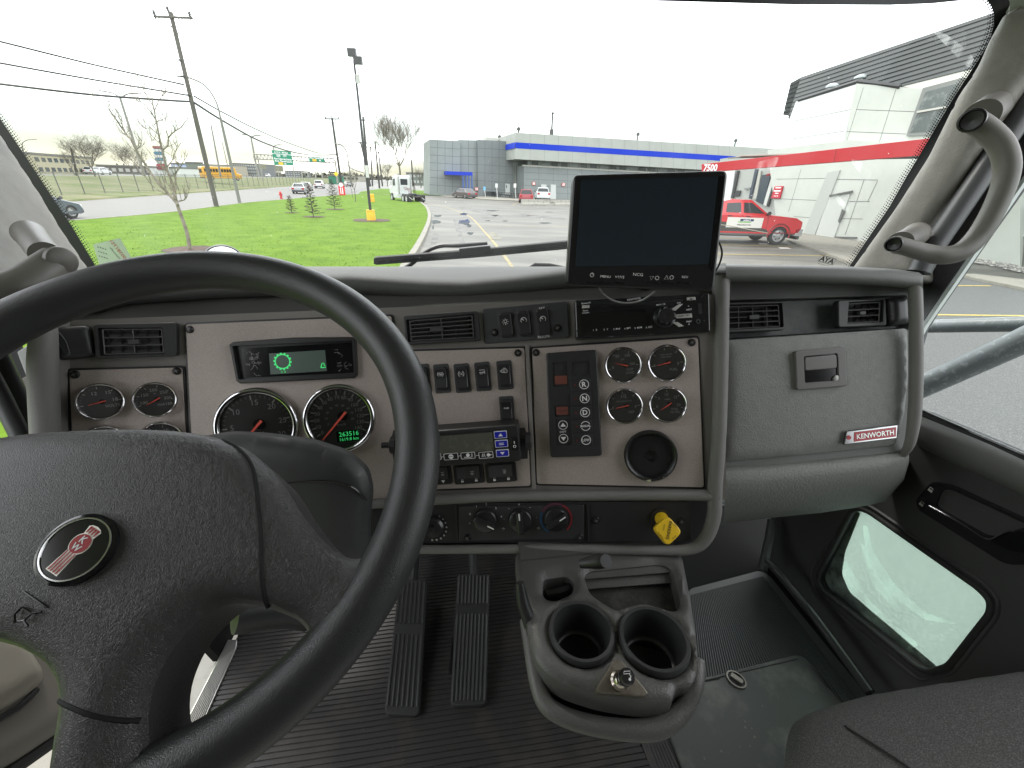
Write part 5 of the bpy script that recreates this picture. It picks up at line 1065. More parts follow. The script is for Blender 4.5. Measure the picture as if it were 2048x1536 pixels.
random.seed(44); mb = MB().mat(mat('grit', (.16, .14, .115), .9))
for k in range(170):
    x, y = random.uniform(480, 1240), random.uniform(1270, 1536); a, b = FL.uv(x, y, .004); r = random.uniform(.0004, .0014); c_ = FL.p(a, b, .0035); mb.add([c_+FL.u*r, c_-FL.u*r+FL.v*r, c_-FL.v*r, c_+FL.w*r*1.2], [(0, 1, 3), (1, 2, 3), (2, 0, 3)])
mb.build('grit', None, fm)
mb = MB()
for k in range(120):
    x, y = random.uniform(120, 1850), random.uniform(20, 520); a, b = GP.uv(x, y, -.004); r = random.choice((.0005, .0008, .0013)); flat(mb, GP, [(a+r*random.uniform(.6, 1.2)*math.cos(t), b+r*random.uniform(.6, 1.3)*math.sin(t)) for t in (0, 1.2, 2.5, 3.8, 5)], -.004)
mb.build('water_specks', glass('water_speck', (1, 1, 1), .4, .55, (40, .2, .5), (.9, .92, .92)), cab)
# header, roof corners and the mirror head, just outside the photograph's frame
mb = MB(); flat(mb, GP, GP.poly([(-420, -60), (905, -42), (905, -140), (905, -300), (-420, -300)], .0008), .0008); flat(mb, GP, GP.poly([(900, -138), (2300, -138), (2300, -300), (900, -300)], .0012), .0012); mb.build('glass_border', FRT, cab)
mb = MB(); XH = [-420, 100, 600, 1100, 1600, 2100, 2300]; A_ = [GP.p(*GP.uv(x, -130, .004), .004) for x in XH]; CFr = Fr(CAM, CX, CY, CZ)
B_ = [CFr.p(-1.0+2.05*i/6, .55, .62) for i in range(7)]; loft(mb, [A_, [a*.5+b*.5+CZ*.03 for a, b in zip(A_, B_)], B_]); mb.build('header_trim', mat('headliner_grey', (1, 1, 1)), cab, 60)
mb = MB(); tube(mb, smooth_path([W(2080, 60, .77), W(2160, -40, .76), CFr.p(1.0, .56, .60)], 4), [.06, .07, .07], 12); tube(mb, smooth_path([W(-150, 130, .72), W(-260, 0, .70), CFr.p(-.98, .54, .60)], 4), [.06, .07, .07], 12); mb.build('pillar_top', PILL, cab, 60)
mb = MB(); f_ = Fr(W(2290, 610, .88), (CX*.8-CY*.2).normalized(), CZ, (-(CX*.2)-CY*.9).normalized()); plate(mb, f_, rnd(rect(-.04, -.2, .2, .24), .04), -.07, .03, .02, back=True); mb.build('mirror_head', BAR, ma)
# ================================================================ outdoors
Z = V((0, 0, 1))
GW = Fr(V((0, 0, 0)), V((1, 0, 0)), V((0, 1, 0)), Z)
def AY(px, py, Y): r = ray(px, py); return CAM + r*((Y-CAM.y)/r.y)
def gxy(pts, z=0): return [tuple(G(x, y, z).xy) for x, y in pts]
def ground(name, poly, z, m, step=0):
    mb = MB(); flat(mb, GW, poly, z); o = mb.build(name, m, kind='structure'); return o
ASPH = mat('wet_asphalt', (.070, .068, .058), .6, bump=('noise', 45, .5, .006), var=(1.0, (.125, .122, .105), .44, .60, (.16, .55, 1)), spec=.35)
ASP2 = mat('asphalt_near', (.06, .062, .06), .6, bump=('noise', 80, .9, .01), var=(60, (.14, .145, .14), .48, .66), spec=.35)
ROAD = mat('road_asphalt', (.088, .086, .078), .65, var=(1.1, (.115, .113, .105), .4, .65, (.15, 1, 1)), spec=.3)
CONC = mat('concrete', (.19, .18, .15), .8, bump=('noise', 60, .4, .004), var=(3, (.13, .12, .10), .5, .75))
LAWN = mat('lawn_grass', (.098, .172, .009), .9, bump=('noise', 14, .8, .05), var=(1.1, (.066, .130, .008), .36, .66), spec=.1)
VERG = mat('rough_grass', (.095, .12, .042), .9, bump=('noise', 12, .7, .05), var=(.35, (.17, .165, .10), .40, .62, (.5, 1, 3)), spec=.1)
ground('ground', rect(-700, -60, 700, 1400), -.02, ASPH)
ground('parking_lot', gxy([(815, 392), (900, 391), (1500, 412), (2300, 470), (2600, 900)], 0)+[(40, -10), (-1.5, -10)]+gxy([(100, 1536), (790, 562), (858, 455), (858, 425)], 0), 0, ASPH)
ground('asphalt_bay', [(1.5, -10), (1.5, 4.0), (5.0, 7.5), (8.4, 9)]+gxy([(1700, 545), (1900, 552), (2300, 590)])+[(60, 10), (60, -10)], .004, ASP2)
# street and far verge
rA, rB = G(147, 403), G(591, 372); rd_ = (rB-rA).normalized(); rn = V((-rd_.y, rd_.x, 0))
nC, nD = G(147, 441), G(478, 407)
ground('road', [tuple((rA-rd_*90).xy), tuple((nC-(nD-nC).normalized()*60).xy)]+gxy([(147, 441), (342, 424), (478, 407), (640, 393), (705, 386), (735, 376), (742, 371)])+[tuple((rB+rd_*260+V((14, 0, 0))).xy), tuple((rB+rd_*260).xy)], .003, ROAD)
mb = MB(); rows = []
for off, z in ((0, .0), (.15, .14), (2.5, .22), (9, .30), (17, .9), (27, 1.25), (32, 1.3)): rows.append([(rA+rd_*t+rn*off)*1 + Z*z for t in (-140, -60, 0, 60, 140, 400)])
loft(mb, rows); mb.build('verge', VERG, kind='structure')
mb = MB(); loft(mb, [[rA+rd_*t+rn*off+Z*1.3 for t in (-300, 700)] for off in (32, 58)]); mb.build('highway', ROAD, kind='structure')
mb = MB(); loft(mb, [[rA+rd_*t+rn*off+Z*z for t in (-400, 1200)] for off, z in ((58, 1.3), (62, 1.35), (900, 1.3))]); mb.build('far_field', VERG, kind='structure')
curbp = [(147, 441), (342, 424), (478, 407), (560, 399.5), (640, 393), (700, 389), (750, 387.5), (800, 392), (832, 400), (850, 411), (858, 426), (857, 442), (849, 463), (835, 490), (812, 525), (785, 565)]
cw = [G(x, y, .1) for x, y in curbp]; cw = smooth_path([V((-3.3, -4, .1)), G(60, 1536, .1)]+cw[::-1], 4)
LP_ = [tuple(p.xy) for p in cw]+[tuple((nC-(nD-nC).normalized()*60).xy), (-70, -6)]
mb = MB(); flat(mb, GW, LP_, .11); mb.build('lawn', LAWN, kind='structure')
mb = MB(); rows = [[], [], [], []]
for i, p in enumerate(cw):
    t = (cw[min(i+1, len(cw)-1)]-cw[max(i-1, 0)]); t.z = 0; t.normalize(); s_ = V((t.y, -t.x, 0))
    for r, (o_, z) in zip(rows, ((-.12, .09), (-.10, .135), (.12, .13), (.15, -.01))): r.append(V((p.x, p.y, z))+s_*o_)
loft(mb, rows); mb.build('kerb', CONC, kind='structure')
# far lawn near the junction and its kerb
ground('lawn', gxy([(716, 388), (722, 383), (765, 377), (862, 382), (895, 392), (1000, 397), (830, 389)], .06), .05, LAWN)
mb = MB(); s_ = gxy([(905, 387.5), (1000, 396), (1140, 402), (1300, 410), (1300, 414), (1140, 406.5), (990, 401), (880, 393.5)]); plate(mb, GW, s_, -.01, .12, .02); mb.build('pavement', CONC, kind='structure')
# grass blades close enough to read at the near edge
random.seed(21); mb = MB()
for k in range(5000):
    x, y = random.uniform(130, 840), 400+150*random.random()**.7
    p = G(x, y, .11)
    if not inside(LP_, (p.x, p.y)) or p.y > 40: continue
    a = random.uniform(0, 6.3); w_ = .010+p.y*.0005; h = random.uniform(.012, .03); d = V((math.cos(a), math.sin(a), 0))*w_
    mb.add([p-d, p+d, p+Z*h+d*random.uniform(-1, 1)+V((random.uniform(-.03, .03), random.uniform(-.03, .03), 0))], [(0, 1, 2)])
tag(mb.build('grass', mat('grass_blades', (.12, .19, .012), .8, spec=.1), kind='stuff'), 'tufts of bright green grass on the lawn', 'grass')
# painted lines
YL = mat('yellow_road_paint', (.27, .215, .08), .7, var=(5, (.13, .12, .08), .42, .68)); YL2 = mat('yellow_bay_paint', (.38, .28, .06), .7, var=(8, (.18, .15, .07), .5, .75))
def line(name, px, w, m, z=.006, lab=None):
    pts_ = smooth_path([G(x, y, z) for x, y in px], 3) if len(px) > 2 else [G(x, y, z) for x, y in px]; rows = [[], []]
    for i, p in enumerate(pts_):
        t = (pts_[min(i+1, len(pts_)-1)]-pts_[max(i-1, 0)]).normalized(); s_ = V((t.y, -t.x, 0))*w/2; rows[0].append(p-s_); rows[1].append(p+s_)
    mb = MB(); loft(mb, rows); return mb.build(name, m, kind='structure')
line('road_marking', [(840, 403), (880, 411), (915, 422), (941, 434), (965, 459), (988, 485), (1028, 538), (1060, 585)], .12, YL)
line('road_marking', [(961, 452), (1180, 452.5)], .13, YL); line('road_marking', [(960, 416), (1130, 417)], .10, mat('tar_seam', (.13, .125, .105), .7)); line('road_marking', [(905, 405), (1130, 409)], .12, mat('tar_seam', (1, 1, 1)))
for a in ([(1440, 475), (1500, 478)], [(1430, 489), (1586, 493)], [(1435, 508), (1681, 512)], [(1895, 571), (1982, 571.5)], [(1852, 629), (2010, 631)], [(2010, 631), (2200, 633)]): line('road_marking', a, .10, YL2, .010)
line('road_marking', [(1024, 411), (1038, 404)], .12, YL)
ground('road_marking', gxy([(977, 466), (992, 464), (1003, 478), (984, 480)]), .006, mat('faded_symbol', (.16, .145, .09), .7, var=(2.5, (.08, .08, .07), .4, .6)))
ground('road_marking', gxy([(1516, 486.5), (1532, 486.5), (1538, 489), (1520, 489)]), .011, mat('white_paint', (.55, .55, .5), .7)); ground('road_marking', gxy([(1556, 495), (1575, 495.5), (1583, 498), (1560, 497.5)]), .011, mat('white_paint', (1, 1, 1)))
random.seed(4); PUD = mat('puddle_water', (.05, .055, .055), .06)
for cx_, cy_, rx, ry in ((875, 432, 11, 2.6), (872, 444, 10, 5.5), (866, 455, 3, 6), (930, 444, 15, 6), (938, 452, 6, 4), (940, 467, 9, 3), (928, 428, 9, 2.2), (985, 421.5, 12, 1.4), (1010, 442, 7, .9), (975, 441.5, 7, .8), (1100, 424, 10, .8), (1060, 431, 9, 1), (1090, 446, 14, 1.2)):
    ground('puddle', gxy([(cx_+rx*math.cos(t*.52)*random.uniform(.55, 1.1), cy_+ry*math.sin(t*.52)*random.uniform(.5, 1.1)) for t in range(12)]), .007, PUD)
WET = mat('dried_edge', (.125, .122, .112), .8, var=(1.2, (.075, .075, .07), .4, .6))
for q_ in ([(905, 436), (916, 440), (925, 470), (935, 500), (925, 505), (915, 470)], [(960, 432), (1050, 428), (1130, 436), (1130, 440), (1050, 433), (965, 437)], [(868, 462), (880, 470), (866, 500), (856, 505)], [(900, 412), (960, 418), (1000, 430), (990, 433), (950, 424)]): ground('pavement_stain', gxy(q_), .005, WET)
# ---------------------------------------------------------------- poles, lamps, wires
WOOD = mat('weathered_pole', (.10, .095, .078), .8, bump=('noise', 20, .4, .01), var=(3, (.065, .06, .052), .4, .7, (6, 6, .5))); WOODD = mat('dark_pole', (.045, .043, .04), .8); GALV = mat('galvanised', (.17, .17, .15), .5)
GRP = 'poles along the street'
def pole(bx, by, tx, ty, r0, r1, lab, m=WOOD, z=.1, arm=None, ins=(), name='utility_pole', cat='utility pole', Yo=None):
    B = G(bx, by, z) if Yo is None else AY(bx, by, Yo); T = AY(tx, ty, B.y); t = thing(name, lab, cat, B)
    mb = MB(); tube(mb, [B-Z*.1, T], [r0, r1], 10); mb.build('pole', m, t)
    if arm:
        (ax, ay), (cx_, cy_) = arm; A, C = AY(ax, ay, B.y-.15), AY(cx_, cy_, B.y-.15); mb = MB(); tube(mb, [A, C], r1*.55, 6, up=Z); mb.build('crossarm', m, t)
        M_ = (A+C)/2; mb = MB()
        for q_ in (A, C): tube(mb, [M_+(q_-M_)*.45-Z*.05, M_-Z*.9*(A-C).length/2.5], r1*.16, 4)
        mb.build('brace', m, t)
    for (x, y) in ins:
        q_ = AY(x, y, B.y-.1); mb = MB(); f_ = Fr(q_, V((1, 0, 0)), V((0, 1, 0)), Z); k = r1*1.0; lathe(mb, f_, [(k*.3, -.25), (k*.3, 0), (k, .02), (k*.4, .08), (k, .12), (k*.4, .18), (k*.9, .22), (0, .3)], 8); mb.build('insulator', mat('insulator', (.12, .12, .12), .3), t)
    return t, B, T
tA, bA, topA = pole(433, 413, 341, 24, .17, .125, 'weathered wooden utility pole with crossarm, tallest on the left lawn edge', arm=((308, 33), (385, 36)), ins=((309, 30), (336, 22), (380, 33)))
for (x, y) in ((359, 168), (361, 152), (372, 190), (356, 120)): q_ = AY(x, y, bA.y-.2); mb = MB(); tube(mb, [q_, q_+V((.3, 0, 0))], .05, 6); mb.build('bracket', WOODD, tA)
tB, bB, topB = pole(683, 371, 664, 236, .26, .20, 'dark utility pole with crossarm behind the red sign post', WOODD, .0, ((650, 237.5), (679, 238)), ((651, 236), (664, 235), (678, 236)), Yo=100)
for bx, by, tx, ty, Y, arm, lab in ((738, 372, 726, 233, 75, ((722, 240), (731, 240)), 'dark pole right behind the floodlight pole'), (741, 372, 721, 284, 110, ((716, 285), (735, 286)), 'low pole with crossarm just left of the floodlight pole'), (745, 372, 741, 293, 120, ((733, 294), (750, 295)), 'slim pole with crossarm right of the floodlight pole'), (759, 376, 750, 283, 100, None, 'bare dark pole between the floodlight pole and the big tree'), (765, 372, 757, 303, 120, ((752, 304), (762, 304.5)), 'rightmost far pole, close to the white tractor unit'), (826, 372, 823, 320, 110, None, 'short pole behind the white tractor unit')):
    pole(bx, by, tx, ty, .2, .15, lab, WOODD, arm=arm, Yo=Y)
pole(115, 0, 116, 0, .1, .1, 'x', Yo=60) if 0 else None
pole(154, 352, 142, 297, .2, .15, 'dark leaning pole beside the cream building', WOODD, Yo=85)
pole(441, 352, 422, 250, .16, .08, 'thin grey mast left of the tall curved street lamp', GALV, Yo=80); pole(457, 340, 444, 283, .12, .06, 'fainter mast next to the thin grey mast', GALV, Yo=110)
def wire(name, pts_, r, lab, m=None):
    r = max(r*2.4, .055) if r > .01 else .02; mb = MB(); tube(mb, smooth_path(pts_, 6), r, 5); tag(mb.build(name, m or mat('wire_black', (.02, .02, .02), .6)), lab, 'power line')
YA, YB = bA.y, 100
Lq = AY(-220, 30, 9); 
wire('power_line', [AY(-300, 9, 22), AY(0, 83, 28), AY(190, 130, 32.5), AY(366, 169, YA-.2)], .016, 'uppermost wire running left from the wooden pole')
wire('power_line', [AY(-300, 70, 22), AY(0, 126, 28), AY(190, 160, 32.5), AY(372, 190, YA-.2)], .018, 'middle wire running left from the wooden pole')
wire('power_line', [AY(-300, 130, 22), AY(0, 168, 28), AY(190, 190, 32.5), AY(340, 201, YA-2), AY(378, 203, YA-.2)], .028, 'thick lower cable running left from the wooden pole')
wire('power_line', [AY(390, 206, YA), AY(450, 244, 45), AY(520, 282, 58), AY(580, 303, 75), AY(630, 311, 90), AY(672, 310, YB)], .035, 'thick sagging cable from the wooden pole to the dark pole')
wire('power_line', [AY(388, 192, YA), AY(450, 227, 45), AY(520, 262, 58), AY(580, 287, 75), AY(640, 307, 90), AY(672, 309, YB)], .016, 'thin cable just above the thick sagging cable')
for a, b, c_ in (((309, 30), (420, 110), (651, 236)), ((336, 22), (480, 120), (664, 235)), ((380, 33), (500, 130), (678, 236))):
    A_, C_ = AY(*a, YA), AY(*c_, YB); M_ = (A_+C_)/2-Z*1.2; wire('power_line', [A_, (A_+M_)/2-Z*.3, M_, (M_+C_)/2-Z*.3, C_], .006, {309: 'hair-thin wire from the left insulator of the wooden pole', 336: 'hair-thin wire from the top insulator of the wooden pole', 380: 'hair-thin wire from the right insulator of the wooden pole'}[a[0]])
wire('power_line', [AY(674, 311, YB), AY(700, 335, 85), AY(725, 345, 80), AY(738, 348, 75)], .03, 'cable sagging right from the dark pole')
def lamp(px, Y, r0, r1, lab, head=True, heads=()):
    P_ = [AY(x, y, Y) for x, y in px]; t = thing('street_lamp', lab, 'street lamp', P_[0]); mb = MB(); tube(mb, [P_[0]]+smooth_path(P_[1:], 4), r0, 8); mb.build('pole', GALV, t)
    for hx in heads:
        mb = MB(); Q = [AY(x, y, Y) for x, y in hx]; tube(mb, smooth_path(Q, 4), r1, 6); mb.build('arm', GALV, t); e = Q[-1]; d = (Q[-1]-Q[-2]).normalized(); mb = MB(); tube(mb, [e-d*.1, e+d*.3, e+d*.75], [.05, .12, .06], 8, flat_=.5, up=Z); mb.build('lamp_head', GALV, t)
    return t
lamp([(480, 408), (441, 236)], 41, [.14, .10], .07, 'tall curved street lamp on the lawn edge behind the wooden pole', heads=([(441, 236), (432, 203), (410, 171), (380, 156), (366, 154)],))
lamp([(289, 352), (240, 195)], 62, [.17, .12], .08, 'twin armed street lamp behind the bare sapling', heads=([(240, 195), (225, 186), (198, 181)], [(240, 197), (255, 188), (276, 187)]))
lamp([(516, 350), (502, 275)], 95, [.2, .14], .11, 'far twin armed lamp left of the large green sign', heads=([(502, 275), (495, 270), (483, 268)], [(502, 275), (510, 271), (520, 271)]))
lamp([(551, 345), (547, 293)], 120, [.16, .12], .11, 'smallest twin armed lamp above the large green sign', heads=([(547, 293), (540, 289), (532, 287)], [(547, 293), (553, 290), (560, 289)]))
lamp([(704, 371), (697, 325)], 90, [.18, .14], .12, 'curved street lamp right of the dark pole', heads=([(697, 325), (693, 303), (684, 291), (675, 288)],))
lamp([(60, 350), (44, 293)], 80, [.14, .09], .06, 'curved lamp arm beside the left windscreen pillar', heads=([(44, 293), (46, 285), (55, 280), (66, 279)],))
# floodlight pole on the lawn
B = G(743, 441, .1); Y = B.y; fp = thing('floodlight_pole', 'black floodlight pole on a yellow concrete base in the lawn', 'light pole', B)
mb = MB(); tube(mb, [B+Z*.3, AY(708, 122, Y)], [.085, .06], 10); mb.build('pole', mat('pole_black', (.022, .022, .024), .5), fp)
mb = MB(); f_ = Fr(B, V((1, 0, 0)), V((0, 1, 0)), Z); lathe(mb, f_, [(.27, -.1), (.25, .5), (.24, .53), (0, .53)], 20); lathe(mb, f_, [(.25, .53), (.25, .60), (0, .60)], 20); mb.build('base', mat('safety_yellow', (.68, .40, .02), .6, var=(4, (.4, .25, .03), .5, .8)), fp)
for (x, y), q_ in (((704, 105), 1), ((716, 121), -1)):
    g = Fr(AY(x, y, Y-.1), V((1, 0, 0)), Z, V((0, -1, 0))); mb = MB(); box(mb, g, -.22, .22, -.17, .17, -.12, .12); mb.build('floodlight', BLK, fp); 
mb = MB(); tube(mb, [AY(704, 110, Y), AY(710, 124, Y), AY(718, 122, Y)], .03, 6); mb.build('bracket', BLK, fp)
g = Fr(AY(716, 158, Y-.12), V((1, 0, 0)), Z, V((0, -1, 0))); mb = MB(); box(mb, g, -.1, .1, -.2, .2, -.06, .06); mb.build('junction_box', mat('pale_box', (.4, .4, .38), .5), fp)
g = Fr(AY(734, 343, Y-.12), V((1, 0, 0)), Z, V((0, -1, 0))); mb = MB(); box(mb, g, -.09, .09, -.32, .32, -.02, .02); mb.build('notice', mat('notice_white', (.5, .5, .48), .5), fp)
mb = MB(); random.seed(2); flat(mb, GW, [(B.x+(.95+.15*random.random())*math.cos(t*.35)*1.1, B.y+(1.1+.2*random.random())*math.sin(t*.35)) for t in range(18)], .125)
MUL = mat('mulch', (.075, .035, .02), .9, bump=('noise', 30, 1, .03), var=(12, (.03, .02, .012), .4, .6)); mb.build('mulch_bed', MUL, kind='structure')
# hydrant, red sign, yellow marker, small signs
B = G(563, 398, .1); t = thing('fire_hydrant', 'red fire hydrant at the edge of the lawn by the street', 'hydrant', B); f_ = Fr(B, V((1, 0, 0)), V((0, 1, 0)), Z); mb = MB(); RD = mat('hydrant_red', (.45, .02, .02), .45)
lathe(mb, f_, [(.16, 0), (.16, .06), (.11, .08), (.11, .55), (.15, .57), (.15, .61), (.12, .66), (.06, .76), (0, .78)], 14); mb.build('barrel', RD, t); mb = MB()
for s_ in (-1, 1): tube(mb, [f_.p(0, 0, .42), f_.p(.2*s_, 0, .42)], .06, 8)
mb.build('nozzles', RD, t)
B = G(685, 390.5, .1); t = thing('sign_post', 'short red entrance sign with white letters at the foot of the dark pole', 'sign', B); g = Fr(B, V((1, 0, 0)), Z, V((0, -1, 0))); mb = MB(); RDS = mat('sign_red', (.62, .02, .03), .5); plate(mb, g, rect(-.42, 0, .42, 1.25), -.06, .06, .01, back=True); mb.build('panel', RDS, t)
mb = MB(); flat(mb, g, circ(0, 1.35, .28, 16), .07); flat(mb, g, rect(-.2, .15, -.08, 1.0), .066); flat(mb, g, rect(.06, .15, .2, 1.0), .066); mb.build('white_marks', WHI, t)
mb = MB(); plate(mb, g, circ(0, 1.35, .3, 16), -.05, .05, back=True); mb.build('round_top', RDS, t)
B = G(744, 404, .1); f_ = Fr(B, V((1, 0, 0)), V((0, 1, 0)), Z); mb = MB(); lathe(mb, f_, [(.3, 0), (.3, .75), (.25, .8), (0, .8)], 14); tag(mb.build('bollard', mat('safety_yellow', (1, 1, 1))), 'yellow bollard behind the floodlight pole', 'bollard')
for x, y, ty, lab in ((995, 399.5, 370, 'white sign on a post before the dark picnic tables'), (1032, 402, 370, 'white sign on a post left of the red estate car'), (971, 395, 376, 'pale blue sign on a post beside the dark sedan')):
    B = G(x, y, .05); t = thing('parking_sign', lab, 'sign', B, None); T_ = AY(x-2, ty, B.y); mb = MB(); tube(mb, [B, T_], .045, 6); mb.build('post', mat('post_white', (.6, .6, .58), .5), t); g = Fr(T_-V((0, .06, 0)), V((1, 0, 0)), Z, V((0, -1, 0))); mb = MB(); plate(mb, g, rnd(rect(-.19, -.35, .19, .2), .04), 0, .02, back=True); mb.build('plate', mat('post_blue' if x == 971 else 'post_white', (.15, .4, .6), .5), t)
B = G(714, 393, .1); g = Fr(AY(728, 352, 33), V((1, 0, 0)), Z, V((0, -1, 0)))
# gantry with green signs
Yg = 92; gt = thing('sign_gantry', 'steel truss gantry over the street with two green road signs', 'gantry', AY(520, 358, Yg)); WS = mat('gantry_steel', (.24, .24, .21), .6)
mb = MB()
for x0, x1 in ((507, 521), (514, 527)): tube(mb, [AY(x1, 360, Yg+(x0-507)*.2), AY(x0, 312, Yg+(x0-507)*.2)], .14, 6)
tube(mb, [AY(592, 368, Yg), AY(586, 332, Yg)], .1, 6); tube(mb, [AY(676, 366, Yg), AY(670, 320, Yg)], .16, 6); mb.build('posts', WS, gt)
mb = MB(); n = 22
A, B_, C, D = AY(506, 308, Yg), AY(669, 317, Yg), AY(509, 318, Yg), AY(670, 326, Yg)
tube(mb, [A, B_], .12, 5); tube(mb, [C, D], .12, 5)
for i in range(n): p, q_ = A+(B_-A)*i/n, C+(D-C)*(i+.5)/n; r_ = A+(B_-A)*(i+1)/n; tube(mb, [p, q_], .06, 4); tube(mb, [q_, r_], .06, 4)
mb.build('truss', WS, gt)
SG = mat('sign_green', (.0, .20, .11), .5)
def gsign(q_, texts, nm='road_sign'):
    f_ = PN(AY((q_[0][0]+q_[2][0])/2, (q_[0][1]+q_[2][1])/2, Yg-.5), V((0, -1, 0)), AY(*q_[1], Yg-.5)-AY(*q_[0], Yg-.5)); mb = MB(); plate(mb, f_, f_.poly(q_), -.08, 0, back=True); o = mb.build(nm, SG, gt); mb = MB()
    for tx, x, y, s_, m_ in texts:
        mb.mat(m_); a, b = f_.uv(x, y)
        if tx == '#': flat(mb, f_, rnd(rect(a-s_, b-s_*.5, a+s_, b+s_*.5), .1), .02)
        elif tx == '-': flat(mb, f_, rect(a-s_, b-.04, a+s_, b+.04), .02)
        else: text(mb, f_, tx, s_, a, b, .03, rot=0, bold=.03)
    mb.build('lettering', None, o); return o
EY = mat('exit_yellow', (.8, .45, .03), .5)
gsign([(543, 300), (581, 303), (587, 330.5), (549, 330)], [('A-13 N   Mirabel', 562, 305, .38, WHI), ('-', 562.5, 308.5, 2.0, WHI), ('520', 557, 311.5, .5, WHI), ('117', 570, 312, .5, WHI), ('Rue Côte-de-Liesse', 566, 318, .42, WHI), ('Boul. Marcel-Laurin', 567, 322.5, .42, WHI), ('#', 562, 327, .45, EY), ('66', 571, 327.5, .4, WHI)])
gsign([(617, 313), (648, 315), (650, 324), (618.5, 323)], [('Boul. Cavendish', 633, 316, .42, WHI), ('#', 629, 320.5, .4, EY), ('66', 640, 321, .4, WHI)])
for q_, lab in (([(516, 329), (531, 329.5), (533, 338.5), (518, 338)], 'back of a grey sign board left of the large green sign'), ([(549, 331), (565, 332), (567, 343.5), (551, 343)], 'back of a grey sign board under the large green sign')):
    f_ = PN(AY(*q_[0], 130), V((0, -1, 0)), V((1, 0, 0))); t = thing('sign_board', lab, 'sign', AY(q_[0][0]+8, 352, 130)); mb = MB(); plate(mb, f_, f_.poly(q_), -.1, 0, back=True); mb.build('panel', mat('board_olive', (.17, .17, .12), .7), t); mb = MB(); tube(mb, [AY(q_[0][0]+8, 354, 130), AY(q_[0][0]+8, 336, 130)], .14, 5); mb.build('post', WS, t)
t = thing('road_sign', 'yellow diamond warning sign left of the dark pole', 'sign', AY(674, 366, 88)); g = Fr(AY(672, 348, 88), V((1, 0, 0)), Z, V((0, -1, 0))); mb = MB(); plate(mb, g, [(0, -.45), (.45, 0), (0, .45), (-.45, 0)], 0, .03, back=True); mb.build('panel', mat('sign_yellow', (.75, .55, .03), .5), t); mb = MB(); tube(mb, [AY(674, 368, 88.1), AY(672, 348, 88.1)], .05, 5); mb.build('post', WS, t)
# fence
fA, fB = G(124, 390, .25), G(591, 369.5, .25); fd = (fB-fA).normalized(); fe = thing('chain_link_fence', 'grey chain link fence with posts along the far side of the street', 'fence', fA); FLN = (fB-fA).length
mb = MB(); loft(mb, [[fA+fd*t+Z*z for t in (-60, FLN+60)] for z in (0, 1.85)]); mb.build('wire_mesh', glass('chain_link', (.86, .87, .85), 0, .14, (3, .0, .1), (.25, .26, .24)), fe)
FP = mat('fence_post', (.10, .105, .09), .7); mb = MB(); tube(mb, [fA-fd*60+Z*1.85, fB+fd*60+Z*1.85], .022, 4); mb.build('top_rail', FP, fe)
k = 0; t_ = -24.0
while t_ < FLN+30 and k < 60: q_ = fA+fd*t_; mb = MB(); tube(mb, [q_, q_+Z*1.95], .045, 6); mb.build('post', FP, fe); t_ += 3.0; k += 1
# ---------------------------------------------------------------- trees
BARK = mat('bark_grey', (.12, .11, .09), .85, var=(6, (.08, .07, .06), .4, .65)); BARKD = mat('bark_dark', (.10, .088, .07), .85)
def branch(mb, p, d, l, r, lv, rnd_, spread=.55, up=.25, kids=3):
    n = 4; P_ = [p]; dd_ = d.copy()
    for i in range(n): dd_ = (dd_+V((rnd_.uniform(-1, 1), rnd_.uniform(-1, 1), rnd_.uniform(-.5, 1)))*.16+Z*up*.10).normalized(); P_.append(P_[-1]+dd_*l/n)
    tube(mb, P_, [r, r*.62], 5 if lv > 1 else 3, cap=False)
    if lv <= 0: return
    for i in range(kids+ (1 if lv > 1 else 0)):
        t = rnd_.uniform(.3, 1); k = min(int(t*n), n-1); q_ = P_[k]+(P_[k+1]-P_[k])*(t*n-k); s_ = V((rnd_.uniform(-1, 1), rnd_.uniform(-1, 1), rnd_.uniform(-.2, .6))).normalized()
        branch(mb, q_, (dd_*(1-spread)+s_*spread+Z*up*.4).normalized(), l*rnd_.uniform(.5, .75), r*.55, lv-1, rnd_, spread, up, kids)
def bare_tree(name, B, h, lab, seed, m=BARKD, lv=4, tr=.02, spread=.55, kids=3, up=.3, n0=5, tf=.3):
    rr_ = random.Random(seed); t = thing(name, lab, 'tree', B); mb = MB(); T_ = B+Z*h*tf+V((rr_.uniform(-.02, .02)*h, 0, 0)); tube(mb, [B-Z*.1, (B+T_)/2+V((h*.008, 0, 0)), T_], [h*tr, h*tr*.75], 8); mb.build('trunk', m, t)
    mb = MB()
    for i in range(n0): a = 6.28*i/n0+rr_.random(); branch(mb, T_-Z*h*tf*.15*rr_.random(), V((math.cos(a)*(.9 if n0 > 7 else .6), math.sin(a)*.6, 1)).normalized(), h*(.48 if n0 > 7 else .40), h*tr*.33, lv, rr_, spread, up, kids)
    mb.build('crown', m, t); return t
def treeh(bx, by, ty, Y): B = AY(bx, by, Y); return B, height_at(B, ty)-B.z
B, h = treeh(885-85, 358, 226, 85); bare_tree('bare_tree', B, h, 'large bare tree behind the white tractor unit', 5, mat('bark_warm', (.13, .11, .075), .85), 4, .018, .5, 4, .15, 8, .22)
B, h = treeh(190, 352, 262, 78); bare_tree('bare_tree', B, h, 'bare spreading tree in front of the cream building', 8, BARKD, 4, .018, .55, 4, .0, 8, .2)
B, h = treeh(150, 352, 300, 90); bare_tree('bare_tree', B, h, 'small bare tree at the cream building corner', 31, BARKD, 3, .022, .55, 4, .2, 5, .3)
B, h = treeh(268, 352, 284, 80); bare_tree('bare_tree', B, h, 'bare tree between the cream building and the pylon sign', 13, BARKD, 4, .018, .55, 4, .0, 8, .2)
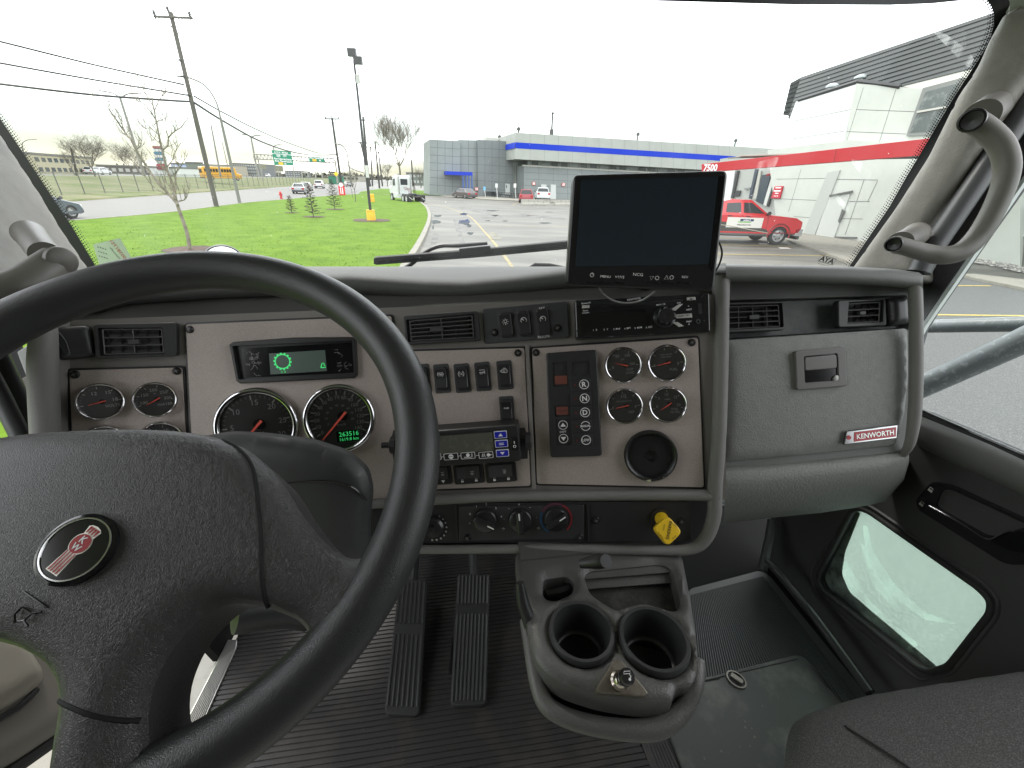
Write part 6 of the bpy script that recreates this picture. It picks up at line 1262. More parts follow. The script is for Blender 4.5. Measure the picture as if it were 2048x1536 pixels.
B, h = treeh(842, 375, 325, 100); bare_tree('bare_tree', B, h, 'low bushy bare tree left of the gray building', 17, BARKD, 3, .02, .6, 4, .1, 6, .2)
B, h = treeh(775, 372, 322, 90); bare_tree('bare_tree', B, h, 'small bare tree left of the large bare tree', 19, BARKD, 3, .02, .55, 4, .2, 5, .3)
B = G(711, 404, .1); h = height_at(B, 330)-.1; bare_tree('sapling', B, h, 'pale thin sapling beside the floodlight pole', 23, BARK, 3, .012, .4, 3, .6, 5, .35)
B = G(705, 396, .1); h = height_at(B, 345)-.1; bare_tree('sapling', B, h, 'fainter sapling left of the pale thin sapling', 29, BARK, 2, .010, .4, 3, .6, 5, .35)
# foreground sapling with its main limbs where the photo has them
B = G(380, 499, .1); Y = B.y; sp = thing('young_tree', 'leafless young tree on the lawn behind the steering wheel', 'tree', B); BK = mat('bark_birch', (.21, .185, .145), .8, bump=('noise', 40, .4, .01), var=(8, (.12, .105, .08), .45, .65)); mb = MB()
tk = [AY(380, 500, Y), AY(374, 465, Y), AY(360, 425, Y), AY(352, 400, Y), AY(346, 372, Y), AY(333, 335, Y), AY(322, 290, Y), AY(312, 240, Y), AY(304, 195, Y), AY(302, 158, Y)]
tube(mb, smooth_path(tk, 3), [.062, .055, .05, .045, .04, .032, .026, .018, .011, .005], 8); mb.build('trunk', BK, sp)
rr_ = random.Random(3); mb = MB()
limbs = [([(356, 410), (335, 385), (322, 372), (305, 350), (288, 325), (272, 300), (262, 280), (245, 258), (233, 240), (218, 219)], .030), ([(352, 398), (340, 392), (325, 385), (310, 376), (295, 360), (285, 345)], .018), ([(350, 392), (352, 370), (350, 350), (360, 335), (368, 322)], .018), ([(358, 402), (368, 400), (374, 392), (372, 380)], .016), ([(325, 300), (336, 290), (337, 275), (350, 262), (362, 255), (369, 245)], .017), ([(318, 270), (308, 262), (300, 255), (292, 258)], .010), ([(312, 240), (300, 222), (290, 210), (282, 204), (276, 203)], .013), ([(308, 215), (296, 195), (288, 180), (281, 161)], .011), ([(309, 222), (318, 200), (328, 190)], .010), ([(345, 370), (335, 345), (322, 330), (310, 320)], .014), ([(333, 335), (345, 320), (350, 305), (362, 285)], .012), ([(272, 300), (282, 290), (284, 275), (283, 262)], .010), ([(250, 262), (245, 250), (242, 235)], .008), ([(262, 280), (250, 270), (240, 262)], .007), ([(300, 345), (285, 335), (270, 330)], .009), ([(322, 290), (312, 280), (303, 282)], .008), ([(340, 352), (352, 345), (358, 330)], .009), ([(308, 250), (318, 240), (330, 244)], .008), ([(352, 392), (340, 372), (330, 365)], .010)]
for pl, r in limbs:
    P_ = [AY(x, y, Y+rr_.uniform(-.15, .15)+.0) for x, y in pl]; P_ = smooth_path(P_, 2); r *= 1.35; tube(mb, P_, [r, r*.45], 6)
    for k in range(3+len(pl)):
        q_ = P_[rr_.randrange(1, len(P_))]; d = (P_[-1]-P_[0]).normalized(); s_ = V((rr_.uniform(-1, 1), rr_.uniform(-1, 1), rr_.uniform(0, 1.2))).normalized(); branch(mb, q_, (d*.5+s_).normalized(), rr_.uniform(.18, .55), .010, 1, rr_, .5, .6, 2)
mb.build('crown', BK, sp)
mb = MB(); random.seed(9); flat(mb, GW, [(B.x+.75*random.uniform(.85, 1.1)*math.cos(t*.4), B.y+.8*random.uniform(.85, 1.1)*math.sin(t*.4)) for t in range(16)], .125); mb.build('mulch_bed', MUL, kind='structure')
def conifer(bx, by, ty, w, lab, seed, cols):
    B = G(bx, by, .1); h = height_at(B, ty)-.1; rr_ = random.Random(seed); t = thing('young_spruce', lab, 'tree', B); mb = MB(); tube(mb, [B, B+Z*h], [.035, .008], 6); mb.build('trunk', BARKD, t)
    mb = MB(); mm = [mat('spruce_%d' % i, c_, .9) for i, c_ in enumerate(((.045, .052, .02), (.095, .09, .042), (.09, .055, .032), (.03, .034, .018)))]
    nb = int(26*h)
    for i in range(nb):
        f = (i+.5)/nb; z = h*(.08+.9*f); L_ = w*h*(1-f)**.8*rr_.uniform(.6, 1.1)+.05; a = i*2.4; d = V((math.cos(a), math.sin(a), .25)).normalized(); p = B+Z*z; q_ = p+d*L_+Z*(-.12*L_)
        mb.mat(mm[rr_.choice(cols)]); tube(mb, [p, (p+q_)/2+Z*.03, q_], [.010, .004], 3)
        for k in range(int(14+46*L_)):
            u = rr_.uniform(.15, 1); c_ = p+(q_-p)*u; s_ = V((rr_.uniform(-1, 1), rr_.uniform(-1, 1), rr_.uniform(-.3, .8))).normalized()*rr_.uniform(.05, .12); e = V((-s_.y, s_.x, rr_.uniform(-.02, .02)))*.3
            mb.add([c_-e, c_+e, c_+s_+d*.03], [(0, 1, 2)])
    mb.build('crown', None, t)
    mb = MB(); R_ = .45*h/2+.25; flat(mb, GW, [(B.x+R_*rr_.uniform(.85, 1.1)*math.cos(k*.45), B.y+R_*rr_.uniform(.85, 1.1)*math.sin(k*.45)) for k in range(14)], .122); mb.build('mulch_bed', MUL, kind='structure')
conifer(584, 426, 391, .42, 'brownish spindly spruce, leftmost of the three on the lawn', 1, (1, 2, 2, 3)); conifer(627, 434, 366, .34, 'middle and nearest young spruce, green and dense', 2, (0, 0, 1, 3)); conifer(670, 419, 358, .36, 'young spruce with a sparse top, rightmost of the three', 3, (0, 1, 1, 3))
conifer(829, 388, 362, .2, 'small young spruce on the grass by the gray building', 4, (0, 1, 2, 1))
# ---------------------------------------------------------------- buildings
def vwall(p, vx, vy):              # vertical plane through ground point p whose horizontals vanish at pixel (vx, vy)
    d = ray(vx, vy); d = V((d.x, d.y, 0)).normalized()
    if d.x < 0: d = -d
    n = V((d.y, -d.x, 0))
    if n.dot(CAM-p) < 0: n = -n
    return Fr(V((p.x, p.y, 0)), d, Z, n)
def wpoly(mb, f, px, w0, w1, m=None, b=0): 
    if m: mb.mat(m)
    return plate(mb, f, f.poly(px, w1), w0, w1, b)
PG = mat('panel_grey', (.215, .242, .238), .6, bump=('noise', 6, .15, .01), var=(.4, (.19, .213, .21), .4, .7)); PGD = mat('panel_grey_dark', (.17, .19, .19), .6, var=(.4, (.15, .168, .168), .4, .7)); PGL = mat('panel_pale', (.33, .35, .32), .55, var=(.3, (.29, .305, .28), .4, .7)); SEAM = mat('panel_seam', (.09, .10, .10), .7)
BLUE = mat('blue_stripe', (.002, .03, .42), .6, spec=.2); WGL = mat('window_glass_dark', (.04, .05, .05), .08); WGL2 = mat('window_glass_pale', (.30, .34, .32), .12); CRM = mat('coping_pale', (.42, .42, .38), .6)
gb = thing('grey_building', 'long grey panelled building with a blue stripe round its pale top band', 'building', G(1000, 394))
F1 = vwall(G(1048, 396.5), 3940, 456)
def seams(mb, f, tl, tr, br, bl, nx, ny, w, r=.02):
    A, B_, C, D = [V(f.uv(*q_, w)) for q_ in (tl, tr, br, bl)]
    for i in range(1, nx): p, q_ = A+(B_-A)*i/nx, D+(C-D)*i/nx; flat(mb, f, [(p.x-r, p.y), (p.x+r, p.y), (q_.x+r, q_.y), (q_.x-r, q_.y)], w+.004)
    for j in range(1, ny): p, q_ = A+(D-A)*j/ny, B_+(C-B_)*j/ny; flat(mb, f, [(p.x, p.y-r), (q_.x, q_.y-r), (q_.x, q_.y+r), (p.x, p.y+r)], w+.006)
def hexrow(f, px, w): return f.poly(px, w)
# front wall, right part
xR = 1640
def yl(y0, s, x, x0=1100): return y0+s*(x-x0)
mb = MB(); q_ = [(1048, 331), (xR, 331+.055*(xR-1048)), (xR, 440), (1048, 404)]; plate(mb, F1, F1.poly(q_, 0), -12, 0); o = mb.build('wall', PG, gb)
mb = MB(); seams(mb, F1, (1048, 331), (1480, 354.5), (1480, 411), (1048, 396.5), 17, 5, 0, .022); mb.build('seams', SEAM, o)
mb = MB(); plate(mb, F1, F1.poly([(1046, 329.5), (xR, 329.5+.055*(xR-1046)), (xR, 332+.055*(xR-1046)), (1046, 332.5)], .15), -.4, .15); mb.build('coping', CRM, gb)
mb = MB(); plate(mb, F1, F1.poly([(1056, 318), (xR, 318+.056*(xR-1056)), (xR, 333+.055*(xR-1056)), (1056, 332)], -1.2), -2, -1.2); mb.build('clerestory', WGL2, gb)
mb = MB()
for i in range(26):
    x = 1062+i*19.5; y = 318+.056*(x-1056); wpoly(mb, F1, [(x, y), (x+1.2, y), (x+1.2, y+14), (x, y+14)], -1.25, -1.1, CRM)
    if i % 3 != 1: wpoly(mb, F1, [(x+2, y+4), (x+15, y+5), (x+15, y+12), (x+2, y+11)], -1.22, -1.15, WGL)
mb.build('clerestory_frames', None, gb)
# pale band box
wb = 1.6; dep = -9
mb = MB(); P_ = F1.poly([(1031, 265), (xR, 265+.0635*(xR-1031)), (xR, 318+.0575*(xR-1031)), (1031, 318)], wb)
vs = [F1.p(a, b, wb) for a, b in P_]+[F1.p(a-(0 if i in (1, 2) else .0), b, dep) for i, (a, b) in enumerate(P_)]
mb.add(vs, [(0, 3, 2, 1), (4, 5, 6, 7), (0, 1, 5, 4), (3, 7, 6, 2), (0, 4, 7, 3), (1, 2, 6, 5)]); band = mb.build('pale_band', PGL, gb)
mb = MB(); seams(mb, F1, (1031, 265), (1480, 293.5), (1480, 344), (1031, 318), 18, 1, wb, .03)
FS = Fr(F1.p(P_[0][0], 0, wb), -F1.w, Z, -F1.u)
for k in (2.5, 5, 7.5): flat(mb, FS, rect(k, P_[3][1], k+.05, P_[0][1]), .004)
mb.build('seams', mat('seam_pale', (.2, .21, .2), .7), band)
mb = MB(); S_ = F1.poly([(1031, 284.5), (xR, 284.5+.064*(xR-1031)), (xR, 296.5+.061*(xR-1031)), (1031, 296.5)], wb+.03); flat(mb, F1, S_, wb+.03); flat(mb, FS, rect(-.03, S_[3][1], -dep+wb, S_[0][1]), .03)
mb.build('blue_stripe', BLUE, gb)
mb = MB(); box(mb, F1, P_[0][0]+.3, P_[1][0], P_[0][1]-.3, P_[0][1]-.1, dep-3, wb-.3); mb.build('roof', mat('roof_grey', (.25, .25, .24), .8), gb)
# glazed entrance under the band and left blocks
F2 = Fr(F1.p(0, 0, -4.5), F1.u, F1.v, F1.w)
mb = MB(); wpoly(mb, F2, [(1018, 322), (1062, 322), (1062, 398), (1018, 398)], -.3, 0, WGL2); mb.build('glazing', None, gb)
mb = MB()
for i in range(7): x = 1021+i*4.6; wpoly(mb, F2, [(x, 330), (x+.9, 330), (x+.9, 397), (x, 397)], 0, .12, CRM)
wpoly(mb, F2, [(1018, 362), (1060, 364), (1060, 365.5), (1018, 363.5)], 0, .12, CRM); mb.build('mullions', None, gb)
for (x0, x1, yt0, w_, m_) in ((955.5, 1026, 279.5, -4.0, PGD), (917.5, 956, 279.7, -4.8, PG), (859.5, 920, 278.8, -4.2, PG)):
    f_ = Fr(F1.p(0, 0, w_), F1.u, F1.v, F1.w); k = .058; top_y = lambda x: yt0+k*(x-x0)*(.55 if x0 > 900 and x0 < 950 else 1)
    if x0 > 950: top_y = lambda x: 279.5+.05*(x-955)
    mb = MB(); b0 = lambda x: 383.5+.085*(x-859)
    plate(mb, f_, f_.poly([(x0, top_y(x0)), (x1, top_y(x1)), (x1, b0(x1)+6), (x0, b0(x0)+6)], 0), -10, 0); o = mb.build('wall', m_, gb); mb = MB(); seams(mb, f_, (x0, top_y(x0)), (x1, top_y(x1)), (x1, b0(x1)), (x0, b0(x0)), max(2, int((x1-x0)/14)), 7, 0, .03); mb.build('seams', SEAM, o)
f_ = Fr(F1.p(0, 0, -3.98), F1.u, F1.v, F1.w)
mb = MB(); wpoly(mb, f_, [(1011, 367), (1020, 368), (1020, 389), (1011, 388.5)], 0, .08, mat('door_pale', (.5, .52, .5), .5)); o = mb.build('door', None, gb); mb = MB(); wpoly(mb, f_, [(1012.5, 370), (1014, 370), (1014, 376), (1012.5, 376)], .08, .1, WGL); mb.build('window', None, o)
mb = MB()
f4 = Fr(F1.p(0, 0, 0), F1.u, F1.v, F1.w)
wpoly(mb, f4, [(1082.5, 368.8), (1093, 369.2), (1093, 402), (1082.5, 401)], 0, .08, mat('door_pale', (1, 1, 1))); mb.build('door', None, gb); mb = MB(); wpoly(mb, f4, [(1101.5, 369), (1112, 369.6), (1112, 403), (1101.5, 402)], 0, .08, mat('door_pale', (1, 1, 1))); mb.build('door', None, gb)
for x, y in ((1067.5, 367), (1127, 369.3), (953, 378)):
    f5 = f4 if x > 1000 else Fr(F1.p(0, 0, -4.1), F1.u, F1.v, F1.w); mb = MB(); wpoly(mb, f5, [(x-3.2, y-3.3), (x+3.2, y-3), (x+3.2, y+3.3), (x-3.2, y+3)], .1, .16, mat('notice_red', (.6, .1, .08), .5)); a, b = f5.uv(x, y, .17); mb.mat(WHI); flat(mb, f5, rect(a-.17, b-.2, a-.03, b+.2), .17); flat(mb, f5, rect(a+.05, b-.2, a+.19, b+.2), .17); mb.build('notice', None, gb)
cp = thing('entrance_canopy', 'blue entrance canopy on four slim posts against the grey building', 'canopy', G(930, 388)); fc = Fr(F1.p(0, 0, -1.4), F1.u, F1.v, F1.w)
P_ = fc.poly([(924, 343.5), (945, 345), (945, 351.5), (924, 350.5)], 0); A_ = fc.poly([(900, 346)], 0)[0]
mb = MB(); box(mb, fc, P_[0][0]-2.6, P_[1][0], P_[3][1], P_[0][1], -2.7, 0); mb.build('roof', BLUE, cp); mb = MB()
for i in range(4): a = P_[0][0]+(P_[1][0]-P_[0][0])*(i+.2)/3.5; box(mb, fc, a, a+.16, -.3, P_[3][1], -.35, -.1)
mb.build('posts', mat('blue_post', (.02, .08, .33), .45), cp)
for x, y, k in ((1037, 262, 'v'), (1104, 247, 'c'), (999, 277, 'v'), (1275, 272, 'v'), (1470, 284, 'v')):
    w_ = -9.5 if x < 1010 else -1.5; q_ = F1.p(*F1.uv(x, y+4, w_), w_); f_ = Fr(q_, V((1, 0, 0)), V((0, 1, 0)), Z); mb = MB(); lathe(mb, f_, [(.12, -1), (.12, .35), (.32, .38), (.3, .75), (.1, .9), (0, .9)] if k == 'v' else [(.35, -2.5), (.35, -.6), (.16, -.5), (.14, 1.6), (.24, 1.65), (.24, 1.9), (0, 1.9)], 10); mb.build('roof_vent' if k == 'v' else 'chimney', mat('vent_dark', (.06, .06, .055), .6), gb)
mb = MB(); f_ = Fr(F1.p(0, 0, -8), F1.u, F1.v, F1.w); wpoly(mb, f_, [(971, 274), (996, 276), (996, 282), (971, 281)], -2, 0, CRM); mb.build('roof_unit', None, gb)
# picnic tables
random.seed(6); DKM = mat('picnic_dark', (.035, .04, .04), .6)
def picnic(p, rz, lab):
    t = thing('picnic_table', lab, 'picnic table', p); t.rotation_euler = (0, 0, rz); o = ORG[t.name]; f_ = Fr(o, V((1, 0, 0)), V((0, 1, 0)), Z)
    mb = MB(); box(mb, f_, -.9, .9, -.38, .38, .72, .77); mb.build('top', DKM, t); 
    for s_ in (-1, 1): mb = MB(); box(mb, f_, -.9, .9, s_*.72-.13, s_*.72+.13, .43, .47); mb.build('bench', DKM, t)
    for s_ in (-1, 1): mb = MB(); tube(mb, [f_.p(.6*s_, -.6, 0), f_.p(.6*s_, -.2, .72)], .035, 5); tube(mb, [f_.p(.6*s_, .6, 0), f_.p(.6*s_, .2, .72)], .035, 5); tube(mb, [f_.p(.6*s_, -.75, .4), f_.p(.6*s_, .75, .4)], .03, 5); mb.build('legs', DKM, t)
for x, y, r_, lab in ((981, 392.5, .5, 'dark picnic table nearest the canopy'), (992, 393, 1.2, 'dark picnic table second from the canopy'), (1010, 395, .3, 'dark picnic table in front of the pale door'), (1020, 396, .9, 'dark picnic table before the glazed entrance'), (1030, 397, .2, 'dark picnic table just left of the red estate car')): picnic(G(x, y, .1), r_, lab)
pu = thing('parasol', 'red parasol behind the red estate car and white pickup', 'parasol', G(1068, 395)); B = G(1068, 395); f_ = Fr(B, V((1, 0, 0)), V((0, 1, 0)), Z); mb = MB(); lathe(mb, f_, [(1.0, 1.95), (1.0, 2.1), (.5, 2.3), (0, 2.4)], 12); mb.build('cover', mat('parasol_red', (.42, .03, .04), .6), pu); mb = MB(); tube(mb, [B, B+Z*2.3], .04, 6); mb.build('pole', WS, pu)
# ---- white workshop with dark ribbed roof and red fascia
wb_ = thing('white_building', 'white panelled workshop with a dark ribbed roof and a red fascia', 'building', G(1640, 474))
WP = mat('white_panel', (.45, .47, .43), .5, bump=('noise', 3, .1, .01), var=(.5, (.40, .42, .38), .4, .7)); WSEAM = mat('white_seam', (.09, .095, .09), .7); RF_ = mat('fascia_red', (.40, .006, .012), .45); ROOF = mat('ribbed_roof', (.052, .06, .06), .7, spec=.3); RIBD = mat('roof_rib_dark', (.016, .018, .019), .7); SOF = mat('soffit_pale', (.34, .34, .30), .6)
Wp = G(1600, 469); FW = vwall(Wp, 850, 359)
mb = MB(); plate(mb, FW, FW.poly([(1535, 300), (1700, 280), (2040, 300), (2040, 560), (1640, 480), (1556, 470)], 0), -4, 0); o = mb.build('wall', WP, wb_)
mb = MB()
def seamline(mb, f, p, q_, w, r=.012, m=None):
    a, b = V(f.uv(*p, w)), V(f.uv(*q_, w)); d = (b-a).normalized(); n = V((-d.y, d.x))*r; flat(mb, f, [tuple(a-n), tuple(b-n), tuple(b+n), tuple(a+n)], w+.004)
for a in (((1553, 358.4), (1651, 356.7)), ((1541, 397), (1655, 401.5)), ((1588, 433), (1642, 437)), ((1602, 339), (1577, 424)), ((1549, 398), (1542, 420))): seamline(mb, FW, *a, 0)
mb.build('seams', WSEAM, o)
# return and recessed wall with the door
FR_ = Fr(FW.p(FW.uv(1700, 476)[0], 0, -1.0) if 0 else FW.o, FW.u, FW.v, FW.w)
mb = MB(); f2 = FW; wpoly(mb, f2, [(1655, 345), (1680, 340), (1628, 472), (1605, 470)], .0, .06, mat('white_return', (.36, .38, .35), .5)); mb.build('return_wall', None, wb_)
mb = MB(); wpoly(mb, f2, [(1658, 392), (1702, 383), (1667, 477), (1629, 476)], .0, .05, mat('door_white', (.44, .46, .43), .45)); dr_ = mb.build('door', None, wb_)
mb = MB(); wpoly(mb, f2, [(1658, 390), (1704, 381), (1703, 385), (1658, 393)], .05, .12, WSEAM); wpoly(mb, f2, [(1684, 418), (1689, 422), (1678, 446), (1676, 442)], .05, .09, WSEAM); mb.build('frame', None, dr_)
mb = MB()
for a in (((1672, 358.5), (1756, 360)), ((1698, 403), (1740, 403)), ((1684, 437), (1726, 438)), ((1728, 360), (1690, 470)), ((1755, 362), (1735, 404))): seamline(mb, f2, *a, .008)
mb.build('seams', WSEAM, wb_)
mb = MB(); wpoly(mb, f2, [(1584, 464.5), (1628, 470), (1628, 473.5), (1584, 468)], 0, .08, WSEAM); wpoly(mb, f2, [(1670, 473), (1712, 474), (1712, 477), (1669, 476)], 0, .08, WSEAM); mb.build('base_strip', None, wb_)
mb = MB(); plate(mb, FW, FW.poly([(1549, 373), (1565.5, 372), (1559, 397), (1541.5, 396.5)], .1), .02, .1, .01, back=True); o = mb.build('notice_board', mat('notice_board_red', (.40, .012, .03), .4), wb_); mb = MB()
g = FW
for y, x0, x1, h in ((375.5, 1551, 1562, 1.3), (381.8, 1547.5, 1561, 1.5), (386.5, 1550, 1557, 1.1), (392, 1548, 1549.2, 1.8), (392, 1551.2, 1552.4, 1.8), (392, 1554.4, 1555.6, 1.8)): a, b = g.uv(x0, y, .104); c_, d_ = g.uv(x1, y, .104); s_ = g.sc(x0, y)*h; flat(mb, g, [(a, b-s_*.8), (c_, d_-s_*.8), (c_, d_+s_*.8), (a, b+s_*.8)], .104)
mb.build('white_lines', mat('notice_white2', (.75, .7, .7), .5), o)
# open bays left of the wall
FB = Fr(FW.p(0, 0, -.3), FW.u, FW.v, FW.w)
mb = MB(); plate(mb, FB, FB.poly([(1440, 318), (1560, 300), (1560, 474), (1440, 470)], -.05), -6, -.05, 0, holes=()); mb.build('bay_back', mat('bay_interior', (.30, .315, .29), .6), wb_)
mb = MB()
for q_, m_ in (([(1440, 341), (1470, 339), (1452, 470), (1440, 470)], mat('bay_white', (.5, .52, .5), .5)), ([(1474, 341), (1478, 341), (1466, 396), (1461, 396)], RIBD), ([(1510, 338), (1516, 338), (1501, 397), (1497, 397)], mat('bay_blue', (.02, .03, .05), .5)), ([(1517, 342), (1522, 341), (1513, 398), (1506, 398)], SOF), ([(1524, 350), (1541, 348), (1527, 410), (1511, 402)], mat('bay_dark_cab', (.03, .045, .06), .15)), ([(1545, 346), (1552, 346), (1532, 412), (1526, 410)], mat('bay_post', (.45, .46, .43), .5)), ([(1553, 348), (1556, 348), (1536, 413), (1533, 412)], RIBD), ([(1472, 381), (1481, 381), (1478, 392), (1467, 392)], RIBD), ([(1488, 376), (1500, 375), (1499, 378), (1488, 378.5)], PGD), ([(1534, 348), (1555, 343), (1553, 348), (1532, 353)], RF_)):
    wpoly(mb, FB, q_, 0, .08, m_)
mb.build('bay_doors', None, wb_)
# upper storey: tower and ribbed mansard
FT = Fr(FW.p(0, 0, -.6), FW.u, FW.v, FW.w)
tc_ = FT.uv(1713, 169, 0)
mb = MB(); plate(mb, FT, FT.poly([(1713, 167), (1850, 178), (1960, 160), (2040, 150), (2040, 330), (1677, 330)], 0), -6, 0); mb.build('upper_wall', WP, wb_)
LD = ray(1713, 169); A_ = FT.p(*tc_, 0); A_ = V((A_.x, A_.y, 0)); Ld = vwall(A_, 2600, 380)   # left face of the tower
Bk = G(1598, 330, 0)
def at_depth(px, py, f, w=0.0): return f.p(*f.uv(px, py, w), w)
d1 = proj(A_+Z*tc_[1])[2]; L0 = [W(1597, 202, d1*1.28), W(1716, 165, d1), W(1679, 312, d1*.985), W(1556, 330, d1*1.30)]
L0[3] = V((L0[0].x, L0[0].y, L0[3].z)); L0[2] = V((L0[1].x, L0[1].y, L0[2].z)); FTL = PN(L0[0], (L0[1]-L0[0]).cross(Z), L0[1]-L0[0])
mb = MB(); plate(mb, FTL, FTL.poly([(1592, 203), (1714, 166), (1676, 332), (1540, 340)], 0), -.3, 0); o = mb.build('tower_wall', mat('white_panel_left', (.52, .54, .52), .5), wb_); mb = MB(); seamline(mb, FTL, (1584, 243), (1702, 219), 0); seamline(mb, FTL, (1576, 279), (1690, 262), 0); mb.build('seams', WSEAM, o)
mb = MB()
for a in (((1712, 219), (1845, 224)), ((1692, 263), (1812, 268)), ((1727, 175), (1688, 300)), ((1792, 178), (1757, 290))): seamline(mb, FT, *a, 0)
mb.build('seams', WSEAM, wb_)
mb = MB(); wpoly(mb, FT, [(1846, 176), (1925, 155), (1868, 270), (1812, 272)], 0, .1, mat('frame_grey', (.16, .17, .16), .5)); wpoly(mb, FT, [(1851, 184), (1918, 166), (1866, 262), (1819, 265)], .1, .12, mat('upper_glass', (.06, .075, .07), .1, var=(3, (.16, .18, .17), .5, .7))); wpoly(mb, FT, [(1834, 222), (1892, 212), (1890, 216), (1833, 226)], .12, .2, CRM); mb.build('upper_window', None, wb_)
# coping
mb = MB(); q3 = [L0[0]+Z*.05, L0[1]+Z*.05, FT.p(*FT.uv(1800, 174))+Z*.02]; 
for a, b in zip(q3, q3[1:]): tube(mb, [a, b], .11, 4, up=Z)
mb.build('coping', RIBD, wb_)
# roof slope (mansard face) as one sheet with ribs
MA, MBp, MC, MD = W(1600, 155, d1*1.45), W(2080, -2, d1*.78), W(2080, 82, d1*.80), W(1588, 202, d1*1.42)
FM = PN(MA, (MBp-MA).cross(MD-MA), MBp-MA)
mb = MB(); plate(mb, FM, FM.poly([(1602, 154), (2080, -6), (2120, 60), (2060, 102), (1933, 139), (1794, 174), (1716, 166), (1597, 203), (1576, 236)], 0), -.6, 0); mf = mb.build('ribbed_roof', ROOF, wb_)
mb = MB()
for i in range(9):
    t = (i+.7)/9.3; y0 = 155+(236-155)*t; x0 = 1602-26*t; y1 = -6+(102+6)*t*.93+0; p, q_ = FM.uv(x0, y0, .0), FM.uv(2080, y1, .0); tube(mb, [FM.p(*p, .01), FM.p(*q_, .01)], .05, 4)
mb.build('roof_ribs', RIBD, mf)
FE = PN(W(1602, 154, d1*1.45), V((-.8, -1, 0)), V((-1, .4, 0)))
mb = MB(); plate(mb, FE, FE.poly([(1603, 154), (1581, 166), (1566, 229), (1579, 231), (1588, 200), (1600, 203)], 0), -.3, .02); o = mb.build('roof_end', ROOF, wb_); mb = MB()
for i in range(7): t = (i+.5)/7; a, b = FE.uv(1581-15*t, 167+62*t, .03), FE.uv(1602-18*t, 157+70*t, .03); tube(mb, [FE.p(*a, .03), FE.p(*b, .03)], .05, 4)
mb.build('roof_ribs', RIBD, o)
mb = MB(); FSf = PN(W(1850, 175, d1*1.0), V((0, -.5, -1)), V((1, 0, 0))); wpoly(mb, FM, [(1800, 172), (1933, 137), (2060, 98), (2080, 112), (1925, 158), (1846, 180)], -.55, -.05, SOF); mb.build('soffit', None, wb_)
for x, y, k in ((1664, 176, 1), (1723, 158, 1.15)):
    q_ = W(x, y, d1*1.15); f_ = Fr(q_, V((1, 0, 0)), V((0, 1, 0)), Z); mb = MB(); lathe(mb, f_, [(.22*k, -.6), (.22*k, 0), (.38*k, .02), (.36*k, .12), (.2*k, .24), (0, .27)], 18); mb.build('roof_vent', mat('galv_vent', (.3, .33, .33), .35, .5), wb_)
# fascia canopy
FD0, FD1 = W(1403, 336, 21.5), W(2050, 262, 13.0); FFa = vwall(FD0, 0, 0); dd2 = (FD1-FD0); dd2.z = 0; dd2.normalize(); FC = Fr(V((FD0.x, FD0.y, 0)), dd2, Z, V((dd2.y, -dd2.x, 0)))
if FC.w.dot(CAM-FC.o) < 0: FC.w = -FC.w
cn_ = thing('entrance_fascia', 'long red canopy fascia bearing the number 7500 on slanting white posts', 'canopy', G(1720, 485))
FQ = [(1403, 328.5), (1431, 325), (1640, 301), (1848, 278), (2100, 250), (2100, 290), (1829, 315), (1640, 330), (1424, 342), (1403, 345)]
mb = MB(); plate(mb, FC, FC.poly([(1403, 328.5), (2100, 249), (2100, 291), (1403, 345)], 0), -.25, 0, .01, back=True); mb.build('fascia', RF_, cn_)
mb = MB(); seamline(mb, FC, (1673, 297.5), (1668, 325), .002, .01); mb.build('fascia_joint', mat('joint_dark', (.2, .01, .01), .5), cn_)
mb = MB(); a, b = FC.uv(1421, 335.5, .02); s_ = FC.sc(1421, 335); text(mb, FC, '7500', 17*s_, a, b, .02, bold=.03, sx=.88); mb.build('number', mat('number_white', (.75, .75, .75), .5), cn_)
mb = MB(); a0, b0_ = FC.uv(1445, 344, -.3); a1, b1_ = FC.uv(2050, 292, -.3); box(mb, FC, a0+.6, a1, b1_-.05, b1_+.0, -4.0, -.3); mb.build('soffit', SOF, cn_)
mb = MB()
for y_, k in ((-.10, 0), (-.22, 1)): tube(mb, [FC.p(a0, b1_+y_, -.5-k*.8), FC.p(a1, b1_+y_, -.5-k*.8)], .03, 5)
mb.build('ceiling_rails', WSEAM, cn_)
for (x0, x1, xb0, xb1, yb, lab) in ((1768, 1788, 1710, 1722, 484, ''),):
    Bp = G(1716, 482); Tt = AY(1778, 318, Bp.y); Tt = V((Bp.x, Bp.y, Tt.z)); mb = MB(); f_ = Fr(Bp, dd2, V((-dd2.y, dd2.x, 0)), Z); box(mb, f_, -.17, .17, -.17, .17, 0, height_at(Bp, 318)); mb.build('post', mat('post_painted', (.30, .25, .225), .5), cn_)
# footpath by the workshop
mb = MB(); plate(mb, GW, gxy([(1545, 470), (1584, 488), (1640, 506), (1696, 528), (1760, 548), (1790, 500), (1760, 470), (1620, 462)]), -.01, .11, .02); mb.build('pavement', CONC, kind='structure')
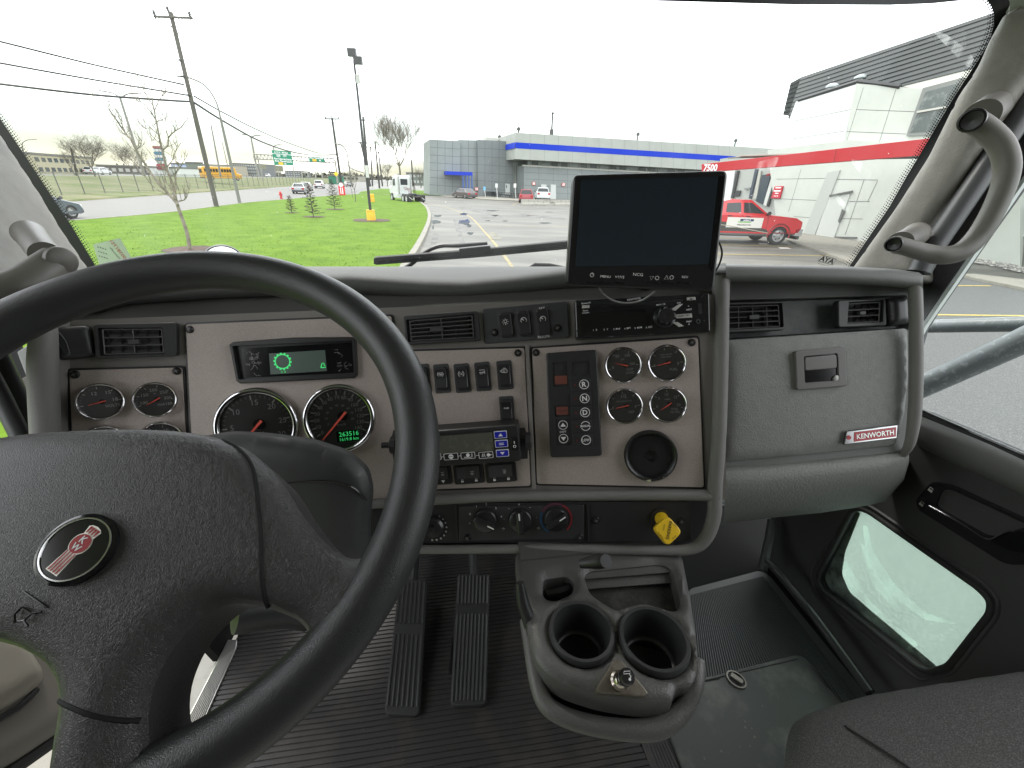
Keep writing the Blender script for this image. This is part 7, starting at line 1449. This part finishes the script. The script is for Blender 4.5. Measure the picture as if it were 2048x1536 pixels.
# wall, stones and walk seen through the side window
Sp = G(1962, 519); FX = vwall(Sp, 1100, 366)
sb = thing('shop_building', 'pale wall with a long window over a concrete base beyond the side glass', 'building', Sp)
mb = MB(); plate(mb, FX, FX.poly([(1885, 450), (1965, 460), (2300, 500), (2300, 620), (2048, 548), (1960, 520), (1885, 500)], 0), -1, 0); mb.build('foundation', mat('foundation', (.175, .175, .15), .8, bump=('noise', 20, .3, .01), var=(2, (.13, .13, .11), .4, .7)), sb)
mb = MB(); wpoly(mb, FX, [(1960, 150), (2300, 120), (2300, 424), (2048, 412), (1990, 409)], -.6, .02, mat('white_panel_left', (1, 1, 1))); mb.build('upper_wall', None, sb)
mb = MB(); wpoly(mb, FX, [(1980, 409), (2300, 424), (2300, 500), (1965, 459)], -.2, -.06, mat('shop_glass', (.12, .14, .13), .08, var=(1.2, (.25, .27, .25), .45, .6))); mb.build('window', None, sb)
mb = MB()
for q_ in ([(1975, 459), (2300, 495), (2300, 506), (1972, 464)], [(1990, 407), (2300, 420), (2300, 427), (1990, 411)], [(2022, 412), (2027, 412), (2006, 465), (2001, 464)]): wpoly(mb, FX, q_, -.06, .06, mat('frame_white', (.55, .56, .53), .5))
mb.build('window_frame', None, sb)
mb = MB(); wpoly(mb, FX, [(1993, 425), (2012, 428), (2003, 456), (1985, 450)], -.059, -.05, mat('reflected_red', (.10, .03, .03), .2)); mb.build('painted_reflection', None, sb)  # dark red reflection painted on the pane as a patch
random.seed(12); ST_ = [mat('stone_%d' % i, c_, .85) for i, c_ in enumerate(((.26, .25, .22), (.18, .17, .16), (.34, .33, .30), (.12, .115, .11)))]; mb = MB()
PS = gxy([(1918, 508), (1962, 516), (2300, 600), (2300, 640), (2048, 548), (1950, 528), (1925, 522)]); xs_ = [p[0] for p in PS]; ys_ = [p[1] for p in PS]
c0 = 0
for k in range(9000):
    x, y = random.uniform(min(xs_), max(xs_)), random.uniform(min(ys_), max(ys_))
    if not inside(PS, (x, y)) or c0 > 1500: continue
    c0 += 1; r = random.uniform(.03, .085); mb.mat(random.choice(ST_)); o_ = V((x, y, .03)); vs = [o_+V((r*math.cos(a)*random.uniform(.6, 1.2), r*math.sin(a)*random.uniform(.6, 1.2), r*.2)) for a in (0, 1.25, 2.5, 3.8, 5)]+[o_+V((0, 0, r*random.uniform(.5, .9)))]
    mb.add(vs, [(0, 1, 5), (1, 2, 5), (2, 3, 5), (3, 4, 5), (4, 0, 5)])
tag(mb.build('gravel', None, ang=10, kind='stuff'), 'loose pale stones along the foot of the concrete wall', 'gravel')
mb = MB(); plate(mb, GW, gxy([(1922, 554), (1945, 553), (2048, 565), (2300, 600), (2300, 650), (2048, 582), (1950, 562)]), -.01, .10, .02); mb.build('pavement', CONC, kind='structure')
# ---------------------------------------------------------------- vehicles
TYRE = mat('tyre', (.018, .018, .018), .8); ALLOY = mat('alloy', (.4, .4, .4), .35, .8); CGL = mat('car_glass', (.025, .03, .032), .06); TAIL = mat('tail_lamp', (.35, .01, .01), .25); HEADL = mat('head_lamp', (.6, .62, .62), .12)
X_, Y_ = V((1, 0, 0)), V((0, 1, 0)); O_ = V((0, 0, 0))
def paint(n, c_): return mat(n, c_, .28, coat=.7)
def side(s_, y=0): return Fr(V((0, y*s_, 0)), X_, Z, Y_*s_)
def wheel(par, x, y, r, w, rim=ALLOY, name='wheel', det=True):
    s_ = 1 if y > 0 else -1; f_ = Fr(V((x, y, r)), X_, Z, Y_*s_); mb = MB(); lathe(mb, f_, [(r*.62, -w), (r*.93, -w), (r, -w*.85), (r, -.15*w), (r*.94, 0), (r*.66, 0), (r*.62, -.02)], 26); o = mb.build(name, TYRE, par)
    mb = MB(); lathe(mb, f_, [(r*.64, -.01), (r*.58, -.012), (r*.54, -.05), (r*.22, -.04), (r*.2, -.01), (0, -.008)], 22); mb.build('rim', rim, o)
    if det:
        mb = MB()
        for k in range(6): flat(mb, f_, circ(*ang(r*.4, k*60+15), r*.075, 8), -.035)
        mb.build('rim_holes', TYRE, o)
    return o
def car(name, lab, cat, body, roofp, L_, Wd, pn, wx, wr, win, extras=None, det=False, grp=None):
    t = thing(name, lab, cat, O_, grp); mb = MB(); arch = []
    pts_ = []
    for i, p in enumerate(body):
        pts_.append(p)
    bl = pts_[:]
    # wheel arches cut in the sill line
    bottom = []
    for x in sorted(wx, reverse=True):
        for k in range(9): a = math.pi*k/8; bottom.append((x+wr*1.14*math.cos(a), .28*0+max(body[0][1], wr+wr*1.14*math.sin(a)-0)))
    poly_ = bl+[(b[0], b[1]) for b in bottom]
    for s_ in (1, -1): plate(mb, side(s_), poly_, 0, Wd/2, .05)
    mb.build('body', pn, t, 40)
    # greenhouse
    mb = MB(); n = len(roofp); ti = .13*Wd; tops = max(p[1] for p in roofp); bs = min(p[1] for p in roofp)
    L1 = [V((x, (Wd/2-.04)-(z-bs)/(tops-bs)*ti, z)) for x, z in roofp]; L2 = [V((p.x, -p.y, p.z)) for p in L1]; mb.add(L1, [tuple(range(n))]); mb.add(L2, [tuple(range(n))[::-1]])
    for i in range(n-1): mb.add([L1[i], L1[i+1], L2[i+1], L2[i]], [(0, 1, 2, 3)])
    mb.build('cabin', pn, t, 30)
    def gy(z): return (Wd/2-.04)-(z-bs)/(tops-bs)*ti
    for wpts in win:
        for s_ in (1, -1): mb = MB(); mb.add([V((x, s_*(gy(z)+.012), z)) for x, z in wpts], [tuple(range(len(wpts)))]); mb.build('side_window', CGL, t)
    for (i, j, nm) in ((0, 1, 'rear_window'), (n-1, n-2, 'front_windscreen')):
        a, b = V((roofp[i][0], 0, roofp[i][1])), V((roofp[j][0], 0, roofp[j][1])); d = b-a; nn = V((-abs(d.z), 0, abs(d.x))).normalized() if i == 0 else V((abs(d.z), 0, abs(d.x))).normalized(); p, q_ = a+d*.1, a+d*.9; mb = MB(); yy = gy(p.z)-.09, gy(q_.z)-.09; mb.add([p+nn*.014+Y_*yy[0], p+nn*.014-Y_*yy[0], q_+nn*.014-Y_*yy[1], q_+nn*.014+Y_*yy[1]], [(0, 1, 2, 3)]); mb.build(nm, CGL, t)
    for x in wx:
        for s_ in (1, -1): wheel(t, x, s_*(Wd/2-.01), wr, .22, det=det)
    xb = min(p[0] for p in body); xf = max(p[0] for p in body); zb = body[1][1]
    for s_ in (1, -1):
        mb = MB(); f_ = Fr(V((xb, s_*(Wd/2-.22), 0)), Y_, Z, -X_); z0 = [p[1] for p in body if p[0] < xb+.25]; zt = max(z0); plate(mb, f_, rnd(rect(-.16, zt-.32, .16, zt-.08), .03), -.06, .03, .01); mb.build('tail_light', TAIL, t)
        mb = MB(); f_ = Fr(V((xf, s_*(Wd/2-.25), 0)), Y_, Z, X_); z0 = [p[1] for p in body if p[0] > xf-.25]; zt = max(z0); plate(mb, f_, rnd(rect(-.2, zt-.22, .2, zt-.06), .03), -.12, .02, .01); mb.build('headlight', HEADL, t)
        mb = MB(); mx_ = roofp[-1][0]-.15; tube(mb, [V((mx_, s_*(Wd/2-.05), bs+.03)), V((mx_, s_*(Wd/2+.17), bs+.1))], [.04, .09], 8); mb.build('mirror', BLK, t)
    mb = MB(); f_ = Fr(V((xb, 0, 0)), Y_, Z, -X_); plate(mb, f_, rnd(rect(-Wd/2+.06, .3, Wd/2-.06, .52), .04), -.1, .05, .02); f_ = Fr(V((xf, 0, 0)), Y_, Z, X_); plate(mb, f_, rnd(rect(-Wd/2+.06, .26, Wd/2-.06, .5), .04), -.1, .04, .02); mb.build('bumpers', mat('bumper_dark', (.04, .04, .045), .5), t)
    return t
SED = dict(body=[(2.2, .22), (2.3, .45), (2.22, .68), (1.25, .90), (-1.5, .94), (-2.22, .92), (-2.32, .6), (-2.25, .26)], roofp=[(-1.85, .93), (-1.05, 1.42), (.25, 1.44), (1.25, .89)], L_=4.6, Wd=1.8, wx=[1.38, -1.4], wr=.33, win=[[(-1.35, .97), (-.95, 1.34), (-.35, 1.36), (-.35, .97)], [(-.25, .97), (-.25, 1.36), (.2, 1.36), (.95, .96)]])
SUV = dict(body=[(2.2, .28), (2.3, .55), (2.2, .85), (1.2, 1.02), (-2.2, 1.05), (-2.3, .7), (-2.25, .3)], roofp=[(-2.2, 1.04), (-1.85, 1.64), (.35, 1.68), (1.2, 1.0)], L_=4.6, Wd=1.86, wx=[1.4, -1.4], wr=.37, win=[[(-1.95, 1.1), (-1.7, 1.52), (-1.15, 1.56), (-1.1, 1.1)], [(-1.0, 1.1), (-1.0, 1.56), (-.2, 1.58), (-.2, 1.1)], [(-.1, 1.1), (-.1, 1.58), (.3, 1.58), (.95, 1.08)]])
def place(t, p, hd): t.location = p; t.rotation_euler = (0, 0, hd); return t
def hdg(a, b): return math.atan2(b.y-a.y, b.x-a.x)
R2 = hdg(rA, rB)
s1 = car('dark_sedan', 'dark brown sedan parked side-on before the grey building', 'car', pn=paint('paint_brown', (.06, .045, .045)), **SED); place(s1, G(929, 396.5), hdg(G(1000, 400.5), G(870, 390)))
HAT = dict(body=[(1.85, .22), (1.98, .45), (1.86, .74), (.95, .98), (-1.5, 1.0), (-1.95, .95), (-2.0, .6), (-1.95, .26)], roofp=[(-1.9, .98), (-1.5, 1.48), (.1, 1.50), (1.0, .96)], L_=4.0, Wd=1.8, wx=[1.3, -1.3], wr=.34, win=[[(-1.4, 1.02), (-1.3, 1.38), (-.5, 1.42), (-.5, 1.02)], [(-.4, 1.02), (-.4, 1.42), (.05, 1.42), (.75, 1.0)]])
s2 = car('silver_car', 'blue-grey car on the street cut off by the left windscreen pillar', 'car', pn=paint('paint_bluegrey', (.09, .105, .13)), det=True, **HAT); h2 = hdg(G(60, 443), G(152, 436)); w2_ = G(150, 437); place(s2, w2_-V((math.cos(h2), math.sin(h2), 0))*1.3+V((-math.sin(h2), math.cos(h2), 0))*.9, h2)
s3 = car('silver_car', 'silver car on the street just behind the middle spruce', 'car', pn=paint('paint_silver', (.3, .31, .32)), **SED); place(s3, G(602, 387), R2+.05)
s4 = dup(s3, G(614, 381), R2+.05, 'grey car half hidden between the silver and the white car'); 
s5 = car('white_suv', 'white estate car driving away on the street past the spruces', 'car', pn=paint('paint_white', (.6, .62, .62)), **SUV); place(s5, G(640, 376.5), R2+.05)
s6 = dup(s3, G(697, 373.5), R2+.3, 'small dark car far down the street beside the sapling')
for x, y, lab in ((350, 351, 'white van-like car on the highway left of the bus'), (372, 351, 'white car on the highway nearest the bus'), (190, 350, 'white car on the highway before the cream building'), (206, 350, 'second white car on the highway before the cream building'), (537, 355, 'white car under the large green sign'), (598, 360, 'white car on the highway beyond the fence end')):
    r_ = ray(x, y); t_ = 1.3; p = rA+rn*44; k = (p-CAM).xy; den = V((r_.x, r_.y)).dot(V((rn.x, rn.y))); d_ = k.dot(V((rn.x, rn.y)))/den; q_ = CAM+r_*d_; q_.z = 1.3; dup(s5, q_, R2, lab)
r1 = car('red_estate', 'red estate car parked beyond the first concrete barrier', 'car', pn=paint('paint_red_dark', (.28, .012, .02)), **SUV); place(r1, G(1051, 405), hdg(G(1051, 407), G(1040, 392)))
# pickups
def pickup(name, lab, pn, det, bed=-1.0, low=None):
    L0_, L1_ = -2.95, 2.85; Wd = 2.0; bs = 1.18; t = car(name, lab, 'pickup truck', [(2.75, .5), (2.86, .7), (2.82, 1.05), (2.5, 1.2), (1.1, 1.3), (-.98, 1.30), (-1.0, 1.27), (-2.9, 1.28), (-2.95, .9), (-2.9, .5)], [(-.98, 1.28), (-.9, 1.84), (-.6, 1.9), (.35, 1.9), (1.22, 1.27)], 5.8, Wd, pn, [1.85, -1.85], .41, [[(-.82, 1.36), (-.78, 1.74), (-.15, 1.78), (-.12, 1.36)], [(0, 1.36), (0, 1.78), (.36, 1.78), (.98, 1.34)]], det=det)
    mb = MB(); box(mb, Fr(V((-1.95, 0, 0)), X_, Y_, Z), -.88, .9, -.82, .82, 1.283, 1.292); mb.build('bed_opening', BLKR, t); return t
p1_ = pickup('white_pickup', 'white pickup truck parked between the two concrete barriers', paint('paint_white', (1, 1, 1)), False); place(p1_, G(1084, 402), hdg(G(1093, 408), G(1075, 398)))
RPT = paint('paint_red', (.50, .012, .018)); p2_ = pickup('red_pickup', 'red crew cab pickup with a white door sign beside the workshop', RPT, True)
f_ = side(-1, 1.0)
for s_ in (-1,):
    f_ = Fr(V((0, 1.0*s_, 0)), X_, Z, Y_*s_); mb = MB(); flat(mb, f_, [(-2.6, .55), (1.35, .55), (1.2, .68), (-.6, .95), (-2.6, 1.0)], .004); mb.build('dark_sill', mat('sill_dark', (.05, .045, .04), .7), p2_)  # darker lower side with a slanting upper edge
    mb = MB(); plate(mb, f_, rect(-.72, .72, .95, 1.16), 0, .010); dsn = mb.build('door_sign', mat('sign_cream', (.62, .6, .55), .5), p2_)
    mb = MB().mat(mat('logo_navy', (.01, .03, .10), .5)); plate(mb, f_, rnd(rect(-.12, 1.0, .52, 1.1), .04), .01, .012); mb.mat(mat('logo_green', (.12, .35, .03), .5)); flat(mb, f_, rect(-.2, .94, .4, .985), .0125); mb.mat(WHI); text(mb, f_, 'point S', .115, .2, 1.05, .0135, bold=.02); mb.mat(BLK); text(mb, f_, 'WELLINGTON', .10, .1, .84, .0125, bold=.02); mb.build('sign_logo', None, dsn)
    mb = MB(); tube(mb, [f_.p(-2.5, .95, .01), f_.p(-.5, .78, .01), f_.p(1.3, .52, .01)], .018, 5); mb.build('trim_line', mat('trim_pale', (.4, .38, .3), .5), p2_)
    mb = MB(); tube(mb, [f_.p(-1.35, .42, .02), f_.p(1.25, .42, .02)], .065, 8); mb.build('running_board', mat('board_dark', (.06, .06, .06), .4), p2_)
    mb = MB(); lathe(mb, Fr(V((1.85, 1.0*s_, .41)), X_, Z, Y_*s_), [(.47, .0), (.52, .03), (.55, .0)], 24, a0=-10, a1=190); mb.build('arch_trim', mat('trim_red_dark', (.22, .03, .03), .4), p2_)
    for x in (-.72, .12): mb = MB(); tube(mb, [f_.p(x, 1.22, .02), f_.p(x+.17, 1.22, .02)], .018, 6); mb.build('door_handle', BLK, p2_)
    mb = MB(); tube(mb, [f_.p(-.06, .62, .003), f_.p(-.06, 1.3, .003)], .006, 4); tube(mb, [f_.p(1.2, .7, .003), f_.p(1.15, 1.28, .003)], .006, 4); mb.build('door_gap', BLK, p2_)
mb = MB(); box(mb, Fr(V((2.86, 0, 0)), Y_, Z, X_), -1.0, 1.0, .42, .72, -.25, .08); mb.build('front_bumper', mat('bumper_chrome', (.5, .5, .5), .25, .8), p2_)
pw = G(1551, 490); p2_.scale = (1.06, 1.06, 1.06); place(p2_, V((pw.x-1.85*1.06, pw.y+1.06, 0)), hdg(G(1400, 485.5), G(1551, 490)))
# concrete barriers
def barrier(x0, x1, y, yt, lab):
    A, B_ = G(x0, y), G(x1, y+.5); u = (B_-A).normalized(); f_ = Fr(A, u, V((-u.y, u.x, 0)), Z); L_ = (B_-A).length; H = height_at(A, yt); t = thing('concrete_barrier', lab, 'barrier', A); mb = MB()
    fs = Fr(A, f_.v, Z, u); plate(mb, fs, [(-.02, 0), (.62, 0), (.60, .2), (.45, .35), (.42, H), (.16, H), (.13, .35), (0, .2)], 0, L_, .03, back=True); mb.build('block', mat('barrier_concrete', (.33, .32, .28), .8, bump=('noise', 30, .5, .01), var=(5, (.16, .155, .14), .5, .7)), t)
barrier(1045, 1100, 411, 398.5, 'long stained concrete barrier in front of the red estate car'); barrier(1111, 1175, 411.5, 399.5, 'concrete barrier running behind the monitor edge')
B = G(1131, 405); 
# white tractor unit
TW = thing('tractor_unit', 'white semi tractor without trailer turning off the lot by the street', 'truck', O_); WTP = paint('truck_white', (.6, .62, .62)); FRD = mat('frame_dark', (.035, .035, .037), .6)
mb = MB()
for s_ in (1, -1): plate(mb, side(s_), rnd([(-.05, 1.0), (2.75, .9), (2.95, 1.1), (2.85, 1.8), (1.7, 2.05), (1.4, 3.0), (1.1, 3.2), (.1, 3.3), (-.05, 3.1)], .12), 0, 1.15, .12)
mb.build('cab', WTP, TW, 40)
mb = MB()
for s_ in (1, -1): plate(mb, Fr(V((0, 0, 0)), X_, Z, Y_*s_), [(-.2, .45), (1.3, .45), (1.3, 1.2), (-.2, 1.1)], 0, 1.2, .06)
mb.build('side_fairing', WTP, TW)
f_ = Fr(V((-.05, 0, 0)), Y_, Z, -X_); mb = MB(); plate(mb, f_, rnd(rect(-.5, 2.1, .5, 2.85), .08), -.02, .02); mb.build('rear_window', CGL, TW)
for s_ in (1, -1): mb = MB(); plate(mb, Fr(V((0, 1.15*s_, 0)), X_, Z, Y_*s_), rnd([(.3, 2.0), (1.3, 2.0), (1.1, 2.8), (.3, 2.85)], .06), -.02, .02); mb.build('side_window', CGL, TW)
mb = MB()
for s_ in (1, -1): box(mb, Fr(O_, X_, Y_, Z), -4.4, 2.4, s_*.42-.05, s_*.42+.05, .75, 1.0)
mb.build('chassis_frame', FRD, TW); mb = MB(); lathe(mb, Fr(V((-2.9, 0, 1.02)), X_, Y_, Z), [(.5, 0), (.5, .12), (.12, .13), (.1, .1)], 20); box(mb, Fr(O_, X_, Y_, Z), -3.3, -2.5, -.42, .42, .95, 1.05); mb.build('fifth_wheel', FRD, TW)
for x in (2.0, -2.4, -3.65):
    for s_ in (1, -1): wheel(TW, x, s_*1.22, .5, .3 if x > 0 else .6, rim=mat('rim_white', (.5, .5, .5), .4), det=True)
for s_ in (1, -1):
    mb = MB(); plate(mb, Fr(V((-4.35, s_*.85, 0)), Y_, Z, -X_), rect(-.33, .2, .33, .95), 0, .03, back=True); o = mb.build('mud_flap', TYRE, TW); mb = MB(); flat(mb, Fr(V((-4.35, s_*.85, 0)), Y_, Z, -X_), [(-.25, .45), (.25, .8), (.25, .7), (-.25, .35)], .034); mb.build('flap_mark', WGR, o)
    mb = MB(); tube(mb, [V((-.3, s_*.85, 1.0)), V((-.3, s_*.85, 3.5))], .09, 10); mb.build('exhaust_stack', CHR, TW)
    mb = MB(); tube(mb, [V((1.4, s_*1.2, 2.6)), V((1.4, s_*1.5, 2.6)), V((1.4, s_*1.5, 2.0))], [.03, .12, .12], 6); mb.build('mirror', WTP, TW)
mb = MB(); tube(mb, [V((-4.4, -.7, .75)), V((-4.4, .7, .75))], .07, 6); mb.build('rear_bar', FRD, TW)
for i, y in enumerate((-.3, -.1, .1)): mb = MB(); tube(mb, smooth_path([V((-.07, y, 1.9)), V((-.7, y, 1.5)), V((-1.5, y, 1.7)), V((-1.9, y, 1.1))], 4), .025, 5); mb.build('air_hose', mat('hose_%d' % (i % 2), ((.03, .03, .03), (.3, .02, .02))[i % 2], .5), TW)
ta, tb = G(832, 406), G(772, 397.5); TW.scale = (.86, .86, .86); place(TW, ta+(tb-ta).normalized()*3.4, hdg(ta, tb))
# school bus
BU = thing('school_bus', 'yellow school bus on the highway behind the wooden pole', 'bus', O_); BYL = paint('bus_yellow', (.62, .32, .03))
mb = MB()
for s_ in (1, -1): plate(mb, side(s_), rnd([(-5.2, .5), (3.6, .5), (5.2, .55), (5.3, 1.5), (4.0, 1.75), (3.8, 2.9), (3.5, 3.1), (-5.1, 3.1), (-5.25, 2.8)], .15), 0, 1.2, .1)
mb.build('body', BYL, BU, 40); mb = MB()
for s_ in (1, -1):
    f_ = Fr(V((0, 1.2*s_, 0)), X_, Z, Y_*s_)
    for i in range(11): mb = MB(); plate(mb, f_, rect(-4.7+i*.74, 1.95, -4.1+i*.74, 2.65), -.02, .02); mb.build('window', CGL, BU)
    mb = MB(); flat(mb, f_, rect(-5.1, 1.35, 3.6, 1.42), .01); flat(mb, f_, rect(-5.1, 1.75, 3.6, 1.8), .01); flat(mb, f_, rect(-5.1, .95, 3.6, 1.0), .01); mb.build('rub_rails', BLK, BU)
    for x in (3.9, -3.0): wheel(BU, x, s_*1.2, .5, .3)
f_ = Fr(V((-5.25, 0, 0)), Y_, Z, -X_)
for q_ in (rect(-.9, 1.7, -.45, 2.5), rect(-.35, 1.7, .35, 2.6), rect(.45, 1.7, .9, 2.5)): mb = MB(); plate(mb, f_, rnd(q_, .05), -.02, .02); mb.build('rear_window', CGL, BU)
mb = MB(); 
for y_, z in ((-.8, 2.75), (.8, 2.75), (-.95, 1.2), (.95, 1.2)): flat(mb, f_, circ(y_, z, .14, 10), .02)
mb.build('tail_lights', TAIL, BU); mb = MB(); box(mb, f_, -1.15, 1.15, .45, .7, -.1, .12); mb.build('bumper', BLK, BU); mb = MB(); text(mb, f_, 'ECOLIERS', .3, 0, 2.85, .03); mb.build('lettering', BLK, BU)
# far side plane helper
def far(px, py, off=44): r_ = ray(px, py); k = (rA+rn*off-CAM); d_ = (k.x*rn.x+k.y*rn.y)/(r_.x*rn.x+r_.y*rn.y); q_ = CAM+r_*d_; return q_
q_ = AY(445, 361, 100); place(BU, q_, rad(54)); BU.scale = (.72, .8, .84)
# ---------------------------------------------------------------- far town
def fbox(name, x0, x1, yt, Y, m, lab, cat='building', rows=0, cols=0, wm=None, dep=15, slope=.0, zb=1.2, h0=None):
    A, B_ = AY(x0, 345, Y), AY(x1, 345, Y*(1+slope)); A.z = B_.z = zb; t = thing(name, lab, cat, A); u = (B_-A).normalized(); f_ = Fr(A, u, Z, V((u.y, -u.x, 0))); L_ = (B_-A).length; H = (AY(x0, yt, Y).z)-zb
    mb = MB(); box(mb, f_, 0, L_, -1, H, -dep, 0); mb.build('walls', m, t)
    for j in range(rows):
        for i in range(cols):
            mb = MB(); a = L_*(i+.2)/cols; b = H*(j+.32)/rows; plate(mb, f_, rect(a, b, a+L_*.6/cols, b+H*.42/rows), 0, .05); mb.build('window', wm or WGL, t)
    mb = MB(); box(mb, f_, -.1, L_+.1, H, H+.35, -dep, .15); mb.build('roof_edge', mat('edge_dark', (.12, .12, .11), .7), t); return t, f_, L_, H
CREAM = mat('cream_brick', (.33, .31, .21), .8); WHB = mat('white_cladding', (.48, .5, .48), .6)
fbox('office_building', 78, 196, 309, 92, CREAM, 'cream brick office block with paired dark windows', rows=2, cols=11, slope=.25)
fbox('office_wing', 52, 79, 309, 91, WHB, 'white end wing of the cream office block', rows=1, cols=2, slope=.05)
fbox('dark_warehouse', 196, 305, 331, 150, mat('dark_cladding', (.07, .065, .062), .7), 'long low dark warehouse behind the bare trees', rows=1, cols=8, wm=mat('snowy_pane', (.3, .3, .28), .5))
fbox('white_store', 300, 352, 335, 120, WHB, 'low white store under the pylon sign')
fbox('blue_white_hoarding', 346, 378, 328, 135, mat('hoarding_blue', (.25, .33, .48), .6, var=(.5, (.5, .52, .55), .4, .6)), 'blue and white hoarding right of the pylon sign', cat='hoarding', dep=1)
fbox('dark_board', 376, 406, 326, 130, mat('board_green_grey', (.13, .15, .12), .7), 'dark green-grey board left of the school bus', cat='hoarding', dep=1)
fbox('apartment_block', 462, 515, 327, 260, mat('block_grey', (.12, .13, .13), .7), 'long grey block with rows of pale windows behind the bus', rows=4, cols=12, wm=mat('pale_pane', (.35, .36, .34), .5), dep=20)
fbox('beige_building', 398, 462, 329, 240, mat('beige_block', (.3, .28, .22), .7), 'beige building top showing above the school bus', rows=1, cols=8)
fbox('grey_block', 570, 600, 342, 300, mat('block_grey', (1, 1, 1)), 'grey office block beyond the gantry legs', rows=3, cols=6, wm=mat('pale_pane', (1, 1, 1)))
fbox('green_hoarding', 655, 684, 352, 170, mat('hoard_green', (.03, .16, .10), .7), 'low green panels under the yellow diamond sign', cat='hoarding', dep=1, zb=.3)
fbox('distant_building', 684, 716, 352, 300, mat('far_beige', (.3, .29, .24), .8), 'pale building at the far end of the street', rows=1, cols=4, zb=.3)
fbox('glass_building', 812, 858, 346, 210, mat('far_grey_green', (.12, .14, .12), .7), 'grey-green building partly behind the low bushy tree', rows=2, cols=7, wm=mat('pale_pane', (1, 1, 1)), zb=.3)
for i, (x0, x1, lab) in enumerate(((603, 615, 'left of two white portal frames on the highway'), (630, 643, 'right of two white portal frames on the highway'))):
    A, B_ = AY(x0, 345, 190), AY(x1, 345, 190); t = thing('height_gate', lab, 'gate', V((A.x, A.y, 1))); mb = MB(); tube(mb, [V((A.x, A.y, 1)), V((A.x, A.y, AY(x0, 345-1*(i*2), 190).z)), V((B_.x, B_.y, AY(x1, 346-i*2, 190).z)), V((B_.x, B_.y, 1))], .25, 4, up=Z); mb.build('frame', mat('gate_pale', (.3, .3, .27), .6), t)
# pylon sign
t = thing('pylon_sign', 'tall pylon sign with stacked coloured panels behind the sapling', 'sign', AY(322, 352, 118)); f_ = Fr(AY(322, 352, 118), V((1, 0, 0)), Z, V((0, -1, 0)))
cols_ = ((.20, .06, .05), (.45, .48, .48), (.05, .15, .22), (.5, .5, .48), (.06, .17, .24), (.45, .48, .48), (.25, .05, .06), (.15, .05, .05))
for i, c_ in enumerate(cols_):
    y0 = 292+i*6.0; a, b = f_.uv(306+i*1.2, y0), f_.uv(323+i*1.2, y0+5.4); mb = MB(); plate(mb, f_, rect(a[0], b[1], b[0], a[1]), 0, .3); mb.build('panel', mat('pylon_%d' % i, c_, .5), t)
mb = MB(); a, b = f_.uv(305, 291), f_.uv(337, 352); plate(mb, f_, f_.poly([(305, 291), (323, 291), (338, 352), (318, 352)]), -.6, -.05, back=True); mb.build('frame', WHB, t)
# distant wood along the horizon
random.seed(33); mb = MB(); FOL = mat('far_trees', (.075, .075, .055), .9); FOL2 = mat('far_trees_pale', (.12, .115, .09), .9)
for k in range(700):
    x = random.uniform(-200, 900); Y = random.uniform(300, 420); q_ = AY(x, 345, Y); h = random.uniform(1, 3.6)*(1+.3*math.sin(x*.03)); q_.z = 1.0
    mb.mat(random.choice((FOL, FOL2)))
    for j in range(5): c_ = q_+V((random.uniform(-3, 3), 0, random.uniform(0, h))); s_ = random.uniform(.7, 1.6); mb.add([c_+V((-s_, 0, 0)), c_+V((s_, 0, 0)), c_+V((random.uniform(-s_, s_), 0, s_*1.3))], [(0, 1, 2)])
tag(mb.build('distant_wood', None, kind='stuff'), 'thin line of leafless woodland along the horizon', 'woodland')

# ---------------------------------------------------------------- groups for repeats
GR = {'utility pole': 'poles along the street', 'power line': 'overhead wires', 'street lamp': 'street lamps', 'car': 'cars on the street and the lot', 'pickup truck': 'pickup trucks on the lot', 'picnic table': 'picnic tables by the grey building', 'barrier': 'concrete barriers on the lot', 'pedal': 'foot pedals', 'grab handle': 'pillar grab handles', 'wiper': 'windscreen wipers', 'floor mat': 'rubber floor mats', 'hoarding': 'far hoardings'}
for o in bpy.data.objects:
    if o.parent is None and 'category' in o:
        c = o['category']
        if o.name.startswith('young_spruce'): o['group'] = 'young spruces on the lawn'
        elif o.name.startswith('bare_tree'): o['group'] = 'bare trees in the distance'
        elif o.name.startswith('sapling'): o['group'] = 'pale saplings on the lawn'
        elif o.name.startswith('parking_sign'): o['group'] = 'small signs on the lot'
        elif c in GR: o['group'] = GR[c]
